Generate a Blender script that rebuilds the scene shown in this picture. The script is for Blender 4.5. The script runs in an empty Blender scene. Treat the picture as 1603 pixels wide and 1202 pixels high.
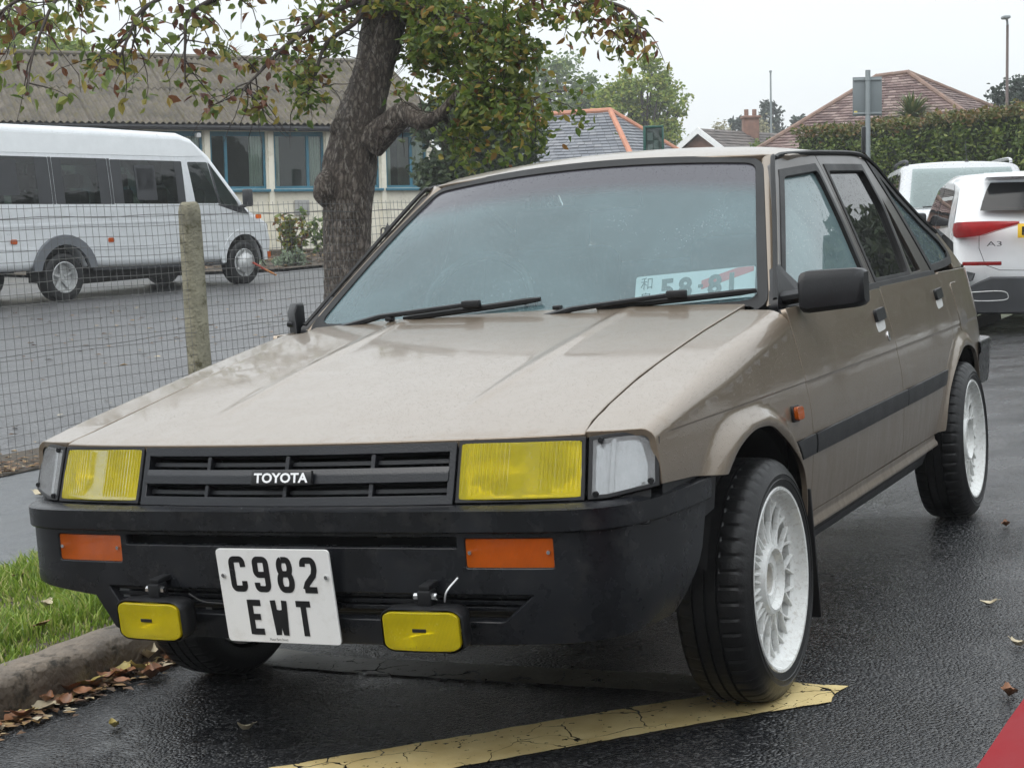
import bpy, bmesh, math, random
import numpy as np
from mathutils import Vector, Matrix
R = math.radians
SC = bpy.context.scene
COL = SC.collection
random.seed(7)

# ---------------------------------------------------------------- camera, sky, sun, exposure
cam_d = bpy.data.cameras.new('camera'); cam = bpy.data.objects.new('camera', cam_d); COL.objects.link(cam)
cam_d.sensor_width = 36.0; cam_d.lens = 58.75; cam_d.clip_start = 0.05; cam_d.clip_end = 2000.0
_p, _r = R(-5.37), R(-1.2)
_f = Vector((0, math.cos(_p), math.sin(_p))); _rt = Vector((1, 0, 0)); _up = _rt.cross(_f)
_rr = _rt*math.cos(_r) + _up*math.sin(_r); _uu = _up*math.cos(_r) - _rt*math.sin(_r)
cam.matrix_world = Matrix(((_rr.x, _uu.x, -_f.x, 0.0), (_rr.y, _uu.y, -_f.y, 0.0), (_rr.z, _uu.z, -_f.z, 1.2), (0, 0, 0, 1)))
SC.camera = cam

SUN_EL, SUN_AZ = R(58), R(-128)        # azimuth from +Y, clockwise: behind the camera and to its left
world = bpy.data.worlds.new('World'); SC.world = world; world.use_nodes = True
wn = world.node_tree.nodes; wl = world.node_tree.links; wn.clear()
w_out = wn.new('ShaderNodeOutputWorld'); w_bg = wn.new('ShaderNodeBackground')
w_sky = wn.new('ShaderNodeTexSky'); w_sky.sky_type = 'NISHITA'; w_sky.sun_disc = False
w_sky.sun_elevation = SUN_EL; w_sky.sun_rotation = SUN_AZ; w_sky.air_density = 1.0; w_sky.dust_density = 4.0
w_mix = wn.new('ShaderNodeMix'); w_mix.data_type = 'RGBA'; w_mix.inputs[0].default_value = 0.90   # cloud cover over the clear sky
w_geo = wn.new('ShaderNodeTexCoord'); w_noise = wn.new('ShaderNodeTexNoise'); w_noise.inputs['Scale'].default_value = 1.3
w_noise.inputs['Detail'].default_value = 4
w_ramp = wn.new('ShaderNodeValToRGB')
w_ramp.color_ramp.elements[0].position = 0.30; w_ramp.color_ramp.elements[0].color = (6.9, 7.35, 7.6, 1)
w_ramp.color_ramp.elements[1].position = 0.72; w_ramp.color_ramp.elements[1].color = (8.1, 8.45, 8.6, 1)
wl.new(w_geo.outputs['Generated'], w_noise.inputs['Vector']); wl.new(w_noise.outputs['Fac'], w_ramp.inputs['Fac'])
wl.new(w_sky.outputs[0], w_mix.inputs[6]); wl.new(w_ramp.outputs[0], w_mix.inputs[7])
# overcast sky: brightness rises smoothly from the horizon to overhead (the usual overcast-sky law, softened)
w_sep = wn.new('ShaderNodeSeparateXYZ'); wl.new(w_geo.outputs['Generated'], w_sep.inputs[0])
w_mr = wn.new('ShaderNodeMapRange'); w_mr.inputs['To Min'].default_value = 1.0; w_mr.inputs['To Max'].default_value = 2.2; wl.new(w_sep.outputs['Z'], w_mr.inputs['Value'])
w_sc = wn.new('ShaderNodeVectorMath'); w_sc.operation = 'SCALE'; wl.new(w_mix.outputs[2], w_sc.inputs[0]); wl.new(w_mr.outputs[0], w_sc.inputs['Scale']); wl.new(w_sc.outputs[0], w_bg.inputs['Color'])
w_bg.inputs['Strength'].default_value = 0.080
wl.new(w_bg.outputs[0], w_out.inputs[0])

sun_d = bpy.data.lights.new('sun', 'SUN'); sun = bpy.data.objects.new('sun', sun_d); COL.objects.link(sun)
sun_d.energy = 1.0; sun_d.angle = R(40); sun_d.color = (1.0, 0.97, 0.93)
_sd = Vector((math.sin(SUN_AZ)*math.cos(SUN_EL), math.cos(SUN_AZ)*math.cos(SUN_EL), math.sin(SUN_EL)))
sun.rotation_euler = (-_sd).to_track_quat('-Z', 'Y').to_euler()
vs = SC.view_settings; vs.view_transform = 'Standard'; vs.look = 'None'; vs.gamma = 1.0; vs.exposure = 0.63; vs.use_curve_mapping = False
SC.cycles.max_bounces = 10; SC.cycles.transparent_max_bounces = 24

# street frame: x across, y along the kerb, z up from the road; the road falls a little towards the kerb
STREET = Matrix(((0.898622669606103, 0.43547602305123706, -0.053272234958552364, -0.1116732406038551),
                 (-0.4353873512054765, 0.9001363724484458, 0.013869585633038084, 4.142201974171811),
                 (0.053992148320656616, 0.010730533203508766, 0.9984837022089488, 0.054781939156121506), (0, 0, 0, 1)))
def S(x, y, z=0.0): return STREET @ Vector((x, y, z))
def lot_z(x, y): return -0.244 + 0.0158*x + 0.0276*y      # level of the car park behind the fence

# ---------------------------------------------------------------- materials
MATS = {}
def nt(name):
    m = bpy.data.materials.new(name); m.use_nodes = True; t = m.node_tree; t.nodes.clear()
    MATS[name] = m
    return m, t.nodes, t.links
def N(nodes, typ, **kw):
    n = nodes.new('ShaderNode' + typ)
    for k, v in kw.items():
        if k.startswith('_'): setattr(n, k[1:], v)
        else: n.inputs[k.replace('__', ' ')].default_value = v
    return n
def ramp(nodes, stops, interp='LINEAR'):
    r = nodes.new('ShaderNodeValToRGB'); e = r.color_ramp.elements; r.color_ramp.interpolation = interp
    while len(e) < len(stops): e.new(0.5)
    for i, (p, c) in enumerate(stops):
        e[i].position = p; e[i].color = (c, c, c, 1) if isinstance(c, (int, float)) else (*c, 1)
    return r
def mathn(nodes, links, op, a, b=None, clamp=False):
    n = nodes.new('ShaderNodeMath'); n.operation = op; n.use_clamp = clamp
    for i, v in enumerate((a, b)):
        if v is None: continue
        if isinstance(v, (int, float)): n.inputs[i].default_value = v
        else: links.new(v, n.inputs[i])
    return n.outputs[0]
def simple(name, col, rough=0.5, metal=0.0, var=0.12, scale=6.0, bump=0.0, bscale=80.0, coat=0.0, emit=None, spec=0.5, dirt=None, dirt_amt=0.0):
    m, n, l = nt(name)
    o = n.new('ShaderNodeOutputMaterial'); p = n.new('ShaderNodeBsdfPrincipled'); l.new(p.outputs[0], o.inputs[0])
    tc = n.new('ShaderNodeTexCoord')
    no = N(n, 'TexNoise', Scale=scale, Detail=6.0, Roughness=0.6); l.new(tc.outputs['Object'], no.inputs['Vector'])
    c0 = tuple(c*(1-var) for c in col); c1 = tuple(min(1, c*(1+var)) for c in col)
    r = ramp(n, [(0.3, c0), (0.7, c1)]); l.new(no.outputs['Fac'], r.inputs['Fac'])
    cs = r.outputs['Color']
    if dirt:
        n2 = N(n, 'TexNoise', Scale=scale*2.7, Detail=8.0, Roughness=0.7); l.new(tc.outputs['Object'], n2.inputs['Vector'])
        r2 = ramp(n, [(0.52, 0.0), (0.66, dirt_amt)]); l.new(n2.outputs['Fac'], r2.inputs['Fac'])
        mx = n.new('ShaderNodeMix'); mx.data_type = 'RGBA'; l.new(r2.outputs['Color'], mx.inputs[0]); l.new(cs, mx.inputs[6]); mx.inputs[7].default_value = (*dirt, 1)
        cs = mx.outputs[2]
    l.new(cs, p.inputs['Base Color'])
    rr = ramp(n, [(0.25, max(0.0, rough*0.8)), (0.75, min(1, rough*1.2))]); l.new(no.outputs['Fac'], rr.inputs['Fac']); l.new(rr.outputs['Color'], p.inputs['Roughness'])
    p.inputs['Metallic'].default_value = metal; p.inputs['Specular IOR Level'].default_value = spec
    p.inputs['Coat Weight'].default_value = coat; p.inputs['Coat Roughness'].default_value = 0.06
    if bump:
        nb = N(n, 'TexNoise', Scale=bscale, Detail=4.0); l.new(tc.outputs['Object'], nb.inputs['Vector'])
        b = N(n, 'Bump', Strength=bump, Distance=0.01); l.new(nb.outputs['Fac'], b.inputs['Height']); l.new(b.outputs['Normal'], p.inputs['Normal'])
    return m
def droplets(n, l, tc, scale=170.0, thr=0.34, strength=0.5, second=True):
    """raindrops: rounded cells of a Voronoi, kept only where a second noise says so; returns (normal, mask)"""
    v = N(n, 'TexVoronoi', Scale=scale); v.feature = 'F1'; l.new(tc, v.inputs['Vector'])
    cell = N(n, 'TexWhiteNoise'); l.new(v.outputs['Position'], cell.inputs['Vector'])
    size = mathn(n, l, 'MULTIPLY', cell.outputs['Value'], thr)
    d = mathn(n, l, 'SUBTRACT', size, v.outputs['Distance'])
    dm = mathn(n, l, 'MULTIPLY', d, 8.0, True)
    v2 = N(n, 'TexVoronoi', Scale=scale*0.33); l.new(tc, v2.inputs['Vector'])
    cell2 = N(n, 'TexWhiteNoise'); l.new(v2.outputs['Position'], cell2.inputs['Vector'])
    s2 = mathn(n, l, 'MULTIPLY', mathn(n, l, 'SUBTRACT', cell2.outputs['Value'], 0.55), thr*0.75)
    dm2 = mathn(n, l, 'MULTIPLY', mathn(n, l, 'SUBTRACT', s2, v2.outputs['Distance']), 9.0, True)
    h = mathn(n, l, 'MAXIMUM', dm, dm2)
    b = N(n, 'Bump', Strength=strength, Distance=0.003); l.new(h, b.inputs['Height'])
    return b.outputs['Normal'], h

def paint(name, col, metal=0.35, rough=0.32, drops=0.5, dirt=(0.16, 0.12, 0.085)):
    m, n, l = nt(name)
    o = n.new('ShaderNodeOutputMaterial'); p = n.new('ShaderNodeBsdfPrincipled'); l.new(p.outputs[0], o.inputs[0])
    tc = n.new('ShaderNodeTexCoord')
    # metallic flake and road film low down on the body
    fl = N(n, 'TexNoise', Scale=900.0, Detail=1.0); l.new(tc.outputs['Object'], fl.inputs['Vector'])
    r = ramp(n, [(0.3, tuple(c*0.90 for c in col)), (0.7, tuple(c*1.10 for c in col))]); l.new(fl.outputs['Fac'], r.inputs['Fac'])
    sep = n.new('ShaderNodeSeparateXYZ'); l.new(tc.outputs['Object'], sep.inputs[0])
    low = n.new('ShaderNodeMapRange'); low.inputs['From Min'].default_value = 0.62; low.inputs['From Max'].default_value = 0.30
    low.inputs['To Max'].default_value = 0.62; l.new(sep.outputs['Z'], low.inputs['Value'])
    mp = n.new('ShaderNodeMapping'); mp.inputs['Scale'].default_value = (40, 40, 5); l.new(tc.outputs['Object'], mp.inputs[0])
    st = N(n, 'TexNoise', Scale=1.0, Detail=5.0, Roughness=0.65); l.new(mp.outputs[0], st.inputs['Vector'])
    sr = ramp(n, [(0.35, 0.25), (0.7, 1.0)]); l.new(st.outputs['Fac'], sr.inputs['Fac'])
    dm = mathn(n, l, 'MULTIPLY', low.outputs[0], sr.outputs['Color'])
    mx = n.new('ShaderNodeMix'); mx.data_type = 'RGBA'; l.new(dm, mx.inputs[0]); l.new(r.outputs['Color'], mx.inputs[6]); mx.inputs[7].default_value = (*dirt, 1)
    l.new(mx.outputs[2], p.inputs['Base Color'])
    p.inputs['Metallic'].default_value = metal
    big = N(n, 'TexNoise', Scale=6.5, Detail=10.0, Roughness=0.72, Distortion=0.7); l.new(tc.outputs['Object'], big.inputs['Vector'])
    wet = ramp(n, [(0.40, 0.0), (0.62, 1.0)]); l.new(big.outputs['Fac'], wet.inputs['Fac'])
    rg = n.new('ShaderNodeMapRange'); rg.inputs['To Min'].default_value = rough*0.92; rg.inputs['To Max'].default_value = rough*1.12
    l.new(wet.outputs['Color'], rg.inputs['Value'])
    rd = mathn(n, l, 'ADD', rg.outputs[0], mathn(n, l, 'MULTIPLY', dm, 0.4)); l.new(rd, p.inputs['Roughness'])
    p.inputs['Coat Weight'].default_value = 0.65
    cr = n.new('ShaderNodeMapRange'); cr.inputs['To Min'].default_value = 0.035; cr.inputs['To Max'].default_value = 0.10
    l.new(wet.outputs['Color'], cr.inputs['Value']); l.new(mathn(n, l, 'ADD', cr.outputs[0], mathn(n, l, 'MULTIPLY', dm, 0.35)), p.inputs['Coat Roughness'])
    if drops:
        nm, h = droplets(n, l, tc.outputs['Object'], 150.0, 0.42, drops)
        l.new(nm, p.inputs['Normal']); l.new(nm, p.inputs['Coat Normal'])
    return m
def glass(name, tint=(0.55, 0.66, 0.66), fog=0.3, fogcol=(0.62, 0.74, 0.75), drops=0.6, rough=0.0, band=None, wipe=None, dcol=0.35):
    """wet car glass: tinted see-through pane, sharp reflection, condensation film and raindrops"""
    m, n, l = nt(name)
    o = n.new('ShaderNodeOutputMaterial'); tc = n.new('ShaderNodeTexCoord')
    tr = N(n, 'BsdfTransparent', Color=(*tint, 1)); 
    di = N(n, 'BsdfDiffuse', Color=(*fogcol, 1)); tl = N(n, 'BsdfTranslucent', Color=(*fogcol, 1)); ad = N(n, 'MixShader', Fac=0.45)
    l.new(di.outputs[0], ad.inputs[1]); l.new(tl.outputs[0], ad.inputs[2])
    no = N(n, 'TexNoise', Scale=3.2, Detail=5.0, Roughness=0.55, Distortion=0.6); l.new(tc.outputs['Object'], no.inputs['Vector'])
    fine = N(n, 'TexNoise', Scale=160.0, Detail=3.0, Roughness=0.7); l.new(tc.outputs['Object'], fine.inputs['Vector'])
    fm = n.new('ShaderNodeMapRange'); fm.inputs['From Min'].default_value = 0.32; fm.inputs['From Max'].default_value = 0.70
    fm.inputs['To Min'].default_value = fog*0.80; fm.inputs['To Max'].default_value = min(1.0, fog*1.15); l.new(no.outputs['Fac'], fm.inputs['Value'])
    ff = n.new('ShaderNodeMapRange'); ff.inputs['To Min'].default_value = 0.88; ff.inputs['To Max'].default_value = 1.12; l.new(fine.outputs['Fac'], ff.inputs['Value'])
    fac = mathn(n, l, 'MULTIPLY', fm.outputs[0], ff.outputs[0], True)
    nm, h = droplets(n, l, tc.outputs['Object'], 130.0, 0.40, drops)
    fac = mathn(n, l, 'ADD', fac, mathn(n, l, 'MULTIPLY', h, dcol*fog), True)
    mix = N(n, 'MixShader'); l.new(fac, mix.inputs[0]); l.new(tr.outputs[0], mix.inputs[1]); l.new(ad.outputs[0], mix.inputs[2])
    base = mix.outputs[0]
    if band:                                          # tinted sun band along the top edge of the screen
        sep = n.new('ShaderNodeSeparateXYZ'); l.new(tc.outputs['Object'], sep.inputs[0])
        x2 = mathn(n, l, 'MULTIPLY', mathn(n, l, 'MULTIPLY', sep.outputs['X'], sep.outputs['X']), 0.11)
        zz = mathn(n, l, 'ADD', sep.outputs['Z'], x2)
        bm_ = n.new('ShaderNodeMapRange'); bm_.interpolation_type = 'SMOOTHSTEP'; bm_.inputs['From Min'].default_value = band[0]; bm_.inputs['From Max'].default_value = band[1]; l.new(zz, bm_.inputs['Value'])
        bd = N(n, 'BsdfTransparent', Color=(0.10, 0.095, 0.12, 1)); b2 = N(n, 'BsdfDiffuse', Color=(0.072, 0.070, 0.085, 1)); b3 = N(n, 'MixShader', Fac=0.75)
        l.new(bd.outputs[0], b3.inputs[1]); l.new(b2.outputs[0], b3.inputs[2])
        mb = N(n, 'MixShader'); l.new(bm_.outputs[0], mb.inputs[0]); l.new(base, mb.inputs[1]); l.new(b3.outputs[0], mb.inputs[2]); base = mb.outputs[0]
    fr = N(n, 'Fresnel', IOR=1.5); l.new(nm, fr.inputs['Normal'])
    gl = N(n, 'BsdfGlossy', Roughness=rough, Color=(1, 1, 1, 1)); l.new(nm, gl.inputs['Normal'])
    fx = mathn(n, l, 'MULTIPLY', fr.outputs[0], 1.0, True)
    mg = N(n, 'MixShader'); l.new(fx, mg.inputs[0]); l.new(base, mg.inputs[1]); l.new(gl.outputs[0], mg.inputs[2]); l.new(mg.outputs[0], o.inputs[0])
    return m
def lens(name, col, body=0.35, rib=0.0, ribaxis='X', ribscale=120.0, rough=0.05):
    """moulded lamp lens: tinted, part clear, part milky, with pressed ribs"""
    m, n, l = nt(name)
    o = n.new('ShaderNodeOutputMaterial'); tc = n.new('ShaderNodeTexCoord')
    tr = N(n, 'BsdfTransparent', Color=(*col, 1)); di = N(n, 'BsdfDiffuse', Color=(*col, 1)); tl = N(n, 'BsdfTranslucent', Color=(*col, 1))
    a = N(n, 'MixShader', Fac=0.4); l.new(di.outputs[0], a.inputs[1]); l.new(tl.outputs[0], a.inputs[2])
    no = N(n, 'TexNoise', Scale=22.0, Detail=4.0); l.new(tc.outputs['Object'], no.inputs['Vector'])
    mr = n.new('ShaderNodeMapRange'); mr.inputs['From Min'].default_value = 0.3; mr.inputs['From Max'].default_value = 0.7
    mr.inputs['To Min'].default_value = body*0.88; mr.inputs['To Max'].default_value = min(1, body*1.12); l.new(no.outputs['Fac'], mr.inputs['Value'])
    fac = mr.outputs[0]
    wv = N(n, 'TexWave', Scale=ribscale/6.283, Distortion=0.0); wv.bands_direction = ribaxis; wv.wave_profile = 'SIN'; l.new(tc.outputs['Object'], wv.inputs['Vector'])
    if rib:
        fac = mathn(n, l, 'ADD', fac, mathn(n, l, 'MULTIPLY', mathn(n, l, 'SUBTRACT', wv.outputs['Fac'], 0.5), 0.25*rib), True)
    mx = N(n, 'MixShader'); l.new(fac, mx.inputs[0]); l.new(tr.outputs[0], mx.inputs[1]); l.new(a.outputs[0], mx.inputs[2])
    nm, h = droplets(n, l, tc.outputs['Object'], 260.0, 0.40, 0.4)
    bp = N(n, 'Bump', Strength=rib*0.6, Distance=0.002); l.new(wv.outputs['Fac'], bp.inputs['Height']); l.new(nm, bp.inputs['Normal'])
    fr = N(n, 'Fresnel', IOR=1.5); l.new(bp.outputs[0], fr.inputs['Normal'])
    gl = N(n, 'BsdfGlossy', Roughness=rough); l.new(bp.outputs[0], gl.inputs['Normal'])
    mg = N(n, 'MixShader'); l.new(fr.outputs[0], mg.inputs[0]); l.new(mx.outputs[0], mg.inputs[1]); l.new(gl.outputs[0], mg.inputs[2]); l.new(mg.outputs[0], o.inputs[0])
    return m
def leafmat(name, stops, trans=0.35, rough=0.4):
    m, n, l = nt(name)
    o = n.new('ShaderNodeOutputMaterial'); g = n.new('ShaderNodeNewGeometry')
    r = ramp(n, stops); l.new(g.outputs['Random Per Island'], r.inputs['Fac'])
    p = N(n, 'BsdfPrincipled', Roughness=rough); l.new(r.outputs['Color'], p.inputs['Base Color']); p.inputs['Specular IOR Level'].default_value = 0.45
    t = n.new('ShaderNodeBsdfTranslucent'); l.new(r.outputs['Color'], t.inputs['Color'])
    mx = N(n, 'MixShader', Fac=trans); l.new(p.outputs[0], mx.inputs[1]); l.new(t.outputs[0], mx.inputs[2]); l.new(mx.outputs[0], o.inputs[0])
    return m
def asphalt(name, col, rough0, rough1, scale=110.0, bump=0.7, wetscale=0.9, dist=0.006, spec=0.5, lit=(0.10, 0.10, 0.10), pool=False):
    m, n, l = nt(name)
    o = n.new('ShaderNodeOutputMaterial'); p = n.new('ShaderNodeBsdfPrincipled'); l.new(p.outputs[0], o.inputs[0])
    tc = n.new('ShaderNodeTexCoord')
    v = N(n, 'TexVoronoi', Scale=scale, Randomness=1.0); l.new(tc.outputs['Object'], v.inputs['Vector'])
    cell = N(n, 'TexWhiteNoise'); l.new(v.outputs['Position'], cell.inputs['Vector'])
    r = ramp(n, [(0.0, tuple(c*0.45 for c in col)), (0.75, tuple(c*1.1 for c in col)), (1.0, lit)]); l.new(cell.outputs['Value'], r.inputs['Fac'])
    big = N(n, 'TexNoise', Scale=wetscale, Detail=7.0, Roughness=0.62, Distortion=0.4); l.new(tc.outputs['Object'], big.inputs['Vector'])
    wt = ramp(n, [(0.38, 0.0), (0.62, 1.0)]); l.new(big.outputs['Fac'], wt.inputs['Fac'])
    mx = n.new('ShaderNodeMix'); mx.data_type = 'RGBA'; mx.blend_type = 'MULTIPLY'; mx.inputs[0].default_value = 1.0
    tone = ramp(n, [(0.3, 0.72), (0.7, 1.2)]); l.new(big.outputs['Fac'], tone.inputs['Fac'])
    l.new(r.outputs['Color'], mx.inputs[6]); l.new(tone.outputs['Color'], mx.inputs[7]); l.new(mx.outputs[2], p.inputs['Base Color'])
    rg = n.new('ShaderNodeMapRange'); rg.inputs['To Min'].default_value = rough0; rg.inputs['To Max'].default_value = rough1
    l.new(wt.outputs['Color'], rg.inputs['Value']); l.new(rg.outputs[0], p.inputs['Roughness'])
    p.inputs['Specular IOR Level'].default_value = spec
    sm = N(n, 'TexNoise', Scale=scale*2.2, Detail=3.0); l.new(tc.outputs['Object'], sm.inputs['Vector'])
    hh = mathn(n, l, 'ADD', mathn(n, l, 'MULTIPLY', mathn(n, l, 'SUBTRACT', 0.6, v.outputs['Distance']), mathn(n, l, 'ADD', mathn(n, l, 'MULTIPLY', cell.outputs['Value'], 0.9), 0.35)), mathn(n, l, 'MULTIPLY', sm.outputs['Fac'], 0.25))
    b = N(n, 'Bump', Strength=bump, Distance=dist); l.new(hh, b.inputs['Height']); l.new(b.outputs['Normal'], p.inputs['Normal'])
    if pool:                                    # shallow water films standing in the hollows, and dark stains
        pn_ = N(n, 'TexNoise', Scale=1.6, Detail=6.0, Roughness=0.6, Distortion=0.5); l.new(tc.outputs['Object'], pn_.inputs['Vector'])
        pr_ = ramp(n, [(0.53, 0.0), (0.63, 1.0)]); l.new(pn_.outputs['Fac'], pr_.inputs['Fac'])
        st_ = n.new('ShaderNodeMapRange'); st_.inputs['To Min'].default_value = bump; st_.inputs['To Max'].default_value = bump*0.35; l.new(pr_.outputs['Color'], st_.inputs['Value']); l.new(st_.outputs[0], b.inputs['Strength'])
        ro_ = n.new('ShaderNodeMapRange'); ro_.inputs['To Min'].default_value = 1.0; ro_.inputs['To Max'].default_value = 0.4; l.new(pr_.outputs['Color'], ro_.inputs['Value']); l.new(mathn(n, l, 'MULTIPLY', rg.outputs[0], ro_.outputs[0]), p.inputs['Roughness'])
    return m

M_PAINT = paint('beige_paint', (0.210, 0.166, 0.122), 0.40, 0.31, 0.26)
M_BLACKP = simple('black_plastic', (0.012, 0.0125, 0.014), 0.38, var=0.3, scale=9, bump=0.10, bscale=420, spec=0.32)
M_BUMPER = simple('bumper_plastic', (0.010, 0.011, 0.0135), 0.27, var=0.4, scale=7, bump=0.08, bscale=500, dirt=(0.034, 0.033, 0.033), dirt_amt=0.5, spec=0.36)
M_GRILLE = simple('grille_plastic', (0.014, 0.0155, 0.019), 0.32, var=0.2, bump=0.12, bscale=260, spec=0.4)
M_RUBBER = simple('rubber', (0.009, 0.009, 0.0095), 0.5, var=0.2, bump=0.06, bscale=300, spec=0.3)
M_TYRE = simple('tyre_rubber', (0.009, 0.009, 0.0095), 0.42, var=0.35, scale=14, bump=0.12, bscale=200, spec=0.35)
M_WHEEL = simple('white_wheel_paint', (0.76, 0.77, 0.75), 0.26, var=0.05, scale=34, coat=0.6, dirt=(0.30, 0.25, 0.19), dirt_amt=0.42)
M_VOID = simple('dark_void', (0.006, 0.006, 0.0065), 0.8, var=0.2)
M_UNDER = simple('underbody', (0.015, 0.014, 0.013), 0.75, var=0.4, scale=10, bump=0.3)
M_CHROME = simple('bright_metal', (0.72, 0.72, 0.72), 0.16, 1.0, var=0.08)
M_SILVERP = simple('silver_reflector', (0.86, 0.86, 0.84), 0.13, 1.0, var=0.06, scale=30)
M_SEAT = simple('seat_cloth', (0.052, 0.050, 0.050), 0.95, var=0.2, bump=0.2)
M_DASH = simple('dashboard_vinyl', (0.045, 0.044, 0.044), 0.6, var=0.15, bump=0.15, bscale=200)
M_WPLATE = simple('white_plate', (0.80, 0.80, 0.79), 0.35, var=0.03, dirt=(0.60, 0.58, 0.54), dirt_amt=0.35)
M_BLACKINK = simple('black_ink', (0.013, 0.013, 0.014), 0.3, var=0.2)
M_REDINK = simple('red_ink', (0.70, 0.05, 0.04), 0.4)
M_GREENINK = simple('green_ink', (0.012, 0.05, 0.035), 0.4)
M_WHITE = simple('white_gloss', (0.80, 0.81, 0.82), 0.28, var=0.04)
M_HL = lens('yellow_headlamp_lens', (0.88, 0.74, 0.012), 0.60, 1.0, 'X', 900.0)
M_FOG = lens('yellow_fog_lens', (0.92, 0.76, 0.010), 0.62, 0.8, 'X', 700.0)
M_CLEAR = lens('clear_corner_lens', (0.80, 0.82, 0.84), 0.30, 1.0, 'X', 1100.0)
M_AMBER = lens('amber_lens', (0.80, 0.16, 0.008), 0.72, 0.8, 'X', 800.0)
M_REDLENS = lens('red_lens', (0.42, 0.012, 0.014), 0.6, 0.6, 'X', 500.0)
M_WS = glass('windscreen_glass', (0.60, 0.74, 0.76), 0.23, (0.50, 0.80, 0.88), 0.28, dcol=0.16, band=(1.205, 1.262))
M_SIDEG = glass('front_side_glass', (0.55, 0.68, 0.68), 0.46, (0.56, 0.80, 0.84), 0.3, dcol=0.1)
M_DARKG = glass('dark_side_glass', (0.10, 0.10, 0.105), 0.05, (0.30, 0.30, 0.31), 0.45, dcol=1.0)
M_RECESS = simple('handle_recess_bright', (0.70, 0.70, 0.68), 0.35, var=0.05)
M_QG = glass('quarter_glass', (0.40, 0.52, 0.54), 0.40, (0.40, 0.55, 0.60), 0.5)
# ---------------------------------------------------------------- mesh helpers
def link(o, parent=None):
    COL.objects.link(o)
    if parent is not None: o.parent = parent
    return o
def tag(o, label=None, cat=None, group=None, kind=None):
    if label: o['label'] = label
    if cat: o['category'] = cat
    if group: o['group'] = group
    if kind: o['kind'] = kind
    return o
def empty(name, mw=None, label=None, cat=None, group=None, parent=None):
    o = bpy.data.objects.new(name, None); o.empty_display_size = 0.2; link(o, parent)
    if mw is not None: o.matrix_world = mw
    return tag(o, label, cat, group)
def place(x, y, z, rz=0.0): return Matrix.Translation((x, y, z)) @ Matrix.Rotation(rz, 4, 'Z')
def copy_tree(o, parent=None):
    c = o.copy(); COL.objects.link(c); c.parent = parent
    for ch in o.children: copy_tree(ch, c)
    return c
def new_obj(name, me, mat, parent=None):
    o = bpy.data.objects.new(name, me)
    if mat is not None: me.materials.append(mat)
    return link(o, parent)
def lerp(a, b, t): return a + (b-a)*t
def sstep(a, b, x):
    t = max(0.0, min(1.0, (x-a)/(b-a))); return t*t*(3-2*t)
def interp(pts, x):
    if x <= pts[0][0]: return pts[0][1]
    for (a, b), (c, d) in zip(pts, pts[1:]):
        if x <= c: return b + (d-b)*(x-a)/(c-a)
    return pts[-1][1]
def spline(pts, n=8, closed=False):
    """Catmull-Rom through the points (any dimension)"""
    P = [Vector(p) for p in pts]; out = []; m = len(P)
    rng = range(m) if closed else range(m-1)
    for i in rng:
        p1, p2 = P[i], P[(i+1) % m]
        p0 = P[(i-1) % m] if (closed or i > 0) else p1*2-p2
        p3 = P[(i+2) % m] if (closed or i < m-2) else p2*2-p1
        for k in range(n):
            t = k/n
            out.append(0.5*((2*p1) + (p2-p0)*t + (2*p0-5*p1+4*p2-p3)*t*t + (3*p1-p0-3*p2+p3)*t**3))
    if not closed: out.append(P[-1])
    return [tuple(v) for v in out]
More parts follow.
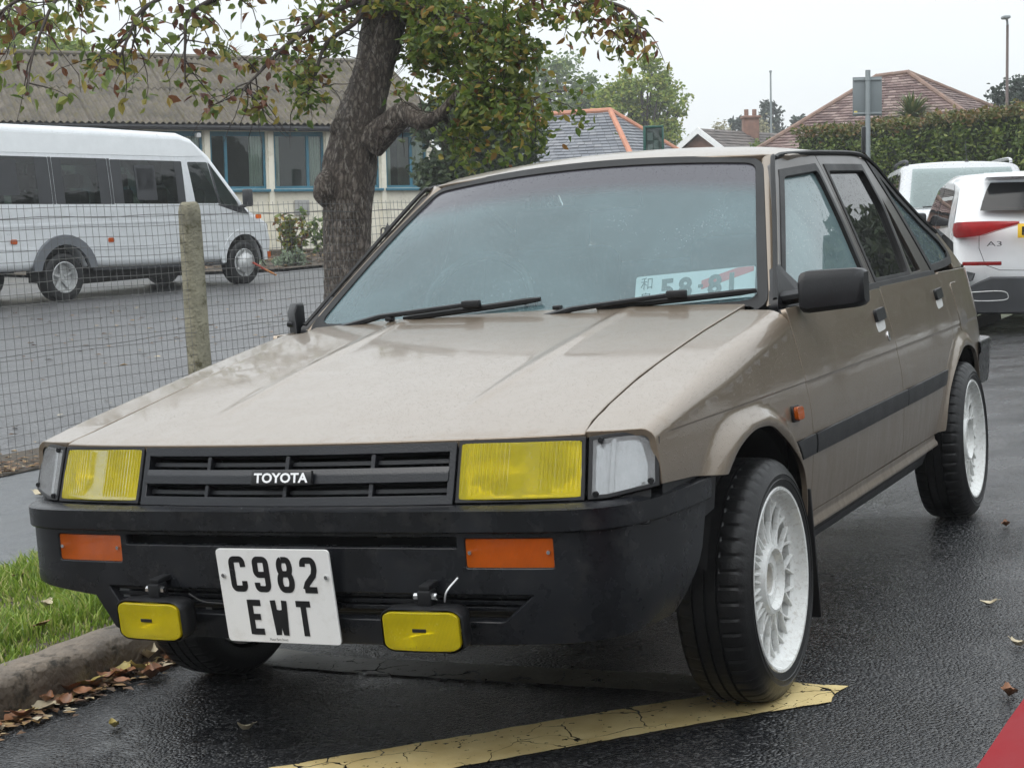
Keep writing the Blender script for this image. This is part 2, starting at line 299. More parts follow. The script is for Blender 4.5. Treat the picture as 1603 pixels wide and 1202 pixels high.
class MB:
    def __init__(s): s.v = []; s.f = []
    def add(s, verts, faces):
        b = len(s.v); s.v += [tuple(v) for v in verts]; s.f += [tuple(i+b for i in f) for f in faces]; return s
    def rbox(s, c, size, r=0.01, seg=2, rot=None, taper=None):
        bm = bmesh.new(); bmesh.ops.create_cube(bm, size=1.0)
        for v in bm.verts:
            v.co = Vector((v.co.x*size[0], v.co.y*size[1], v.co.z*size[2]))
            if taper: v.co = Vector(taper(*v.co))
        if r > 0: bmesh.ops.bevel(bm, geom=bm.edges[:], offset=r, segments=seg, affect='EDGES', profile=0.5)
        M_ = Matrix.Translation(c) @ (rot.to_4x4() if rot is not None else Matrix.Identity(4))
        bm.verts.index_update()
        s.add([M_ @ v.co for v in bm.verts], [[v.index for v in f.verts] for f in bm.faces]); bm.free(); return s
    def tube(s, path, r, n=8, cap=True, flat=1.0, up=None):
        P = [Vector(p) for p in path]; rs = r if isinstance(r, (list, tuple)) else [r]*len(P); rows = []; prev = None
        for i, p in enumerate(P):
            t = (P[min(i+1, len(P)-1)] - P[max(i-1, 0)]).normalized()
            a = Vector(up) if up is not None else (prev if prev is not None else (Vector((0, 0, 1)) if abs(t.z) < 0.9 else Vector((1, 0, 0))))
            x = (a - t*a.dot(t)).normalized(); y = t.cross(x); prev = x
            rows.append([p + (x*math.cos(2*math.pi*k/n)*flat + y*math.sin(2*math.pi*k/n))*rs[i] for k in range(n)])
        return s.rows(rows, closed=True, cap=cap)
    def rows(s, rows, closed=False, cap=False, flip=False):
        n = len(rows[0]); vs = [p for r in rows for p in r]; fs = []
        for i in range(len(rows)-1):
            for k in range(n if closed else n-1):
                q = (i*n+k, i*n+(k+1) % n, (i+1)*n+(k+1) % n, (i+1)*n+k)
                fs.append(q[::-1] if flip else q)
        if cap: fs += [tuple(range(n))[::-1], tuple((len(rows)-1)*n+k for k in range(n))]
        return s.add(vs, fs)
    def lathe(s, prof, n=48, axis='X', c=(0, 0, 0), cap=False, mod=None):
        rows = []
        for j in range(n):
            a = 2*math.pi*j/n; row = []
            for i, (h, r) in enumerate(prof):
                rr = r if mod is None else mod(i, j, r)
                if axis == 'X': row.append((c[0]+h, c[1]+rr*math.sin(a), c[2]+rr*math.cos(a)))
                elif axis == 'Y': row.append((c[0]+rr*math.sin(a), c[1]+h, c[2]+rr*math.cos(a)))
                else: row.append((c[0]+rr*math.cos(a), c[1]+rr*math.sin(a), c[2]+h))
            rows.append(row)
        rows.append(rows[0]); return s.rows(rows)
    def prism(s, poly, fn, d0, d1):
        """polygon (2-D) swept between two depths; fn(a, b, d) -> xyz"""
        n = len(poly); vs = [fn(a, b, d0) for a, b in poly] + [fn(a, b, d1) for a, b in poly]
        fs = [tuple(range(n))[::-1], tuple(range(n, 2*n))] + [(k, (k+1) % n, n+(k+1) % n, n+k) for k in range(n)]
        return s.add(vs, fs)
    def mirror(s, ax=0):
        vs = [tuple(-c if i == ax else c for i, c in enumerate(v)) for v in s.v]; fs = [f[::-1] for f in s.f]; return MB().add(vs, fs)
    def mesh(s, name, angle=35, fix=True):
        me = bpy.data.meshes.new(name); me.from_pydata(s.v, [], s.f)
        if fix:
            bm = bmesh.new(); bm.from_mesh(me); bmesh.ops.recalc_face_normals(bm, faces=bm.faces[:]); bm.to_mesh(me); bm.free()
        me.polygons.foreach_set('use_smooth', [True]*len(me.polygons)); me.set_sharp_from_angle(angle=R(angle)); me.update(); return me
    def build(s, name, mat, parent=None, angle=35, fix=True): return new_obj(name, s.mesh(name, angle, fix), mat, parent)

def patch(name, outer, F, mat, parent, step=(0.05, 0.05), depth=0.012, holes=(), inside=(0, 1.2, 0.6), mirror=False, lift=0.0, bev=0.002, vcuts=()):
    """a panel cut out of a smooth surface: the outline lives in the surface's own (u, v); folded edges give it thickness"""
    bm = bmesh.new(); es = []
    loops = [outer] + list(holes)
    for lp in loops:
        vs = [bm.verts.new((p[0], p[1], 0)) for p in lp]
        es += [bm.edges.new((vs[i], vs[(i+1) % len(vs)])) for i in range(len(vs))]
    bmesh.ops.triangle_fill(bm, use_beauty=True, use_dissolve=False, edges=es, normal=(0, 0, 1))
    us = [p[0] for p in outer]; vv = [p[1] for p in outer]
    for ax, lo, hi, st in ((0, min(us), max(us), step[0]), (1, min(vv), max(vv), step[1])):
        k = math.floor(lo/st)+1
        while k*st < hi-1e-5:
            co = [0, 0, 0]; no = [0, 0, 0]; co[ax] = k*st; no[ax] = 1
            bmesh.ops.bisect_plane(bm, geom=bm.verts[:]+bm.edges[:]+bm.faces[:], dist=1e-6, plane_co=co, plane_no=no); k += 1
    for c in vcuts:
        bmesh.ops.bisect_plane(bm, geom=bm.verts[:]+bm.edges[:]+bm.faces[:], dist=1e-6, plane_co=(0, c, 0), plane_no=(0, 1, 0))
    bm.verts.index_update()
    ins = Vector(inside); e = 1e-4; sgn = -1 if mirror else 1
    def pn(u, v):
        p = Vector(F(u, v)); du = Vector(F(u+e, v))-Vector(F(u-e, v)); dv = Vector(F(u, v+e))-Vector(F(u, v-e))
        n = du.cross(dv)
        if n.length < 1e-14: n = p-ins
        n.normalize()
        if n.dot(p-ins) < 0: n = -n
        return p, n
    P = []; NN = []
    for v in bm.verts:
        p, n = pn(v.co.x, v.co.y); P.append(p+n*lift); NN.append(n)
    faces = []
    for f in bm.faces:
        idx = [v.index for v in f.verts]
        fn = (P[idx[1]]-P[idx[0]]).cross(P[idx[2]]-P[idx[0]])
        faces.append(idx if fn.dot(NN[idx[0]]) > 0 else idx[::-1])
    if depth > 0:
        outv = {}; edges = []
        for ed in bm.edges:
            if len(ed.link_faces) != 1: continue
            a, b = ed.verts[0].index, ed.verts[1].index
            cen = sum((P[v.index] for v in ed.link_faces[0].verts), Vector())/len(ed.link_faces[0].verts)
            d = (P[b]-P[a]); o = d.cross(NN[a])
            if o.length < 1e-12: continue
            o.normalize()
            if o.dot((P[a]+P[b])/2-cen) < 0: o = -o
            edges.append((a, b)); outv.setdefault(a, []).append(o); outv.setdefault(b, []).append(o)
        r1 = {}; r2 = {}
        for i, os in outv.items():
            o = sum(os, Vector())
            if o.length < 1e-9: o = os[0].copy()
            o.normalize()
            r1[i] = len(P); P.append(P[i]+o*bev-NN[i]*bev); NN.append(o)
            r2[i] = len(P); P.append(P[i]+o*bev-NN[i]*depth); NN.append(o)
        for a, b in edges:
            for q, ref in (([a, b, r1[b], r1[a]], NN[r1[a]]+NN[a]), ([r1[a], r1[b], r2[b], r2[a]], NN[r1[a]])):
                fn = (P[q[1]]-P[q[0]]).cross(P[q[2]]-P[q[0]])
                faces.append(q if fn.dot(ref) > 0 else q[::-1])
    bm.free()
    if mirror:
        P = [Vector((-p.x, p.y, p.z)) for p in P]; NN = [Vector((-n.x, n.y, n.z)) for n in NN]; faces = [f[::-1] for f in faces]
    me = bpy.data.meshes.new(name); me.from_pydata(P, [], faces)
    me.polygons.foreach_set('use_smooth', [True]*len(me.polygons)); me.update()
    me.normals_split_custom_set_from_vertices([tuple(n) for n in NN])
    return new_obj(name, me, mat, parent)
def ring(outer, d):
    """offset a closed 2-D polygon by d (positive = inwards for a counter-clockwise loop)"""
    n = len(outer); out = []
    area = sum(outer[i][0]*outer[(i+1) % n][1]-outer[(i+1) % n][0]*outer[i][1] for i in range(n)); sg = 1 if area > 0 else -1
    for i in range(n):
        a, b, c = Vector(outer[i-1][:2]), Vector(outer[i][:2]), Vector(outer[(i+1) % n][:2])
        e1 = (b-a).normalized() if (b-a).length > 1e-9 else (c-b).normalized(); e2 = (c-b).normalized() if (c-b).length > 1e-9 else e1
        n1 = Vector((-e1.y, e1.x)); n2 = Vector((-e2.y, e2.x)); m = n1+n2
        m = n1 if m.length < 1e-6 else m.normalized()
        k = 1/max(0.5, m.dot(n1)); out.append(tuple(b+m*(d*sg*k)))
    return out
def rounded(poly, r, n=4):
    out = []; m = len(poly)
    for i in range(m):
        a, b, c = Vector(poly[i-1]), Vector(poly[i]), Vector(poly[(i+1) % m])
        rr = min(r, (a-b).length*0.45, (c-b).length*0.45); p = b+(a-b).normalized()*rr; q = b+(c-b).normalized()*rr
        for k in range(n+1):
            t = k/n; out.append(tuple((p*(1-t)**2)+b*(2*t*(1-t))+q*t*t))
    return out
def rect(x0, y0, x1, y1, r=0.0, n=4):
    p = [(x0, y0), (x1, y0), (x1, y1), (x0, y1)]
    return rounded(p, r, n) if r else p
def text_mesh(name, s, w, h, depth=0.001, bold=0.0, mat=None, parent=None, loc=(0, 0, 0), rot=None):
    """lettering fitted to a box w x h, lying in local xz, facing -y"""
    cu = bpy.data.curves.new(name, 'FONT'); cu.body = s; cu.size = 1.0; cu.offset = bold; cu.resolution_u = 3; cu.align_x = 'CENTER'
    tmp = bpy.data.objects.new(name+'_tmp', cu); COL.objects.link(tmp)
    dg = bpy.context.evaluated_depsgraph_get(); me0 = tmp.evaluated_get(dg).to_mesh()
    vs = [v.co.copy() for v in me0.vertices]; fs = [tuple(p.vertices) for p in me0.polygons]
    tmp.evaluated_get(dg).to_mesh_clear(); bpy.data.objects.remove(tmp); bpy.data.curves.remove(cu)
    x0 = min(v.x for v in vs); x1 = max(v.x for v in vs); y0 = min(v.y for v in vs); y1 = max(v.y for v in vs)
    me = bpy.data.meshes.new(name)
    me.from_pydata([((v.x-(x0+x1)/2)*w/(x1-x0), -depth, (v.y-(y0+y1)/2)*h/(y1-y0)) for v in vs], [], fs); me.update()
    o = new_obj(name, me, mat, parent); o.location = loc
    if rot is not None: o.rotation_euler = rot
    return o
# ================================================================ the beige hatchback (local frame = street frame at its front axle)
CAR = empty('hatchback_car', STREET, 'beige metallic five-door hatchback with yellow headlamps and white mesh wheels', 'car')
FAX, RAX, WR = 0.0, 2.43, 0.281
def plan_x(y):
    x = 0.808 - 0.020*max(0, (0.9-y)/1.6)**2 - 0.05*max(0, (y-1.4)/1.9)**2.2
    if y > 2.75: x -= 0.47*(y-2.75)**2 + 1.2*max(0, y-2.95)**2
    return x
def side0(y, z): return plan_x(y) - (0.28*(z-0.62)**1.4 if z > 0.62 else 0.4*(0.62-z)**2)
def flare(y, z):
    dy, dz = y+0.05, z-0.28; r = math.hypot(dy, dz); a = math.atan2(dz, dy)
    ro = 0.412 + 0.085*sstep(0.0, 0.9, -math.cos(a)) if dz > 0 else 0.412
    t = (r-0.345)/(ro-0.345); d = 0.0
    if t < 1: d = max(d, 0.022*(1-sstep(0.38, 1.0, t))*(0.45+0.55*sstep(-0.05, 0.42, t)))*sstep(0.10, 0.26, z)
    dy, dz = y-2.41, z-0.27; r = math.hypot(dy, dz); t = (r-0.335)/0.075
    if t < 1: d = max(d, 0.018*(1-sstep(0.36, 1.0, t))*(0.45+0.55*sstep(-0.05, 0.4, t)))
    return d
def side(y, z): return side0(y, z) + flare(y, z) - 0.0022*sstep(0.701, 0.697, z)
def gx(y, z):
    ya = lerp(0.465, 0.985, (z-0.9)/0.365)
    return side0(y, 0.9) - 0.012 - 0.36*(z-0.9) - 0.05*(z-0.9)**2 - 0.040*sstep(0.32, 0.0, y-ya)
def FS(y, z): return (side(y, z), y, z)
def FG(y, z): return (gx(y, z), y, z)
def hz(y): return 0.713 + 0.1727*(y+0.677) + 0.010*math.sin(math.pi*max(0, min(1, (y+0.7)/1.1)))
SEAM = [(-0.70, 0.650), (-0.642, 0.640), (-0.536, 0.630), (-0.296, 0.622), (0.109, 0.631), (0.416, 0.645), (0.6, 0.655)]
def seam(y): return interp(SEAM, y)
RA = R(86)
def rs(y): return lerp(0.030, 0.062, sstep(-0.62, -0.10, y))
def zsh(y): return hz(y) - rs(y)*1.0 - 0.0075
def FF(y, v):                                    # fender: side that rolls over the shoulder on to the top
    s = zsh(y)
    if v <= s: return FS(y, v)
    RS = rs(y); x0 = side(y, s); a = (v-s)/RS
    if a <= RA: return (x0-RS*(1-math.cos(a)), y, s+RS*math.sin(a))
    L = v-s-RS*RA
    return (x0-RS*(1-math.cos(RA))-math.sin(RA)*L, y, s+RS*math.sin(RA)+math.cos(RA)*L)
def vtop(y): return zsh(y) + rs(y)*RA + (side(y, zsh(y))-rs(y)*(1-math.cos(RA))-seam(y)-0.0065)/math.sin(RA)
ARCH_F = spline([(-0.30, 0.572), (-0.251, 0.604), (-0.206, 0.622), (-0.12, 0.640), (-0.04, 0.641), (0.04, 0.628), (0.157, 0.572), (0.25, 0.50), (0.296, 0.43), (0.312, 0.36)], 5)
ARCH_R = spline([(2.055, 0.36), (2.068, 0.43), (2.105, 0.50), (2.18, 0.565), (2.28, 0.607), (2.40, 0.621), (2.52, 0.610), (2.62, 0.570), (2.70, 0.50), (2.735, 0.44)], 5)
VC = (0.6975, 0.6995, 0.701)
M_FRAME = simple('dark_bronze_frame', (0.045, 0.038, 0.032), 0.35, 0.2, var=0.15, coat=0.3)
for mir in (False, True):
    fo = [(-0.626, 0.604), (-0.455, 0.592)] + ARCH_F + [(0.330, 0.338), (0.404, 0.338), (0.404, 0.372), (0.397, 0.451), (0.397, 0.563), (0.378, 0.694), (0.358, 0.84)]
    fo += [(y, vtop(y)) for y in (0.35, 0.25, 0.1, -0.05, -0.2, -0.35, -0.5, -0.6, -0.668)]
    fo += [(-0.650, zsh(-0.65)+0.085), (-0.634, zsh(-0.64)+0.045), (-0.628, zsh(-0.63)+0.01), (-0.626, 0.66)]
    fn = patch('front_wing', fo, FF, M_PAINT, CAR, (0.015, 0.012), 0.014, inside=(0.3, 0.0, 0.3), mirror=mir, vcuts=VC)
    fd = [(0.363, 0.884), (0.383, 0.694), (0.402, 0.563), (0.402, 0.451), (0.410, 0.366), (1.436, 0.366), (1.409, 0.509), (1.383, 0.614), (1.349, 0.788), (1.334, 0.884)]
    d1 = patch('front_door', fd, FS, M_PAINT, CAR, (0.06, 0.03), 0.014, mirror=mir, vcuts=VC)
    rd = [(1.340, 0.888), (1.355, 0.788), (1.389, 0.614), (1.415, 0.509), (1.442, 0.366), (1.955, 0.362), (1.992, 0.42), (2.035, 0.505), (2.10, 0.585), (2.17, 0.625), (2.255, 0.660), (2.259, 0.679), (2.243, 0.771), (2.237, 0.888)]
    d2 = patch('rear_door', rd, FS, M_PAINT, CAR, (0.06, 0.03), 0.014, mirror=mir, vcuts=VC)
    qo = [(2.241, 0.892), (2.247, 0.771), (2.263, 0.679), (2.259, 0.656), (2.172, 0.620), (2.104, 0.580), (2.039, 0.502), (1.997, 0.418), (1.962, 0.36)] + ARCH_R + [(2.76, 0.44), (2.78, 0.555), (3.08, 0.56), (3.09, 0.70), (3.04, 0.80), (2.90, 0.885)]
    ff_ = [(2.47, 0.835), (2.50, 0.838), (2.535, 0.80), (2.58, 0.69), (2.57, 0.675), (2.52, 0.672)] 
    q = patch('quarter_panel', qo, FS, M_PAINT, CAR, (0.018, 0.015), 0.014, mirror=mir, vcuts=VC)
    flap = rounded([(2.40, 0.845), (2.545, 0.845), (2.59, 0.672), (2.43, 0.672)], 0.02)
    patch('fuel_flap', flap, FS, M_PAINT, CAR, (0.05, 0.05), 0.004, mirror=mir, lift=0.0022) if not mir else None
    sill = [(0.41, 0.360), (0.41, 0.322), (2.0, 0.318), (1.955, 0.356)]
    patch('sill', sill, lambda y, z: (side0(y, z)-0.004+0.010*sstep(0.345, 0.325, z), y, z), M_PAINT, CAR, (0.2, 0.01), 0.03, mirror=mir)
    patch('sill_skirt', [(0.36, 0.319), (0.36, 0.272), (1.93, 0.262), (2.0, 0.315)], lambda y, z: (side0(y, z)-0.022, y, z), M_BLACKP, CAR, (0.2, 0.02), 0.03, mirror=mir)
    # side mouldings: one piece on each panel
    for (y0, y1) in ((0.285, 0.392), (0.408, 1.424), (1.430, 2.055)):
        e = 0.030 if y1 > 2 else 0.0
        patch('side_moulding', [(y0, 0.518), (y1-e, 0.518), (y1, 0.566), (y0, 0.566)] if y0 > 0.3 else [(y0-0.0, 0.518), (y1, 0.518), (y1, 0.566), (y0-0.045, 0.566)],
              lambda y, z: (side0(y, z)+0.009-3.0*(z-0.542)**2, y, z), M_BLACKP, CAR, (0.2, 0.012), 0.010, mirror=mir)
    # door handles: black flap over a bright pull recess
    for (hy, hzz) in ((1.237, 0.806), (2.127, 0.818)):
        h = patch('door_handle', rounded([(hy-0.055, hzz-0.014), (hy+0.052, hzz-0.010), (hy+0.052, hzz+0.022), (hy-0.055, hzz+0.018)], 0.008), FS, M_BLACKP, CAR, (0.03, 0.02), 0.012, mirror=mir, lift=0.010)
        patch('handle_recess', rounded([(hy-0.048, hzz-0.045), (hy+0.045, hzz-0.040), (hy+0.052, hzz-0.010), (hy-0.055, hzz-0.014)], 0.012), FS, M_RECESS, h, (0.03, 0.02), 0.003, mirror=mir, lift=0.0012)
    lk = patch('door_lock', [(1.290+0.011*math.cos(a*0.5236), 0.742+0.013*math.sin(a*0.5236)) for a in range(12)], FS, M_CHROME, CAR, (0.03, 0.03), 0.004, mirror=mir, lift=0.004)
    rp = patch('side_repeater', rounded([(0.222, 0.618), (0.282, 0.616), (0.282, 0.652), (0.222, 0.654)], 0.010), FS, M_BLACKP, CAR, (0.03, 0.03), 0.008, mirror=mir, lift=0.006)
    patch('amber_lens', rounded([(0.230, 0.622), (0.278, 0.620), (0.278, 0.648), (0.230, 0.650)], 0.009), FS, M_AMBER, rp, (0.02, 0.01), 0.010, mirror=mir, lift=0.016)
    # greenhouse: frames with panes
    sgn = -1 if mir else 1
    fg = [(0.535, 0.908), (0.998, 1.234), (1.255, 1.252), (1.268, 1.10), (1.262, 0.908)]
    f1 = patch('door_frame', [(0.450, 0.892), (0.968, 1.268), (1.01, 1.280), (1.12, 1.290), (1.312, 1.298), (1.330, 1.10), (1.326, 0.892)], FG, M_FRAME, CAR, (0.08, 0.05), 0.02, holes=[rounded(fg, 0.02)], inside=(0, 1.2, 0.8), mirror=mir)
    for w_ in (fg, [(1.366, 0.908), (1.370, 1.252), (1.826, 1.258), (1.873, 1.125), (1.848, 0.98), (1.822, 0.908)]): patch('window_seal', ring(w_, -0.016), FG, M_RUBBER, CAR, (0.08, 0.05), 0.012, holes=[rounded(ring(w_, 0.004), 0.02)], inside=(0, 1.2, 0.8), mirror=mir, lift=0.003)
    patch('window_glass', ring(fg, -0.008), FG, M_SIDEG, CAR, (0.08, 0.05), 0, inside=(0, 1.2, 0.8), mirror=mir, lift=-0.009)
    rg = [(1.366, 0.908), (1.370, 1.252), (1.826, 1.258), (1.873, 1.125), (1.848, 0.98), (1.822, 0.908)]
    rq = [(1.880, 0.908), (1.900, 1.02), (1.920, 1.165), (1.958, 1.10), (2.034, 0.908)]
    patch('door_frame', [(1.333, 0.894), (1.337, 1.10), (1.318, 1.299), (1.492, 1.302), (1.797, 1.306), (1.918, 1.293), (2.050, 1.122), (2.185, 0.897)], FG, M_FRAME, CAR, (0.08, 0.05), 0.02, holes=[rounded(rg, 0.02), rounded(rq, 0.012)], inside=(0, 1.2, 0.8), mirror=mir)
    patch('window_glass', ring(rg, -0.008), FG, M_DARKG, CAR, (0.08, 0.05), 0, inside=(0, 1.2, 0.8), mirror=mir, lift=-0.009)
    patch('window_glass', ring(rq, -0.008), FG, M_DARKG, CAR, (0.08, 0.05), 0, inside=(0, 1.2, 0.8), mirror=mir, lift=-0.009)
    qg_o = [(2.196, 0.899), (2.062, 1.116), (1.930, 1.290), (2.020, 1.262), (2.164, 1.176), (2.371, 1.082), (2.560, 1.020), (2.640, 0.965), (2.655, 0.938), (2.626, 0.913), (2.484, 0.904)]
    qg_i = [(2.222, 0.920), (2.100, 1.112), (2.010, 1.240), (2.164, 1.150), (2.371, 1.058), (2.545, 0.998), (2.612, 0.955), (2.600, 0.934), (2.484, 0.926)]
    patch('quarter_window_seal', qg_o, FG, M_RUBBER, CAR, (0.08, 0.05), 0.015, holes=[rounded(qg_i, 0.02)], inside=(0, 1.8, 0.8), mirror=mir, lift=0.003)
    patch('quarter_window', ring(qg_i, -0.01), FG, M_QG, CAR, (0.08, 0.05), 0, inside=(0, 1.8, 0.8), mirror=mir, lift=-0.006)
    cp = [(1.918, 1.300), (2.022, 1.266), (2.168, 1.180), (2.375, 1.086), (2.565, 1.024), (2.648, 0.968), (2.660, 0.938), (2.632, 0.905), (2.50, 0.897), (2.245, 0.897), (2.90, 0.890), (2.84, 0.97), (2.64, 1.085), (2.42, 1.185), (2.22, 1.270), (2.06, 1.315)]
    cp = [(1.918, 1.300), (2.022, 1.266), (2.168, 1.180), (2.375, 1.086), (2.565, 1.024), (2.648, 0.968), (2.660, 0.938), (2.632, 0.908), (2.640, 0.893), (2.90, 0.890), (2.80, 0.925), (2.69, 0.985), (2.58, 1.042), (2.39, 1.104), (2.18, 1.200), (2.035, 1.284), (1.93, 1.306)]
    patch('rear_pillar', cp, FG, M_PAINT, CAR, (0.06, 0.04), 0.014, inside=(0, 1.8, 0.8), mirror=mir)
    patch('belt_moulding', [(0.45, 0.883), (2.19, 0.888), (2.19, 0.903), (0.45, 0.900)], lambda y, z: (gx(y, z)+0.010, y, z), M_RUBBER, CAR, (0.1, 0.02), 0.02, mirror=mir)
    # roof gutter
    pts = [(gx(y, z)+0.004, y, z) for y, z in spline([(0.452, 0.905), (0.70, 1.085), (0.955, 1.270), (1.01, 1.288), (1.12, 1.299), (1.5, 1.308), (1.80, 1.311), (1.93, 1.300), (2.03, 1.270), (2.17, 1.185), (2.375, 1.092), (2.56, 1.030)], 5)]
    g = MB().tube(pts, 0.0075, 6)
    (g.mirror() if mir else g).build('roof_gutter', M_RUBBER, CAR)

# bonnet and roof
def FH(x, y):
    yf = -0.7426+0.165*x*x
    z = hz(y)+0.012*(1-(x/0.64)**2)
    xc = 0.318+0.02*(y+0.457)/0.85
    z += 0.0036*math.exp(-((abs(x)-xc)/0.017)**2)*sstep(-0.60, -0.40, y)
    z -= 0.003*sstep(yf+0.03, yf-0.004, y)
    return (x, y, z)
hood = [(x, -0.7426+0.165*x*x) for x in [k*0.065 for k in range(-9, 10)]]
hood = [(-0.648, -0.672)] + hood + [(0.648, -0.672)] + [(seam(y)-0.003, y) for y in (-0.6, -0.5, -0.4, -0.296, -0.1, 0.109, 0.25, 0.405)]
hood += [(x, 0.425-0.020*(x/0.64)**2) for x in (0.55, 0.3, 0, -0.3, -0.55)] + [(-seam(y)+0.003, y) for y in (0.405, 0.25, 0.109, -0.1, -0.296, -0.4, -0.5, -0.6)]
bonnet = patch('bonnet', hood, FH, M_PAINT, CAR, (0.014, 0.05), 0.016, inside=(0, 0, 0), bev=0.003)
for s_ in (-1, 1):
    MB().rows([[(s_*(seam(y)-0.03), y, hz(y)-0.016), (s_*(seam(y)+0.03), y, hz(y)-0.016)] for y in [-0.66+k*0.06 for k in range(18)]]).build('bonnet_channel', M_VOID, CAR)
for nx, ny in ((-0.389, 0.405), (0.124, 0.412)):
    p = FH(nx, ny); MB().rbox((p[0], p[1]-0.01, p[2]+0.006), (0.022, 0.026, 0.012), 0.004).build('washer_jet', M_BLACKP, bonnet)
def FR(x, y):
    z = 1.356 - 0.55*max(0, 1.22-y)**2 - 0.20*max(0, y-1.7)**2 - 0.115*x*x - 2.2*max(0, abs(x)-0.50)**2
    return (x, y, z)
def hdr(x): return 0.946+0.225*x*x+0.45*max(0, abs(x)-0.50)     # windscreen header line in plan
rf = [(x, hdr(x)) for x in [k*0.05 for k in range(-11, 12)]] + [(0.578, 1.10), (0.592, 1.3), (0.592, 1.7), (0.575, 1.92), (0.55, 2.0)] + [(x, 2.02) for x in (0.3, 0, -0.3)] + [(-0.55, 2.0), (-0.575, 1.92), (-0.590, 1.7), (-0.590, 1.3), (-0.575, 1.10)]
patch('roof', rf, FR, M_PAINT, CAR, (0.05, 0.06), 0.03, inside=(0, 1.5, 0.6), bev=0.004)
# windscreen: s across (-1..1), w up (0..1)
def FW(s, w):
    hw = lerp(0.672, 0.520, w); c = 1-s*s; x = s*hw
    y = lerp(0.460, 0.995, w) - c*lerp(0.075, 0.060, w); z = lerp(0.905, 1.279, w) + c*lerp(-0.012, 0.029, w) + 0.012*math.sin(math.pi*w)
    return (x, y, z)
wo = rounded([(-1, -0.02), (1, -0.02), (1, 1), (-1, 1)], 0.06, 5)
wo = [p for p in wo]
def dens(poly, n=6):
    out = []
    for i in range(len(poly)):
        a, b = poly[i], poly[(i+1) % len(poly)]; m = max(1, int(max(abs(b[0]-a[0]), abs(b[1]-a[1]))*n))
        out += [(lerp(a[0], b[0], k/m), lerp(a[1], b[1], k/m)) for k in range(m)]
    return out
patch('windscreen', dens(wo, 10), FW, M_WS, CAR, (0.1, 0.1), 0, inside=(0, 1.3, 0.5))
wout = [(a*1.022, b*1.03 if b > 0.5 else b-0.05) for a, b in rounded([(-1, -0.02), (1, -0.02), (1, 1), (-1, 1)], 0.10, 5)]
win_ = rounded([(-0.986, 0.0), (0.986, 0.0), (0.986, 0.980), (-0.986, 0.980)], 0.06, 5)
patch('windscreen_seal', dens(wout, 10), FW, M_RUBBER, CAR, (0.1, 0.1), 0.02, holes=[dens(win_, 10)], inside=(0, 1.3, 0.5), lift=0.005)
for mir in (False, True):
    rows = []
    for k in range(13):
        w = -0.04+1.07*k/12
        a = Vector(FW(1.016, w)); y, z = lerp(0.500, 1.025, w), lerp(0.898, 1.284, w); b = Vector((gx(y, z)-0.005, y, z))
        n_ = Vector((0.70, -0.5, 0.5)).normalized(); m_ = (a+b)/2 + n_*0.010
        rows.append([a, a*0.72+m_*0.28+n_*0.007, m_, b*0.72+m_*0.28+n_*0.007, b, b+Vector((-0.02, 0.01, -0.005))])
    pl = MB().rows(rows); (pl.mirror() if mir else pl).build('windscreen_pillar', M_PAINT, CAR, 60)
# cowl and wipers
rows = []
for k in range(21):
    x = -0.66+1.32*k/20; rows.append([(x, 0.415-0.02*(x/0.64)**2, hz(0.41)-0.006), (x, 0.44, hz(0.41)-0.016), (x, 0.475-0.075*(1-(x/0.67)**2)+0.02, 0.897)])
MB().rows(rows).build('cowl_panel', M_BLACKP, CAR)
def wiper(s0, s1, sp, w0=0.025, w1=0.075):
    def on(s, w, h): p = Vector(FW(s, w)); return p+Vector((0, -0.57, 0.82))*h
    wp = MB().tube([on(lerp(s0, s1, t), lerp(w0, w1, t), 0.014) for t in [k/10 for k in range(11)]], [0.006]+[0.0085]*9+[0.006], 6)
    o = wp.build('wiper', M_RUBBER, CAR)
    mid = on(lerp(s0, s1, 0.52), lerp(w0, w1, 0.52), 0.032)
    MB().tube([on(sp, -0.045, 0.012), on(lerp(sp, lerp(s0, s1, .5), .35), lerp(-0.04, lerp(w0, w1, .5), .35), 0.034), mid], [0.010, 0.0075, 0.006], 6).build('wiper_arm', M_BLACKP, o)
    MB().rbox(mid, (0.055, 0.022, 0.020), 0.005).build('wiper_clip', M_BLACKP, o)
    MB().lathe([(0, 0.0), (0.0, 0.016), (0.014, 0.013), (0.018, 0.0)], 14, 'Z', tuple(on(sp, -0.05, 0.0))).build('wiper_pivot', M_BLACKP, o)
wiper(-0.52, 0.10, -0.84, 0.010, 0.085)
wiper(0.36, 0.985, 0.06, 0.012, 0.035)

# ---- front end
def yfr(x):
    ax = abs(x); return -0.785+0.165*ax*ax+0.036*max(0, (ax-0.655)/0.127)**2
def FN(x, z): return (x, yfr(x)+0.342*(z-0.586), z)
IN = (0, 1.0, 0.6)
MB().rbox((0, -0.655, 0.59), (1.20, 0.02, 0.20), 0).build('radiator_panel', M_VOID, CAR)
grille = patch('grille', [(-0.388, 0.586), (0.388, 0.586), (0.388, 0.7065), (-0.388, 0.7065)], FN, M_GRILLE, CAR, (0.06, 0.05), 0.035,
               holes=[rect(-0.376, 0.602, 0.376, 0.688)], inside=IN)
patch('grille_bar', rect(-0.376, 0.631, 0.376, 0.658), lambda x, z: (x, yfr(x)+0.342*(z-0.586)-0.003+0.35*max(0, z-0.648), z), M_GRILLE, grille, (0.06, 0.005), 0.03, inside=IN)
for gx_ in (-0.205, 0.0, 0.205):
    for z0, z1 in ((0.602, 0.631), (0.658, 0.688)):
        patch('grille_rib', rect(gx_-0.004, z0, gx_+0.004, z1), FN, M_GRILLE, grille, (0.1, 0.1), 0.035, inside=IN, lift=-0.004)
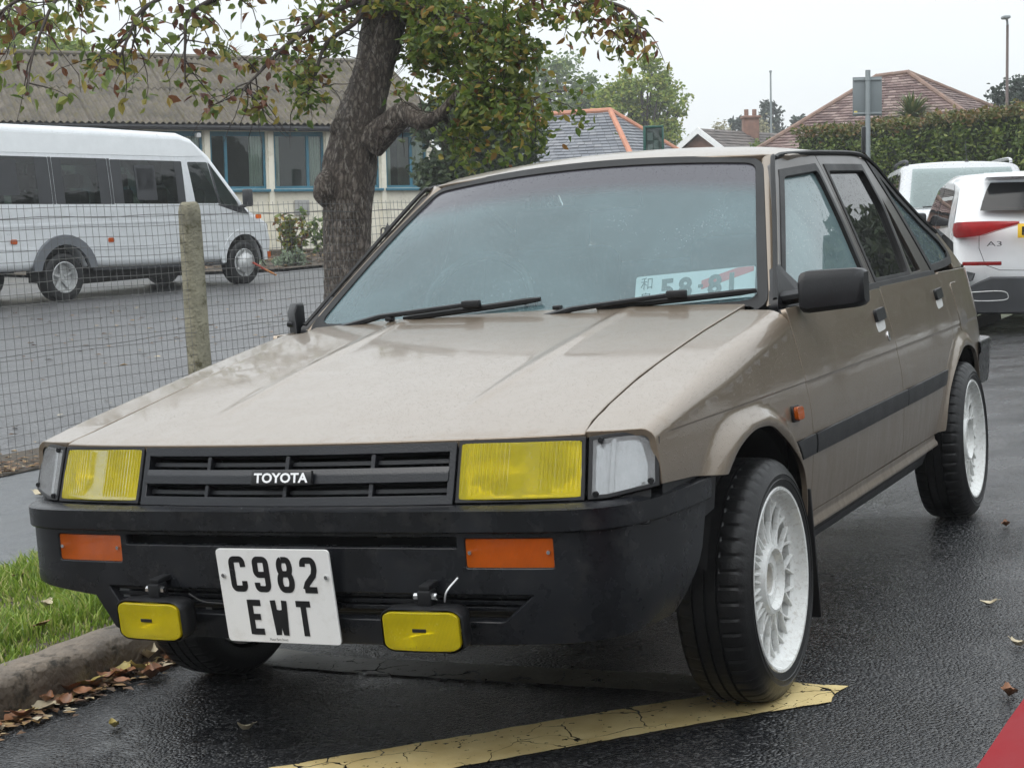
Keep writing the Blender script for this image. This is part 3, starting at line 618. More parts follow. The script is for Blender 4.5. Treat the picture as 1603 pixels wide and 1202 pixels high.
for z0 in (0.6155, 0.672):
    patch('grille_fin', rect(-0.376, z0-0.0035, 0.376, z0+0.0035), FN, M_GRILLE, grille, (0.06, 0.1), 0.03, inside=IN, lift=-0.018)
bd = MB().rbox((0, 0, 0), (0.150, 0.010, 0.031), 0.003).build('badge', M_BLACKINK, grille)
bd.location = (0.0, FN(0, 0.642)[1]-0.010, 0.643); bd.rotation_euler = (R(-14), 0, 0)
text_mesh('badge_lettering', 'TOYOTA', 0.134, 0.021, 0.0056, 0.030, M_WHITE, bd)
for s in (-1, 1):
    mir = s < 0
    hl = [(0.396, 0.588), (0.656, 0.586), (0.651, 0.7035), (0.396, 0.7065)]
    h = patch('headlamp', hl, FN, M_BLACKP, CAR, (0.05, 0.05), 0.05, holes=[ring(hl, 0.006)], inside=IN, mirror=mir, lift=0.001)
    lens_p = ring(hl, 0.0065)
    patch('headlamp_lens', rounded(lens_p, 0.006), lambda x, z: (x, FN(x, z)[1]-0.006*(1-((x-0.525)/0.135)**2)-(0.0011*math.sin((x-0.4)*2*math.pi/0.0085) if abs(x-0.535) > 0.030 and z > 0.602 else 0.0), z), M_HL, h, (0.00213, 0.03), 0.012, inside=IN, mirror=mir)
    def FB(x, z):
        r2 = ((x-0.52)/0.115)**2+((z-0.646)/0.055)**2
        return (x, FN(x, z)[1]+0.020+0.045*max(0, 1-r2), z)
    patch('headlamp_reflector', ring(hl, 0.004), FB, M_SILVERP, h, (0.012, 0.010), 0, inside=IN, mirror=mir)
    MB().lathe([(0.0, 0.0), (0.0, 0.012), (0.03, 0.012), (0.04, 0.004)], 14, 'Y', (s*0.52, FN(0.52, 0.646)[1]+0.028, 0.646)).build('headlamp_bulb', M_CHROME, h)
    cl = [(0.664, 0.587), (0.700, 0.588), (0.785, 0.603), (0.781, 0.694), (0.764, 0.707), (0.720, 0.708), (0.660, 0.7035)]
    c = patch('corner_lamp', cl, FN, M_BLACKP, CAR, (0.03, 0.05), 0.04, holes=[ring(cl, 0.0055)], inside=IN, mirror=mir, lift=0.001)
    patch('corner_lens', rounded(ring(cl, 0.006), 0.005), FN, M_CLEAR, c, (0.02, 0.03), 0.01, inside=IN, mirror=mir)
    patch('corner_reflector', ring(cl, 0.003), FN, M_SILVERP, c, (0.02, 0.03), 0, inside=IN, mirror=mir, lift=-0.026)
    patch('corner_rib', rect(0.702, 0.595, 0.709, 0.702), FN, M_SILVERP, c, (0.02, 0.03), 0.014, inside=IN, mirror=mir, lift=-0.008)
    for (x, z) in ((0.682, 0.697), (0.678, 0.596), (0.772, 0.613)):
        p = FN(x, z); MB().lathe([(-0.004, 0.0), (-0.004, 0.0055), (0.003, 0.006)], 10, 'Y', (s*p[0], p[1]-0.002, p[2])).build('lamp_screw', M_BLACKP, c)
patch('lamp_panel', [(-0.775, 0.535), (0.775, 0.535), (0.775, 0.600), (0.655, 0.584), (-0.655, 0.584), (-0.775, 0.600)], FN, M_BLACKP, CAR, (0.05, 0.03), 0.02, inside=IN, lift=-0.012)
patch('bonnet_slam_strip', [(-0.648, 0.695), (0.648, 0.695), (0.648, 0.702), (-0.648, 0.702)], FN, M_RUBBER, CAR, (0.05, 0.03), 0.03, inside=IN, lift=-0.006)

# ---- front bumper: u runs along it from the middle, z is height
BT = [(0, 0, -0.800), (0.30, 0.300, -0.797), (0.55, 0.549, -0.786), (0.66, 0.655, -0.769), (0.72, 0.707, -0.745), (0.76, 0.733, -0.715), (0.80, 0.751, -0.681), (0.85, 0.766, -0.634), (0.95, 0.782, -0.537), (1.11, 0.791, -0.377), (1.25, 0.793, -0.237)]
BB = [(0, 0, -0.785), (0.30, 0.300, -0.782), (0.55, 0.545, -0.768), (0.66, 0.645, -0.748), (0.72, 0.690, -0.720), (0.76, 0.712, -0.690), (0.80, 0.726, -0.656), (0.85, 0.736, -0.610), (0.95, 0.748, -0.520), (1.11, 0.757, -0.377), (1.25, 0.76, -0.237)]
def crv(T, u):
    for i in range(len(T)-1):
        if u <= T[i+1][0] or i == len(T)-2: break
    p0, p1, p2, p3 = T[max(i-1, 0)], T[i], T[i+1], T[min(i+2, len(T)-1)]
    t = (u-p1[0])/(p2[0]-p1[0]); out = []
    for k in (1, 2):
        m1 = (p2[k]-p0[k])/(p2[0]-p0[0])*(p2[0]-p1[0]) if p2[0] != p0[0] else 0
        m2 = (p3[k]-p1[k])/(p3[0]-p1[0])*(p2[0]-p1[0])
        if i == 0: m1 = (p2[0]-p1[0]) if k == 1 else 0
        out.append((2*t**3-3*t*t+1)*p1[k]+(t**3-2*t*t+t)*m1+(-2*t**3+3*t*t)*p2[k]+(t**3-t*t)*m2)
    return out
def FBm(u, z):
    s = -1 if u < 0 else 1; a = crv(BT, abs(u)); b = crv(BB, abs(u)); w = min(1.3, max(0, (0.425-z)/0.11))**1.7
    return (s*lerp(a[0], b[0], w), lerp(a[1], b[1], w), z)
half = [(0, 0.298), (0.30, 0.302), (0.55, 0.308), (0.66, 0.311), (0.72, 0.313), (0.80, 0.315), (0.95, 0.318), (0.985, 0.345), (1.03, 0.40), (1.06, 0.44), (1.10, 0.535)]
lefth = [(-1.10, 0.535), (-1.05, 0.47), (-0.95, 0.44), (-0.84, 0.42), (-0.74, 0.408), (-0.62, 0.398), (-0.515, 0.388), (-0.492, 0.345), (-0.478, 0.312), (-0.46, 0.305), (-0.30, 0.302)]   # the lip is short on the kerb side
bo = half + lefth
holes = [rounded([(-0.412, 0.500), (0.412, 0.500), (0.412, 0.527), (-0.412, 0.527)], 0.006)]
for s in (-1, 1): holes.append(rounded([(s*0.424, 0.460), (s*0.618, 0.460), (s*0.618, 0.525), (s*0.424, 0.525)], 0.008))
holes.append(rounded([(-0.44, 0.350), (0.50, 0.350), (0.575, 0.412), (-0.478, 0.412)], 0.012))
bump = patch('front_bumper', bo, FBm, M_BUMPER, CAR, (0.04, 0.02), 0.022, holes=holes, inside=(0, 0.3, 0.45), bev=0.004)
patch('bumper_strip', [(u*0.037, 0.537) for u in range(-30, 31)] + [(-u*0.037, 0.576) for u in range(-30, 31)], FBm, M_BUMPER, bump, (0.02, 0.012), 0.020, inside=(0, 0.3, 0.45), lift=0.009, bev=0.004)
rows = []
for k in range(91):
    u = -1.11+2.22*k/90; a = Vector(FBm(u, 0.5775)); e_ = Vector(FBm(min(u+0.01, 1.2), 0.5775))-Vector(FBm(u-0.01, 0.5775)); d = Vector((e_.y, -e_.x, 0)).normalized()
    rows.append([a+d*0.010, a-d*0.010+Vector((0, 0, 0.007)), a-d*0.070+Vector((0, 0, 0.004))])
MB().rows(rows).build('bumper_ledge', M_BUMPER, bump, 50)
MB().rbox((0.04, -0.70, 0.455), (0.98, 0.10, 0.17), 0).build('bumper_core', M_VOID, bump)
for z in (0.374, 0.388, 0.402):
    patch('intake_slat', rect(-0.47, z-0.003, 0.55, z+0.003), FBm, M_BUMPER, bump, (0.08, 0.1), 0.03, inside=(0, 0.3, 0.45), lift=-0.016)
for u in (-0.3, -0.1, 0.1, 0.3):
    patch('intake_rib', rect(u-0.003, 0.36, u+0.003, 0.414), FBm, M_BUMPER, bump, (0.08, 0.1), 0.03, inside=(0, 0.3, 0.45), lift=-0.018)
for s in (-1, 1):
    ind = patch('indicator_lamp', rounded([(s*0.428, 0.464), (s*0.614, 0.464), (s*0.614, 0.521), (s*0.428, 0.521)], 0.006), FBm, M_AMBER, CAR, (0.04, 0.03), 0.02, inside=(0, 0.3, 0.45), lift=-0.004)
    patch('indicator_reflector', rect(0.43*s, 0.466, 0.612*s, 0.519), FBm, M_SILVERP, ind, (0.04, 0.03), 0, inside=(0, 0.3, 0.45), lift=-0.020)
    for u in (0.437, 0.604):
        p = FBm(s*u, 0.494); MB().lathe([(-0.002, 0.0), (-0.002, 0.004), (0.003, 0.0045)], 10, 'Y', (p[0], p[1]+0.001, p[2])).build('indicator_screw', M_CHROME, ind)
# number plate
pl = empty('number_plate', parent=CAR); pl.location = (-0.006, -0.818, 0.4025); pl.rotation_euler = (0.112, 0.0, 0)
m = MB(); pp = rounded([(-0.1395, -0.1015), (0.1395, -0.1015), (0.1395, 0.1015), (-0.1395, 0.1015)], 0.010, 4); m.prism(pp, lambda a, b, d: (a, d, b), -0.002, 0.002); m.build('plate_blank', M_WPLATE, pl)
def arc(cx, cz, rx, rz, a0, a1, k=10): return [(cx+rx*math.cos(R(lerp(a0, a1, i/k))), cz+rz*math.sin(R(lerp(a0, a1, i/k)))) for i in range(k+1)]
GLYPH = {   # centre lines of the plate characters in a unit box
 'C': [[(0.90, 0.70)]+arc(0.72, 0.82, 0.16, 0.10, 0, 90, 5)+arc(0.30, 0.80, 0.20, 0.12, 90, 180, 6)+arc(0.30, 0.20, 0.20, 0.12, 180, 270, 6)+arc(0.72, 0.18, 0.16, 0.10, 270, 360, 5)+[(0.88, 0.30)]],
 '9': [arc(0.30, 0.60, 0.18, 0.11, 270, 180, 5)+arc(0.30, 0.81, 0.18, 0.11, 180, 90, 5)+arc(0.68, 0.81, 0.20, 0.11, 90, 0, 5)+arc(0.66, 0.22, 0.22, 0.14, 0, -90, 6)+arc(0.30, 0.20, 0.18, 0.12, 270, 180, 5)+[(0.12, 0.26)], [(0.28, 0.49), (0.86, 0.49)]],
 '8': [arc(0.34, 0.72, 0.20, 0.20, 90, 270, 10)+arc(0.66, 0.72, 0.20, 0.20, 270, 450, 10)+[(0.34, 0.92)], arc(0.34, 0.30, 0.24, 0.22, 90, 270, 10)+arc(0.66, 0.30, 0.24, 0.22, 270, 450, 10)+[(0.34, 0.52)]],
 '2': [[(0.12, 0.74)]+arc(0.32, 0.80, 0.20, 0.12, 180, 90, 6)+arc(0.66, 0.76, 0.22, 0.16, 90, 0, 6)+[(0.88, 0.66), (0.78, 0.50), (0.30, 0.26), (0.14, 0.09)], [(0.08, 0.085), (0.94, 0.085)]],
 'E': [[(0.16, 0.0), (0.16, 1.0)], [(0.16, 0.915), (0.92, 0.915)], [(0.16, 0.51), (0.82, 0.51)], [(0.16, 0.085), (0.95, 0.085)]],
 'W': [[(0.10, 1.0), (0.24, 0.0)], [(0.24, 0.04), (0.50, 0.72)], [(0.50, 0.72), (0.76, 0.04)], [(0.76, 0.0), (0.90, 1.0)]],
 'T': [[(0.0, 0.915), (1.0, 0.915)], [(0.5, 0.0), (0.5, 0.95)]]}
def plate_letters(s, x0, z0, cw, ch, gap, parent, mat, sw=0.0135, yy=0.0028):
    for i, c in enumerate(s):
        v = []; f = []; ox = x0+i*(cw+gap)
        for pl_ in GLYPH[c]:
            P = [Vector((ox+sw*0.45+p[0]*(cw-sw*0.9), z0-ch/2+p[1]*ch)) for p in pl_]; b = len(v)
            for k, p in enumerate(P):
                d = (P[min(k+1, len(P)-1)]-P[max(k-1, 0)]); d = d.normalized() if d.length > 1e-7 else Vector((1, 0)); q = Vector((-d.y, d.x))*sw/2
                v += [(p.x-q.x, -yy-0.00012*GLYPH[c].index(pl_), p.y-q.y), (p.x+q.x, -yy-0.00012*GLYPH[c].index(pl_), p.y+q.y)]
            f += [(b+2*k, b+2*k+2, b+2*k+3, b+2*k+1) for k in range(len(P)-1)]
        me = bpy.data.meshes.new('plate_character'); me.from_pydata(v, [], f); me.update()
        new_obj('plate_character', me, mat, parent)
plate_letters('C982', -0.1135, 0.0475, 0.0475, 0.076, 0.0110, pl, M_BLACKINK)
plate_letters('EWT', -0.0840, -0.0465, 0.0475, 0.076, 0.0125, pl, M_BLACKINK)
text_mesh('plate_maker_lettering', 'Motor Parts Direct', 0.045, 0.0055, 0.0005, 0.0, M_BLACKINK, pl, (-0.012, -0.0022, -0.0945))
for s in (-1, 1): MB().lathe([(-0.004, 0.0), (-0.004, 0.0045), (0.0, 0.0055)], 12, 'Y', (s*0.127, -0.002, 0.044)).build('plate_screw', M_CHROME, pl)
# fog lamps hung under the bumper
for cx, rz in ((-0.310, -0.06), (0.354, 0.04)):
    fo_ = empty('fog_lamp', parent=CAR); fo_.location = (cx, -0.858, 0.351); fo_.rotation_euler = (R(4), 0, rz)
    o8 = lambda a, b, c: rounded([(-a, -b+c*0.6), (-a+c, -b), (a-c, -b), (a, -b+c*0.6), (a, b-c*0.6), (a-c, b), (-a+c, b), (-a, b-c*0.6)], 0.010, 3)
    P0 = o8(0.088, 0.043, 0.018); rows = []
    for d, k in ((-0.004, 1.0), (0.0, 1.03), (0.03, 1.02), (0.055, 0.9), (0.075, 0.62), (0.078, 0.2)): rows.append([(a*k, d, b*k) for a, b in P0])
    MB().rows(rows, closed=True).build('lamp_shell', M_BLACKP, fo_, 50)
    patch('lamp_lens', ring(P0, 0.006), lambda a, b: (a, -0.006-0.006*(1-(a/0.09)**2), b), M_FOG, fo_, (0.03, 0.03), 0.008, inside=(0, 0.2, 0))
    patch('lamp_reflector', ring(P0, 0.006), lambda a, b: (a, 0.004+0.04*max(0, 1-(a/0.085)**2-(b/0.042)**2), b), M_SILVERP, fo_, (0.012, 0.012), 0, inside=(0, 0.3, 0))
    MB().rbox((0, -0.0135, 0.004), (0.030, 0.002, 0.007), 0.0006).build('lamp_badge', M_BLACKINK, fo_)
    b = MB(); b.rbox((0, 0.035, 0.056), (0.030, 0.032, 0.035), 0.004); b.rbox((0, 0.05, 0.078), (0.024, 0.05, 0.012), 0.003); b.build('lamp_bracket', M_BLACKP, fo_)
    for s in (-1, 1): MB().lathe([(0, 0.0), (0, 0.007), (0.010, 0.007), (0.010, 0)], 6, 'X', (s*0.020-0.005, 0.03, 0.060)).build('bracket_bolt', M_CHROME, fo_)
MB().tube(spline([(0.385, -0.815, 0.40), (0.40, -0.83, 0.425), (0.41, -0.80, 0.445)], 5), 0.0018, 6).build('lamp_wire', M_WHITE, CAR)
MB().tube(spline([(-0.24, -0.81, 0.40), (-0.20, -0.815, 0.385), (-0.15, -0.80, 0.378)], 5), 0.0018, 6).build('lamp_wire', M_BLACKP, CAR)

# ---- wheels
def wheel_meshes():
    tp = [(-0.008, 0.208), (0.002, 0.2145), (0.006, 0.226), (0.0062, 0.2285), (0.0082, 0.230), (0.0062, 0.2315), (0.0062, 0.2405), (0.0078, 0.242), (0.006, 0.2435), (-0.001, 0.260), (-0.014, 0.272), (-0.026, 0.2775), (-0.040, 0.2795)]
    gro = [(-0.066, 0.281)]
    for g0 in (-0.070, -0.105, -0.140): gro += [(g0, 0.2812), (g0-0.001, 0.2745), (g0-0.0075, 0.2745), (g0-0.0085, 0.2812)]
    tp = tp + gro + [(-0.172, 0.2795), (-0.186, 0.2765), (-0.200, 0.266), (-0.208, 0.246), (-0.208, 0.228), (-0.200, 0.210)]
    tp = [(h*0.80 if h < 0 else h, r) for h, r in tp]
    n = 300
    def mod(i, j, r):
        h = tp[i][0]
        if r > 0.27 and (-0.0545 < h < -0.008 or -0.16 < h < -0.122): return r-0.0035 if (j % 6) == 0 else r
        if r > 0.279 and -0.122 < h < -0.055: return r-0.0025 if ((j+int(h*200)) % 6) == 3 else r
        return r
    ty = MB().lathe(tp, n, mod=mod).mesh('tyre', 28)
    lip = [(0.000, 0.2145), (0.004, 0.2115), (0.003, 0.2055), (-0.006, 0.2025), (-0.016, 0.1985), (-0.024, 0.1935), (-0.028, 0.187), (-0.032, 0.180), (-0.060, 0.178), (-0.150, 0.178), (-0.150, 0.20), (-0.10, 0.205), (-0.010, 0.212), (0.000, 0.2145)]
    rm = MB().lathe(lip, 96).mesh('rim', 30)
    sp = MB()
    ns = 15
    for k in range(ns):
        for sg in (-1, 1):
            a0 = 2*math.pi*k/ns; a1 = a0+sg*2*math.pi/ns*0.78
            rows = []
            for t in (0.0, 0.35, 0.7, 1.0):
                r = lerp(0.070, 0.184, t); a = lerp(a0+sg*0.05, a1, t); xx = lerp(-0.020, -0.024, t)-0.008*math.sin(math.pi*t); w = lerp(0.0040, 0.0036, t)
                c = Vector((xx, r*math.sin(a), r*math.cos(a))); tdir = Vector((0, math.cos(a), -math.sin(a)))
                rows.append([c+tdir*w*0.55, c+tdir*w+Vector((-0.004, 0, 0)), c+tdir*w+Vector((-0.012, 0, 0)), c-tdir*w+Vector((-0.012, 0, 0)), c-tdir*w+Vector((-0.004, 0, 0)), c-tdir*w*0.55])
            sp.rows(rows, closed=True, cap=True)
    spm = sp.mesh('spoke_lattice', 40)
    hb = MB().lathe([(-0.075, 0.034), (-0.030, 0.034), (-0.026, 0.038), (-0.028, 0.062), (-0.012, 0.070), (-0.014, 0.078), (-0.026, 0.084), (-0.080, 0.084)], 64).mesh('hub', 30)
    cap = MB().lathe([(-0.048, 0.0), (-0.046, 0.022), (-0.052, 0.034)], 32).mesh('hub_bore', 30)
    back = MB().lathe([(-0.085, 0.0), (-0.085, 0.125), (-0.105, 0.126), (-0.105, 0.181)], 48).mesh('brake_disc', 30)
    bl = MB().lathe([(-0.042, 0.0), (-0.0265, 0.0), (-0.0265, 0.0075), (-0.036, 0.0085)], 10, 'X', (0, 0.050, 0)).mesh('wheel_nut', 30)
    for me, mt in ((ty, M_TYRE), (rm, M_WHEEL), (spm, M_WHEEL), (hb, M_WHEEL), (cap, simple('bore_brass', (0.30, 0.21, 0.09), 0.5, 0.6)), (back, M_UNDER), (bl, M_WHEEL)): me.materials.append(mt)
    return dict(tyre=ty, rim=rm, spoke_lattice=spm, hub=hb, hub_bore=cap, brake_disc=back, wheel_nut=bl)
WM = wheel_meshes()
for (x, y, rx) in ((0.820, FAX, 0.3), (-0.820, FAX, 1.1), (0.812, RAX, 2.0), (-0.812, RAX, 0.7)):
    w = empty('wheel', parent=CAR); w.location = (x, y, WR); w.rotation_euler = (rx, 0, math.pi if x < 0 else 0)
    for k, me in WM.items():
        for q in range(4 if k == 'wheel_nut' else 1):
            wo_ = link(bpy.data.objects.new(k, me), w)
            if k == 'wheel_nut': wo_.rotation_euler = (R(45+90*q), 0, 0)
    s = 1 if x > 0 else -1
    rows = []
    for k in range(19):
        a = R(-8+172*k/18); r = 0.355; rows.append([(s*0.775, y-0.03*(y == 0)+r*math.cos(a), 0.28+r*math.sin(a)), (s*0.52, y-0.03*(y == 0)+r*math.cos(a), 0.28+r*math.sin(a))])
    MB().rows(rows).build('wheel_arch_liner', M_VOID, CAR)
    MB().rbox((s*0.51, y, 0.51), (0.02, 0.70, 0.26), 0).build('inner_wing', M_VOID, CAR)
    if y == 0: MB().rbox((s*0.725, 0.335, 0.275), (0.17, 0.010, 0.33), 0.003, rot=Matrix.Rotation(R(5), 3, 'X')).build('mudflap', M_RUBBER, CAR)
for s in (-1, 1):   # plastic return of the bumper into the arch
    patch('arch_closing_piece', [(-0.385, 0.555), (-0.385, 0.49), (-0.31, 0.50), (-0.300, 0.570), (-0.44, 0.590), (-0.60, 0.598), (-0.60, 0.578), (-0.40, 0.575)], lambda y, z: (side0(y, z)-0.012, y, z), M_BLACKP, CAR, (0.05, 0.05), 0.05, mirror=s < 0)
# ---- underside, interior
u = MB(); u.rbox((0, 1.35, 0.30), (1.02, 3.3, 0.16), 0.02); u.rbox((0, 1.18, 0.33), (1.50, 1.50, 0.08), 0.01); u.rbox((0, -0.25, 0.50), (1.0, 0.74, 0.36), 0.02); u.rbox((0, 2.75, 0.5), (1.0, 0.5, 0.4), 0.02); u.build('underbody', M_UNDER, CAR)
tubm = MB(); tubm.rbox((0, 0.47, 0.60), (1.42, 0.03, 0.46), 0.0)
for s in (-1, 1): tubm.rbox((s*0.735, 1.3, 0.63), (0.02, 1.75, 0.50), 0)
tubm.build('cabin_tub', M_DASH, CAR)
dm = MB(); dm.rbox((0, 0.66, 0.83), (1.36, 0.36, 0.12), 0.04, 3); dm.rbox((-0.37, 0.68, 0.885), (0.42, 0.20, 0.07), 0.03, 3); dm.build('dashboard', M_DASH, CAR)
sw = MB(); c = Vector((-0.37, 0.90, 0.90)); ax = Matrix.Rotation(R(-25), 3, 'X')
sw.tube([c+ax @ Vector((0.185*math.cos(2*math.pi*k/32), 0, 0.185*math.sin(2*math.pi*k/32))) for k in range(33)], 0.014, 8, cap=False)
sw.rbox(c+Vector((0, -0.01, 0)), (0.34, 0.03, 0.05), 0.01, rot=ax); sw.tube([c, c+Vector((0, -0.22, -0.06))], 0.03, 8); sw.build('steering_wheel', M_BLACKP, CAR)
for s in (-1, 1):
    b_ = MB().rbox((s*0.37, 1.42, 0.80), (0.48, 0.13, 0.56), 0.05, 3, rot=Matrix.Rotation(R(-14), 3, 'X')).build('front_seat', M_SEAT, CAR)
    MB().rbox((s*0.37, 1.17, 0.50), (0.48, 0.50, 0.16), 0.05, 3).build('seat_cushion', M_SEAT, b_)
    MB().rbox((s*0.37, 1.50, 1.135), (0.26, 0.09, 0.16), 0.035, 3, rot=Matrix.Rotation(R(-10), 3, 'X')).build('headrest', M_SEAT, b_)
rb = MB(); rb.rbox((0, 2.12, 0.76), (1.30, 0.14, 0.50), 0.05, 3, rot=Matrix.Rotation(R(-16), 3, 'X')); rb.rbox((0, 1.9, 0.48), (1.30, 0.45, 0.16), 0.05); rb.build('rear_seat', M_SEAT, CAR)
MB().rbox((0, 2.42, 0.86), (1.30, 0.46, 0.02), 0.005).build('parcel_shelf', M_DASH, CAR)
MB().rbox((0.03, 1.035, 1.205), (0.22, 0.025, 0.055), 0.012).build('rear_view_mirror', M_BLACKP, CAR)
# ---- door mirrors
for s in (-1, 1):
    y0, x1, y1 = 0.47, 0.925, 0.53
    if s < 0: x1, y1 = 0.805, 0.54
    rows = []
    for t, k in ((0, .80), (0.04, .93), (0.12, 1.0), (0.85, 1.0), (0.95, .93), (1.0, .78)):
        x = lerp(0.772 if s > 0 else 0.735, x1, t); yc = lerp(y0, y1, t); zc = lerp(0.918, 0.922, t); hh = lerp(0.055, 0.049, t)*k; dd = lerp(0.055, 0.06, t)*(0.6+0.4*k)
        rows.append([(s*x, yc-dd*0.45, zc-hh*0.75), (s*x, yc-dd*0.52, zc+hh*0.55), (s*x, yc-dd*0.25, zc+hh*0.97), (s*x, yc+dd*0.4, zc+hh), (s*x, yc+dd*0.5, zc+hh*0.9), (s*x, yc+dd*0.5, zc-hh*0.9), (s*x, yc+dd*0.4, zc-hh), (s*x, yc-dd*0.2, zc-hh*0.98)])
    mm = MB().rows(rows, closed=True, cap=True).build('door_mirror', M_BLACKP, CAR, 42)
    P = [(0.44, 0.868), (0.445, 0.90), (0.555, 0.985), (0.585, 0.990), (0.64, 0.93), (0.64, 0.868)]
    patch('mirror_sail', P, lambda y, z: (gx(y, max(z, 0.9))+0.012, y, z), M_BLACKP, mm, (0.1, 0.1), 0.025, mirror=s < 0)
    MB().tube([(s*0.72, 0.50, 0.905), (s*0.785, y0+0.01, 0.912)], 0.030 if s > 0 else 0.015, 10, flat=0.6).build('mirror_neck', M_BLACKP, mm)
    xg = lerp(0.772, x1, 0.5); MB().rbox((s*xg, lerp(y0, y1, .5)+0.033, 0.920), (abs(x1-0.772)*0.85, 0.003, 0.082), 0.001, rot=Matrix.Rotation(s*math.atan2(y1-y0, x1-0.772), 3, 'Z')).build('mirror_glass', M_SILVERP, mm)
# ---- tail
rows = []
for y, z in spline([(2.00, 1.318), (2.06, 1.288), (2.20, 1.208), (2.40, 1.115), (2.60, 1.048), (2.72, 0.985), (2.86, 0.905), (3.02, 0.85), (3.10, 0.72), (3.10, 0.55)], 4):
    hw = (gx(min(y, 2.85), max(z, 0.9)) if z > 0.9 else side0(y, z))-0.004
    rows.append([(hw*k/8, y+0.04*(1-(k/8)**2), z+0.012*(1-(k/8)**2)) for k in range(-8, 9)])
hatch = MB().rows(rows).build('tailgate', M_PAINT, CAR, 50)
rows = []
for y, z in spline([(2.10, 1.270), (2.40, 1.122), (2.60, 1.055), (2.70, 1.005)], 4):
    hw = gx(y, z)-0.06; rows.append([(hw*k/8, y+0.04*(1-(k/8)**2)+0.006, z+0.012*(1-(k/8)**2)+0.008) for k in range(-8, 9)])
MB().rows(rows).build('tailgate_window', M_QG, hatch, 50)
for s in (-1, 1): MB().rbox((s*0.52, 3.135, 0.68), (0.30, 0.05, 0.15), 0.012).build('tail_lamp', M_REDLENS, CAR)
rows = []
for k in range(41):
    u = -1+2*k/40; s = 1 if u > 0 else -1; au = abs(u)
    if au < 0.62: x, y = u*1.13, 3.185-0.03*(au/0.62)**2
    else:
        t = (au-0.62)/0.38; x = s*lerp(0.70, 0.792, math.sin(min(1, t*2.2)*math.pi/2)); y = lerp(3.155, 2.77, sstep(0, 1, t)*0.3+t*0.7)
    d = Vector((x*0.9, (y-2.6)*1.0, 0)).normalized()
    rows.append([Vector((x, y, 0.605))-d*0.05, Vector((x, y, 0.605))-d*0.006, Vector((x, y, 0.597)), Vector((x, y, 0.565)), Vector((x, y, 0.555))-d*0.008, Vector((x, y, 0.50))-d*0.010, Vector((x, y, 0.44))-d*0.02, Vector((x, y, 0.425))-d*0.06])
MB().rows(rows).build('rear_bumper', M_BUMPER, CAR, 40)
MB().tube([(-0.35, 3.05, 0.27), (-0.35, 3.24, 0.26)], 0.022, 12).build('exhaust_pipe', M_CHROME, CAR)
# ---- trade plate lying on the dashboard
tp = empty('trade_plate', STREET @ (Matrix.Translation((0.442, 0.600, 0.945)) @ Matrix.Rotation(R(-26), 4, 'X') @ Matrix.Rotation(R(-2), 4, 'Y')), 'white plate with a red diagonal stripe propped behind the windscreen', 'number plate')
MB().prism(rounded([(-0.170, -0.045), (0.170, -0.045), (0.170, 0.045), (-0.170, 0.045)], 0.008), lambda a, b, d: (a, d, b), -0.001, 0.001).build('plate_blank', M_WPLATE, tp)
MB().prism([(0.02, -0.010), (0.165, 0.030), (0.165, 0.044), (0.12, 0.044), (0.02, 0.016)], lambda a, b, d: (a, d, b), -0.0016, -0.0012).build('red_stripe', M_REDINK, tp)
text_mesh('plate_character', '和', 0.034, 0.036, 0.0022, 0.0, M_GREENINK, tp, (-0.138, 0, 0.022))
text_mesh('plate_character', '泉', 0.034, 0.030, 0.0022, 0.0, M_GREENINK, tp, (-0.138, 0, -0.020))
for c_, x_ in (('5', -0.078), ('8', -0.026), ('-', 0.018), ('8', 0.058), ('1', 0.105)): text_mesh('plate_character', c_, 0.040 if c_ not in '-1' else 0.014, 0.062 if c_ != '-' else 0.010, 0.0022, 0.04, M_GREENINK, tp, (x_, 0, 0.000))
# ================================================================ the street
M_ROAD = asphalt('wet_asphalt', (0.024, 0.025, 0.028), 0.12, 0.34, 120.0, 0.95, 1.1, 0.006, lit=(0.085, 0.085, 0.085), pool=True)
M_LOT = asphalt('car_park_asphalt', (0.072, 0.073, 0.077), 0.30, 0.5, 55.0, 0.55, 0.6, 0.008, lit=(0.12, 0.12, 0.12))
M_PATH = asphalt('footpath_asphalt', (0.075, 0.080, 0.086), 0.28, 0.5, 160.0, 0.4, 1.2, 0.003, lit=(0.13, 0.14, 0.15))
M_KERB = simple('kerb_concrete', (0.13, 0.105, 0.08), 0.7, var=0.5, scale=5, bump=1.0, bscale=45, dirt=(0.022, 0.018, 0.012), dirt_amt=0.95)
M_SOIL = simple('soil', (0.055, 0.042, 0.028), 0.9, var=0.5, scale=14, bump=0.8, bscale=40)
M_GROUND = simple('far_ground', (0.09, 0.10, 0.05), 0.95, var=0.3, scale=0.4)
def sheet(name, pts, mat, kind='structure', n=None):
    me = bpy.data.meshes.new(name); me.from_pydata([tuple(p) for p in pts], [], [tuple(range(len(pts)))]); me.update()
    o = new_obj(name, me, mat); o['kind'] = kind; return o
sheet('ground', [(-200, -50, -3.5), (200, -50, -3.5), (200, 200, 0.2), (-200, 200, 0.2)], M_GROUND)
road = sheet('road', [S(-1.035, -12), S(24, -12), S(24, 60), S(-1.035, 60)], M_ROAD)
KW = 0.125
kerb = MB().add([S(-1.03, -4, -0.2), S(-1.03, 14, -0.2), S(-1.03-KW, 14, -0.2), S(-1.03-KW, -4, -0.2), S(-1.04, -4, 0.085), S(-1.04, 14, 0.085), S(-1.03-KW+.01, 14, 0.085), S(-1.03-KW+.01, -4, 0.085)], [(0, 1, 5, 4), (1, 2, 6, 5), (2, 3, 7, 6), (3, 0, 4, 7), (4, 5, 6, 7)]).build('kerb', M_SOIL); kerb['kind'] = 'structure'
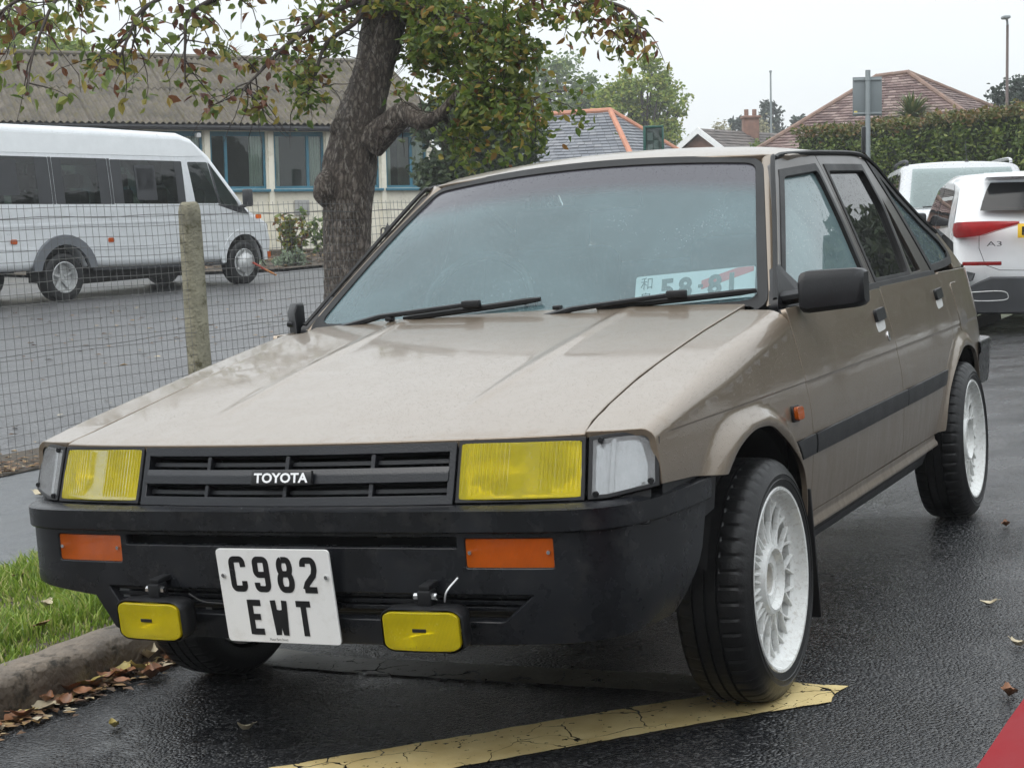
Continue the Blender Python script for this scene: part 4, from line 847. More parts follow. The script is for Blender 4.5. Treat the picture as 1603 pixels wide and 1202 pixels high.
def kstone(d, L=0.914):
    m = MB(); prof = [(0.0, -0.05), (0.004, 0.065), (-0.001, 0.090), (-0.012, 0.104), (-0.05, 0.111), (-0.10, 0.114), (-0.122, 0.112), (-0.124, -0.05)]; rows = []; rr = random.Random(d)
    for k in range(13):
        y = L*k/12; e = 0.006 if k in (0, 12) else 0; rows.append([(x-e+rr.uniform(-0.006, 0.006), y, z-e+rr.uniform(-0.006, 0.006)) for x, z in prof])
    return m.rows(rows, cap=True).mesh('kerb_stone', 50)
kms = [kstone(i) for i in range(3)]
for me in kms: me.materials.append(M_KERB)
for i in range(9):
    o = bpy.data.objects.new('kerb_stone', kms[i % 3]); link(o); o.matrix_world = STREET @ Matrix.Translation((-1.028+random.uniform(-0.004, 0.004), -2.45+i*0.921, random.uniform(-0.004, 0.004))); o.parent = kerb; o.matrix_parent_inverse = Matrix.Identity(4)
sheet('verge', [S(-1.15, -6, 0.092), S(-1.15, 14, 0.092), S(-2.205, 14, 0.092), S(-2.205, -6, 0.092)], M_SOIL)
sheet('footpath', [S(-2.20, -6, 0.098), S(-2.20, 14, 0.098), S(-4.30, 14, 0.098), S(-4.30, -6, 0.098)], M_PATH)
a0 = S(-4.90, -8, 0.095); a1 = S(-4.90, 14, 0.095)
def LP(x, y, dz=0.0): return (x, y, lot_z(x, y)+dz)
b0 = S(-7.3, -8, 0); b1 = S(-7.3, 14, 0)
lot = MB().add([tuple(a0), tuple(a1), LP(b1.x, b1.y), LP(b0.x, b0.y), LP(4.5, 36), LP(6, 60), LP(-40, 60), LP(-40, 12), LP(-40, -12)], [(0, 1, 2, 3), (1, 4, 2), (3, 2, 7, 8), (2, 4, 5, 6, 7)]).build('car_park', M_LOT); lot['kind'] = 'structure'
sheet('soil_strip', [S(-4.27, -6, 0.104), S(-4.27, 14, 0.104), S(-5.02, 14, 0.112), S(-5.02, -6, 0.112)], M_SOIL)
# painted zigzag, worn and cracked
m, n, l = nt('yellow_road_paint')
o_ = n.new('ShaderNodeOutputMaterial'); p = N(n, 'BsdfPrincipled', Roughness=0.45); tc = n.new('ShaderNodeTexCoord')
no = N(n, 'TexNoise', Scale=14.0, Detail=6.0); l.new(tc.outputs['Object'], no.inputs['Vector']); r_ = ramp(n, [(0.3, (0.58, 0.44, 0.19)), (0.7, (0.74, 0.60, 0.30))]); l.new(no.outputs['Fac'], r_.inputs['Fac']); l.new(r_.outputs['Color'], p.inputs['Base Color'])
nd = N(n, 'TexNoise', Scale=9.0, Detail=3.0); l.new(tc.outputs['Object'], nd.inputs['Vector'])
vm = n.new('ShaderNodeVectorMath'); vm.operation = 'MULTIPLY_ADD'; l.new(nd.outputs['Color'], vm.inputs[0]); vm.inputs[1].default_value = (0.10, 0.10, 0.10); l.new(tc.outputs['Object'], vm.inputs[2])
vo = N(n, 'TexVoronoi', Scale=7.5); vo.feature = 'DISTANCE_TO_EDGE'; l.new(vm.outputs[0], vo.inputs['Vector'])
wide = N(n, 'TexNoise', Scale=5.0, Detail=4.0); l.new(tc.outputs['Object'], wide.inputs['Vector'])
wr = n.new('ShaderNodeMapRange'); wr.inputs['From Min'].default_value = 0.42; wr.inputs['From Max'].default_value = 0.75; wr.inputs['To Min'].default_value = 0.0; wr.inputs['To Max'].default_value = 0.034; l.new(wide.outputs['Fac'], wr.inputs['Value'])
ck = mathn(n, l, 'LESS_THAN', vo.outputs['Distance'], wr.outputs[0])
sp = N(n, 'TexNoise', Scale=70.0, Detail=4.0); l.new(tc.outputs['Object'], sp.inputs['Vector']); ck2 = mathn(n, l, 'GREATER_THAN', sp.outputs['Fac'], 0.66)
hole = mathn(n, l, 'MAXIMUM', ck, ck2); tr = n.new('ShaderNodeBsdfTransparent'); mx = N(n, 'MixShader'); l.new(hole, mx.inputs[0]); l.new(p.outputs[0], mx.inputs[1]); l.new(tr.outputs[0], mx.inputs[2]); l.new(mx.outputs[0], o_.inputs[0])
bb = N(n, 'Bump', Strength=0.4, Distance=0.004); l.new(sp.outputs['Fac'], bb.inputs['Height']); l.new(bb.outputs[0], p.inputs['Normal'])
M_YPAINT = m
def marking(pts, mat, seed):
    rr = random.Random(seed); out = []
    for k in range(len(pts)):
        a, b = Vector(pts[k]), Vector(pts[(k+1) % len(pts)]); m_ = max(1, int((b-a).length/0.03))
        out += [a.lerp(b, i/m_)+Vector((rr.uniform(-.004, .004), rr.uniform(-.004, .004))) for i in range(m_)]
    return sheet('road_marking', [S(p.x, p.y, 0.004) for p in out], mat)
marking([(-0.40, -1.01), (0.452, -0.184), (0.72, 0.07), (0.80, 0.125), (0.930, 0.115), (0.920, 0.05), (0.922, -0.02), (0.748, -0.178), (0.276, -0.653), (-0.10, -1.04)], M_YPAINT, 5)
M_SHADEPAINT = M_YPAINT.copy(); M_SHADEPAINT.name = 'shaded_road_paint'  # darker grey copy: the shade under the car put into the paint colour
for nd_ in M_SHADEPAINT.node_tree.nodes:
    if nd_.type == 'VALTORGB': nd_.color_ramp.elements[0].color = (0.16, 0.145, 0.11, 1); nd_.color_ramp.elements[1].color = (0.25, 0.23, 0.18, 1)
marking([(-0.80, 0.235), (-0.46, 0.165), (0.64, 0.148), (0.60, -0.005), (-0.374, 0.019), (-0.75, 0.06)], M_SHADEPAINT, 6)

# grass on the verge
M_GRASS = leafmat('grass_blades', [(0.0, (0.09, 0.15, 0.02)), (0.45, (0.19, 0.30, 0.035)), (0.8, (0.32, 0.40, 0.07)), (1.0, (0.46, 0.42, 0.20))], 0.35, 0.45)
def grass(name, n, fn, h0, h1, seed):
    rr = random.Random(seed); v = []; f = []
    for i in range(n):
        x, y, k = fn(rr); a = rr.uniform(0, 6.283); h = rr.uniform(h0, h1)*k; w = rr.uniform(0.0018, 0.004); lean = rr.uniform(0.1, 0.9)*h; b = rr.uniform(0, 6.283)
        dx, dy = math.cos(a)*w, math.sin(a)*w; lx, ly = math.cos(b)*lean, math.sin(b)*lean; i0 = len(v)
        v += [S(x-dx, y-dy, 0.09), S(x+dx, y+dy, 0.09), S(x+dx*.8+lx*.35, y+dy*.8+ly*.35, 0.09+h*.6), S(x-dx*.8+lx*.35, y-dy*.8+ly*.35, 0.09+h*.6), S(x+lx, y+ly, 0.09+h*0.97)]
        f += [(i0, i0+1, i0+2, i0+3), (i0+3, i0+2, i0+4)]
    me = bpy.data.meshes.new(name); me.from_pydata([tuple(p) for p in v], [], f); me.update(); o = new_obj(name, me, M_GRASS); o['kind'] = 'stuff'; return o
def gfn(rr):
    x = rr.uniform(-2.22, -1.10); y = rr.uniform(-0.9, 2.2); k = 1.0 if x < -1.3 else 0.55
    if x > -1.19 and rr.random() < 0.6: x -= 0.2
    return x, y, k*(0.75+0.45*math.sin(x*9+y*5)*math.sin(y*7.3))
grass('verge_grass', 26000, gfn, 0.035, 0.095, 3)

# fallen leaves
LEAFC = [('brown', simple('fallen_leaf_brown', (0.20, 0.085, 0.035), 0.5, var=0.4, scale=30)), ('yellow', simple('fallen_leaf_yellow', (0.42, 0.34, 0.11), 0.5, var=0.3, scale=30)), ('pale', simple('fallen_leaf_pale', (0.46, 0.40, 0.28), 0.5, var=0.2, scale=30))]
def leaf_mesh(seed, L=0.07, W=0.045, curl=0.35):
    rr = random.Random(seed); rows = []
    for i in range(7):
        t = i/6; w = W/2*math.sin(math.pi*min(1, t*0.93+0.05))**0.7*(1+rr.uniform(-0.12, 0.12)); zc = curl*L*(t-0.5)**2*2+rr.uniform(-0.002, 0.002)
        rows.append([((t-0.5)*L, -w, zc+curl*w*0.8+rr.uniform(0, 0.004)), ((t-0.5)*L, 0, zc), ((t-0.5)*L, w, zc+curl*w*0.9+rr.uniform(0, 0.004))])
    m = MB().rows(rows); m.tube([(-0.5*L, 0, curl*L*.5), (-0.72*L, 0.004, curl*L*.62)], 0.0012, 4); return m.mesh('fallen_leaf', 60, fix=False)
lms = {}
for ci, (cn, mt) in enumerate(LEAFC):
    for k in range(3): me = leaf_mesh(ci*10+k, curl=0.25+0.25*k); me.materials.append(mt); lms[(ci, k)] = me
FALL = {'gutter': ('curled fallen leaf lying in the gutter against the kerb', 'leaves in the gutter'), 'road': ('small fallen leaf lying flat on the wet road', 'leaves on the road'), 'path': ('pale fallen leaf lying on the footpath by the fence', 'leaves on the footpath'), 'verge': ('dry fallen leaf lying in the verge grass', 'leaves in the grass')}
def fallen(x, y, z, kind, ci, sc=1.0):
    o = bpy.data.objects.new('fallen_leaf', lms[(ci, random.randrange(3))]); link(o)
    o.matrix_world = STREET @ Matrix.Translation((x, y, z+0.004)) @ Matrix.Rotation(random.uniform(0, 6.28), 4, 'Z') @ Matrix.Rotation(random.uniform(-.3, .3), 4, 'X') @ Matrix.Scale(sc*random.uniform(0.75, 1.15), 4)
    tag(o, '%s %s' % ({0: 'brown', 1: 'yellow', 2: 'pale'}[ci], FALL[kind][0].replace('pale ', '')), 'leaf', FALL[kind][1]+' '+LEAFC[ci][0])
for i in range(40): fallen(-1.015+abs(random.gauss(0, 0.05)), random.uniform(-0.85, 0.28), 0.004+random.uniform(0, 0.02), 'gutter', random.choice((0, 0, 0, 0, 1, 2)), 0.95)
for i in range(16): fallen(random.uniform(-2.1, -1.25), random.uniform(-0.4, 1.0), 0.12, 'verge', random.choice((0, 2, 2)), 0.9)
for i in range(22): fallen(random.uniform(-4.2, -2.4), random.uniform(1.3, 4.0), 0.102, 'path', random.choice((2, 2, 1)), 1.1)
for (x, y, ci) in ((1.05, 2.55, 1), (0.95, 2.2, 0), (1.15, 1.55, 0), (1.75, 1.75, 2), (1.25, 0.55, 2), (1.30, 0.1, 0), (1.55, 0.3, 2), (-0.35, -0.5, 2), (-0.7, -0.55, 1), (1.4, 3.1, 2), (1.2, 4.0, 0), (1.6, 5.0, 1), (0.9, 3.4, 0), (1.9, 1.1, 0), (1.1, 1.0, 2), (-0.1, 5.6, 0), (0.6, 7.2, 2), (0.1, 9.0, 1)): fallen(x, y, 0.0, 'road', ci, 0.75)
def strew(name, n, fn, mats, z=0.004, s0=0.3, s1=0.6, seed=1):
    rr = random.Random(seed); v = []; f = []
    for i in range(n):
        x, y, z0 = fn(rr); a = rr.uniform(0, 6.28); L = 0.06*rr.uniform(s0, s1); i0 = len(v); c, s_ = math.cos(a), math.sin(a)
        for (p, q, h) in ((-1, 0, 0), (0, -.6, .25), (1, 0, .1), (0, .6, .3)): v.append((x+(p*c-q*s_)*L, y+(p*s_+q*c)*L, z0+h*L*rr.uniform(0.2, 1.2)))
        f.append((i0, i0+1, i0+2, i0+3))
    me = bpy.data.meshes.new(name); me.from_pydata(v, [], f); me.update(); o = new_obj(name, me, mats); o['kind'] = 'stuff'; return o
M_LITTER = leafmat('leaf_litter', [(0.0, (0.05, 0.03, 0.015)), (0.5, (0.16, 0.08, 0.035)), (0.85, (0.30, 0.20, 0.08)), (1.0, (0.45, 0.40, 0.30))], 0.1, 0.6)
def f1(rr): p = S(-1.02+abs(rr.gauss(0, 0.05)), rr.uniform(-1.2, 0.4), 0.005+rr.uniform(0, 0.012)); return p.x, p.y, p.z
strew('gutter_litter', 700, f1, M_LITTER, s0=0.1, s1=0.4)
def f2(rr): q_ = min(0.75, abs(rr.gauss(0, 0.30))); p = S(-4.28-q_, rr.uniform(1.5, 8), 0.117); return p.x, p.y, p.z
strew('fence_litter', 1500, f2, M_LITTER, s0=0.2, s1=0.55, seed=2)
def f3(rr):
    x, y = rr.uniform(-7, 0.5), rr.uniform(9.5, 22)
    return x, y, lot_z(x, y)+0.01
strew('car_park_litter', 500, f3, M_LITTER, s0=0.3, s1=0.8, seed=4)

# ================================================================ wire fence with concrete post
M_CONC = simple('weathered_concrete', (0.25, 0.235, 0.17), 0.85, var=0.45, scale=5, bump=1.0, bscale=60, dirt=(0.06, 0.055, 0.022), dirt_amt=0.9)
M_WIRE = simple('galvanised_wire', (0.17, 0.17, 0.165), 0.45, 0.7, var=0.3, scale=30)
fence = empty('wire_fence', STREET @ Matrix.Translation((-4.33, 0, 0.1)), 'square mesh wire fence on a mossy concrete post', 'fence')
Y0, Y1, FH_, SPC = 2.35, 12.0, 1.42, 0.06
vm_ = MB().tube([(0, 0, 0)] + [(0.004*math.sin(k*1.7), 0.003*math.cos(k*2.1), FH_*k/6) for k in range(1, 7)], 0.0016, 4, cap=False).mesh('mesh_wire', 80); vm_.materials.append(M_WIRE)
k = 0; y = Y0
while y < Y1:
    o = link(bpy.data.objects.new('mesh_wire', vm_), fence); o.location = (random.uniform(-.004, .004), y+random.uniform(-.003, .003), 0.0); y += SPC
hm_ = MB().tube([(0.006*math.sin(k*0.9), Y0+(Y1-Y0)*k/40, 0.004*math.sin(k*1.3)) for k in range(41)], 0.0017, 4, cap=False).mesh('mesh_wire', 80); hm_.materials.append(M_WIRE)
for i in range(25):
    o = link(bpy.data.objects.new('mesh_wire', hm_), fence); o.location = (0.002, 0, 0.02+i*0.0575)
for z in (1.345, 0.62):
    MB().tube([(0.012+0.004*math.sin(k*3.1), Y0+(Y1-Y0)*k/80, z+0.006*math.sin(k*0.8)) for k in range(81)], 0.0024, 5).build('tension_wire', M_WIRE, fence)
for (py) in (4.86, 8.75):
    rows = []
    for z, k in ((-0.3, 1.0), (0.0, 1.0), (0.4, 0.99), (0.8, 0.975), (1.2, 0.965), (1.365, 0.95), (1.405, 0.86), (1.425, 0.62)):
        w = 0.058*k; c = 0.014; rows.append([(a+random.uniform(-.002, .002), b+random.uniform(-.002, .002), z) for a, b in ((-w, -w+c), (-w+c, -w), (w-c, -w), (w, -w+c), (w, w-c), (w-c, w), (-w+c, w), (-w, w-c))])
    p_ = MB().rows(rows, closed=True, cap=True).build('fence_post', M_CONC, fence, 50); p_.location = (-0.055, py, 0); p_.rotation_euler = (0.008, 0.052, R(-20))

# ================================================================ generic vehicle shell
def hull(name, outline, w, mat, parent, r=0.06, holes=(), nx=8, bow=0.0, step=(0.15, 0.12)):
    """a body swept from a side outline (u along, z up): rounded shoulders, flanks with openings; half width w(u, z)"""
    n = len(outline); m = MB(); rows = []
    for j in range(5):
        a = R(90)*j/4; ins = ring(outline, r*(1-math.cos(a))); rows.append([(w(*p)-r+r*math.sin(a), p[0], p[1]) for p in ins])
    full = [[(-x, u_, z_) for x, u_, z_ in rw] for rw in rows[::-1]]
    mid = []
    for k in range(1, nx):
        t = k/nx; mid.append([(lerp(-rows[0][i][0], rows[0][i][0], t), rows[0][i][1]+bow*(4*t*(1-t))*(1 if rows[0][i][1] > 0 else -1)*sstep(0.0, 0.4, abs(rows[0][i][1])/max(abs(p[0]) for p in outline)-0.55), rows[0][i][2]+0.03*4*t*(1-t)*(1 if i not in () else 0)*(1 if rows[0][i][2] > 0.5 else 0)) for i in range(n)])
    m.rows(full+mid+rows, closed=True)
    body = m.build(name, mat, parent, 40)
    cap = ring(outline, r)
    for mir in (False, True):
        patch('side_panel', cap, lambda a, b: (w(a, b), a, b), mat, body, step, 0, holes=holes, inside=(0, sum(p[0] for p in outline)/n, 0.8), mirror=mir)
    return body
def road_wheel(parent, x, y, r, wdt, rim_r, mat_rim, spokes=5, zc=None, deep=0.03):
    s = 1 if x > 0 else -1; zc = r if zc is None else zc
    wv = empty('wheel', parent=parent); wv.location = (x, y, zc); wv.rotation_euler = (0, 0, 0 if s > 0 else math.pi)
    MB().lathe([(-wdt, rim_r*0.9), (-wdt, r*0.93), (-wdt*0.9, r), (-wdt*0.1, r), (0.0, r*0.93), (0.004, r*0.8), (-0.006, rim_r)], 40).build('tyre', M_TYRE, wv, 40)
    MB().lathe([(-0.004, rim_r*1.01), (0.0, rim_r*0.97), (-0.02, rim_r*0.92), (-deep-0.02, rim_r*0.86), (-deep-0.03, rim_r*0.3), (-deep+0.01, rim_r*0.26), (-deep+0.01, 0.0)], 40).build('rim', mat_rim, wv, 30)
    for k in range(spokes):
        a = 2*math.pi*k/spokes; c_ = Vector((-deep+0.004, 0, 0)); d = Vector((0, math.sin(a), math.cos(a)))
        MB().tube([c_+d*rim_r*0.18, c_+d*rim_r*0.90], [0.028, 0.02], 6).build('spoke', mat_rim, wv)
    return wv
def arch_dark(parent, x, y, r, zc):
    rows = []
    s = 1 if x > 0 else -1
    for k in range(13):
        a = R(180*k/12); rows.append([(x, y+r*math.cos(a), zc+r*math.sin(a)), (x-s*0.25, y+r*math.cos(a), zc+r*math.sin(a))])
    m = MB().rows(rows); m.add([(x-s*0.24, y+r*math.cos(R(15*k)), zc+r*math.sin(R(15*k))) for k in range(13)], [tuple(range(13))]); m.build('wheel_arch', M_VOID, parent)
def arch_pts(cy, r, zc, zb):
    a0 = math.asin(max(-1, min(1, (zb-zc)/r))); return [(cy+r*math.cos(math.pi-a0-(math.pi-2*a0)*k/12), zc+r*math.sin(math.pi-a0-(math.pi-2*a0)*k/12)) for k in range(13)]
def quad(name, pts, mat, parent, th=0.01):
    """flat panel with a little thickness, given by its corners"""
    P = [Vector(p) for p in pts]; n_ = (P[1]-P[0]).cross(P[2]-P[0]).normalized()*th; k = len(P)
    return MB().add([p+n_/2 for p in P]+[p-n_/2 for p in P], [tuple(range(k)), tuple(range(k, 2*k))[::-1]]+[(i, (i+1) % k, k+(i+1) % k, k+i) for i in range(k)]).build(name, mat, parent, 30)
# ================================================================ minibus in the car park: u forward from the rear axle
M_VANP = simple('silver_van_paint', (0.70, 0.72, 0.74), 0.32, 0.15, var=0.05, coat=0.4, dirt=(0.40, 0.40, 0.38), dirt_amt=0.25)
M_VANROOF = simple('white_van_roof', (0.74, 0.76, 0.77), 0.35, var=0.04, coat=0.2)
M_VANG = glass('minibus_tinted_glass', (0.22, 0.28, 0.27), 0.04, (0.3, 0.35, 0.35), 0.0)
M_VANC = glass('minibus_cab_glass', (0.62, 0.78, 0.72), 0.06, (0.5, 0.6, 0.58), 0.0)
M_DTRIM = simple('dark_trim', (0.03, 0.032, 0.036), 0.5, var=0.2)
M_STEEL = simple('steel_wheel', (0.55, 0.56, 0.56), 0.4, 0.5, var=0.12, scale=20, dirt=(0.25, 0.2, 0.16), dirt_amt=0.5)
va = Vector((-6.14, 23.16)); vd = Vector((0.5878, 0.8090)); vyaw = math.atan2(-vd.x, vd.y)
VS = Matrix.Translation((va.x, va.y, lot_z(va.x, va.y))) @ Matrix.Rotation(vyaw, 4, 'Z') @ Matrix.Rotation(R(1.85)-R(0.2), 4, 'X') @ Matrix.Translation((-0.98, 0, 0))
van = empty('minibus', VS, 'silver minibus with dark side windows parked in front of the hall', 'minibus')
sl = lambda u_: -0.030*u_
def vw(u_, z): return 0.985 - 0.10*max(0, z-1.25)**1.3 - 0.05*max(0, u_-3.4)**2
ro_f = arch_pts(0.0, 0.43, 0.36, 0.45+0.0); ro_b = arch_pts(3.48, 0.42, 0.36, 0.36)
VO = [(-1.55, 0.48)] + ro_f + [(1.2, 0.41)] + [(3.0, 0.37)] + ro_b + [(4.08, 0.36), (4.14, 0.66), (4.06, 0.95), (3.72, 1.12), (3.60, 1.20), (2.92, 2.00), (2.62, 2.24), (2.35, 2.33), (0.8, 2.40), (-0.9, 2.455), (-1.50, 2.46), (-1.62, 2.30), (-1.66, 1.2), (-1.62, 0.52)]
def band(u0, u1, z0, z1, r=0.02): return rounded([(u0, z0+sl(u0)), (u1, z0+sl(u1)), (u1, z1+sl(u1)), (u0, z1+sl(u0))], r, 3)
W1 = [band(-1.40, -0.12, 1.34, 1.985), band(-0.06, 0.91, 1.34, 1.985), band(0.965, 2.33, 1.345, 1.975)]
CABW = rounded([(2.52, 1.275), (2.985, 1.262), (2.845, 1.885), (2.44, 1.895)], 0.03, 3); CABV = rounded([(3.03, 1.255), (3.42, 1.20), (3.38, 1.275), (2.90, 1.85)], 0.02, 3)
vb = hull('body', VO, vw, M_VANP, van, 0.10, holes=W1+[CABW, CABV], bow=0.0)
for s in (1, -1):
    mir = s < 0; fw_ = lambda a, b: (vw(a, b), a, b); ins = (0, 1, 1.2)
    for i, wd in enumerate(W1): patch('side_window', ring(wd, -0.01), fw_, M_VANG, van, (0.3, 0.3), 0, inside=ins, mirror=mir, lift=-0.004)
    patch('cab_window', ring(CABW, -0.01), fw_, M_VANC, van, (0.3, 0.3), 0, inside=ins, mirror=mir, lift=-0.004); patch('cab_quarter_window', ring(CABV, -0.01), fw_, M_VANC, van, (0.3, 0.3), 0, inside=ins, mirror=mir, lift=-0.004)
    patch('cab_window_frame', [(2.97, 1.24), (3.44, 1.10), (3.62, 1.085), (3.50, 1.20), (3.42, 1.20), (3.03, 1.255)], fw_, M_DTRIM, van, (0.2, 0.2), 0.004, inside=ins, mirror=mir, lift=0.003)
    patch('cab_window_pillar', [(2.985, 1.26), (3.03, 1.255), (2.90, 1.85), (2.86, 1.88)], fw_, M_DTRIM, van, (0.2, 0.2), 0.004, inside=ins, mirror=mir, lift=0.003)
    for i, (u0, u1) in enumerate(((-1.32, -0.66), (1.40, 1.78))):     # sliding vents and opaque edges of the bonded panes
        o1 = band(u0, u1, 1.455 if i == 0 else 1.40, 1.935 if i == 0 else 1.90); patch('sliding_vent', o1, fw_, M_DTRIM, van, (0.3, 0.3), 0.006, holes=[ring(o1, 0.035)], inside=ins, mirror=mir, lift=0.004)
    for (u0, u1) in ((-0.115, -0.065), (0.915, 0.96)): patch('window_divider', band(u0, u1, 1.34, 1.985, 0.003), fw_, M_DTRIM, van, (0.3, 0.3), 0.004, inside=ins, mirror=mir, lift=0.002)
    for (u0, u1) in ((-0.05, 0.10), (0.72, 0.905), (0.97, 1.15), (2.18, 2.325), (-0.35, -0.125)): patch('window_mask', band(u0, u1, 1.345, 1.98, 0.01), fw_, M_DTRIM, van, (0.3, 0.3), 0, inside=ins, mirror=mir, lift=-0.001)
    patch('sill_trim', [(-0.5+1.0, 0.43), (3.04, 0.36), (3.04, 0.33), (0.5, 0.40)], fw_, M_DTRIM, van, (0.5, 0.3), 0.01, inside=ins, mirror=mir, lift=0.004)
    for z in (1.01, 0.73): patch('side_crease', [(-1.55, z+0.05), (-0.46 if z < 0.9 else 2.9, z+0.0), (-0.46 if z < 0.9 else 2.9, z+0.03), (-1.55, z+0.08)], fw_, M_VANP, van, (0.5, 0.3), 0.008, inside=ins, mirror=mir, lift=0.008)
    patch('side_crease', [(0.5, 0.69), (2.95, 0.62), (2.95, 0.65), (0.5, 0.72)], fw_, M_VANP, van, (0.5, 0.3), 0.008, inside=ins, mirror=mir, lift=0.008)
    for (uu, zz, nm, t) in ((-0.82, 0.86, 'side_marker', 0.05), (0.85, 0.81, 'side_marker', 0.05), (3.83, 1.035, 'side_repeater', 0.06)): patch(nm, band(uu-t, uu+t, zz-0.03-sl(uu), zz+0.03-sl(uu)), fw_, M_AMBER, van, (0.3, 0.3), 0.012, inside=ins, mirror=mir, lift=0.014)
    # wheel-arch flares
    ao = [(a*1, b) for a, b in arch_pts(0.0, 0.56, 0.36, 0.45)]; ai = arch_pts(0.0, 0.43, 0.36, 0.45)
    patch('arch_flare', ao+ai[::-1], fw_, simple('grey_flare', (0.13, 0.14, 0.155), 0.5) if s > 0 else MATS['grey_flare'], van, (0.2, 0.2), 0.05, inside=ins, mirror=mir, lift=0.05)
    ao = arch_pts(3.48, 0.50, 0.36, 0.36); ai = arch_pts(3.48, 0.42, 0.36, 0.36)
    patch('arch_flare', ao+ai[::-1], fw_, M_VANP, van, (0.2, 0.2), 0.025, inside=ins, mirror=mir, lift=0.025)
    arch_dark(van, s*0.96, 0.0, 0.45, 0.36); arch_dark(van, s*0.96, 3.48, 0.43, 0.36)
    w1 = road_wheel(van, s*0.985, 0.0, 0.335, 0.22, 0.215, M_STEEL, 5, deep=0.09); w2 = road_wheel(van, s*0.985, 3.48, 0.335, 0.2, 0.215, M_STEEL, 6, deep=0.0)
    MB().lathe([(0.0, 0.16), (0.03, 0.15), (0.05, 0.10), (0.06, 0.09), (0.07, 0.05), (0.07, 0.0)], 30).build('hub_cover', M_STEEL, w2)
    mr = MB().rbox((s*1.10, 3.50, 1.33), (0.16, 0.10, 0.27), 0.03).build('door_mirror', M_DTRIM, van)
    MB().tube([(s*0.93, 3.42, 1.17), (s*1.08, 3.48, 1.22)], 0.03, 6).build('mirror_arm', M_DTRIM, mr)
    MB().rbox((s*0.80, 4.06, 0.80), (0.22, 0.12, 0.26), 0.04).build('headlamp', M_CLEAR, van)
    patch('front_indicator', band(4.0, 4.07, 0.50, 0.60, 0.01), fw_, M_AMBER, van, (0.3, 0.3), 0.01, inside=ins, mirror=mir, lift=0.006)
    MB().rbox((s*0.70, -1.66, 1.1), (0.14, 0.03, 0.5), 0.01).build('tail_lamp', M_REDLENS, van)
quad('windscreen', [(-0.80, 3.60, 1.235), (0.80, 3.60, 1.235), (0.72, 2.965, 1.98), (-0.72, 2.965, 1.98)], M_VANG, van, 0.02)
rows = [[(x, u_, z+0.012-0.02*(abs(x)/0.8)**4) for x in [k*0.1 for k in range(-8, 9)]] for u_, z in ((2.60, 2.255), (2.36, 2.34), (0.8, 2.41), (-0.9, 2.465), (-1.48, 2.47))]
MB().rows(rows).build('roof_skin', M_VANROOF, van, 40)
patch('roof_side', [(-1.55, 2.08), (2.28, 1.975), (2.78, 1.98), (2.60, 2.16), (2.36, 2.22), (0.8, 2.285), (-0.9, 2.34), (-1.50, 2.34)], lambda a, b: (vw(a, b), a, b), M_VANROOF, van, (0.4, 0.2), 0.006, inside=(0, 1, 1.2), lift=0.006)
fl = MB(); fl.rbox((0, 1.2, 0.48), (1.7, 5.0, 0.06), 0.01); fl.rbox((0, 1.7, 0.30), (1.2, 2.2, 0.20), 0.02); fl.build('floor_pan', M_UNDER, van)
for uu in (-1.0, -0.2, 0.6, 1.3, 2.15):
    for xx in (-0.6, -0.2, 0.55):
        st = MB(); st.rbox((xx, uu, 1.15), (0.40, 0.12, 0.75), 0.05); st.rbox((xx, uu-0.02, 1.66), (0.26, 0.10, 0.20), 0.04); st.rbox((xx, uu+0.2, 0.85), (0.40, 0.42, 0.14), 0.03); st.build('seat', M_SEAT, van)
sw2 = MB().tube([(0.45+0.2*math.cos(k*0.3927), 3.02+0.07*math.sin(k*0.3927), 1.32+0.18*math.sin(k*0.3927)) for k in range(17)], 0.018, 6, cap=False).build('steering_wheel', M_BLACKP, van)
clamp = empty('wheel_clamp', VS @ Matrix.Translation((1.03, 3.70, 0.23)), 'red and orange bar leaning off the front wheel of the minibus', 'clamp')
M_CLR = simple('clamp_red', (0.45, 0.07, 0.04), 0.5); M_CLY = simple('clamp_orange', (0.55, 0.22, 0.06), 0.5)
MB().tube([(0, -0.10, 0.10), (0.06, 0.10, -0.02)], 0.018, 8).build('bar', M_CLR, clamp); MB().tube([(0.06, 0.10, -0.02), (0.10, 0.30, -0.12)], 0.017, 8).build('bar_end', M_CLY, clamp)

# ================================================================ white hatchback and silver off-roader down the road
M_WCAR = simple('white_car_paint', (0.76, 0.78, 0.80), 0.25, var=0.03, coat=0.6)
M_SUVP = simple('silver_suv_paint', (0.50, 0.51, 0.52), 0.28, 0.35, var=0.04, coat=0.5)
M_CARG = glass('car_dark_glass', (0.07, 0.075, 0.08), 0.04, (0.3, 0.3, 0.3), 0.0)
M_SUVG = glass('suv_screen_glass', (0.42, 0.50, 0.48), 0.28, (0.42, 0.50, 0.50), 0.0)
M_YPLATE = simple('yellow_plate', (0.80, 0.50, 0.03), 0.4, var=0.05)
def street_z(x, y): return 0.118+0.0534*x-0.0139*y
def heading(x, y, deg, z=None): return Matrix.Translation((x, y, street_z(x, y) if z is None else z)) @ Matrix.Rotation(-R(deg), 4, 'Z')
au = empty('white_hatchback', heading(4.90, 14.92, 9.0, 0.17), 'white modern hatchback with red tail lamps seen from behind', 'car')
def aw(u_, z): return 0.905 - 0.30*max(0, z-0.95)**1.25 - 0.05*max(0, 0.35-u_)**2 - 0.03*max(0, u_-3.6)**2 + 0.012*sstep(0.05, 0.0, abs(z-0.78))
af = arch_pts(0.78, 0.36, 0.33, 0.22); ab = arch_pts(3.41, 0.36, 0.33, 0.22)
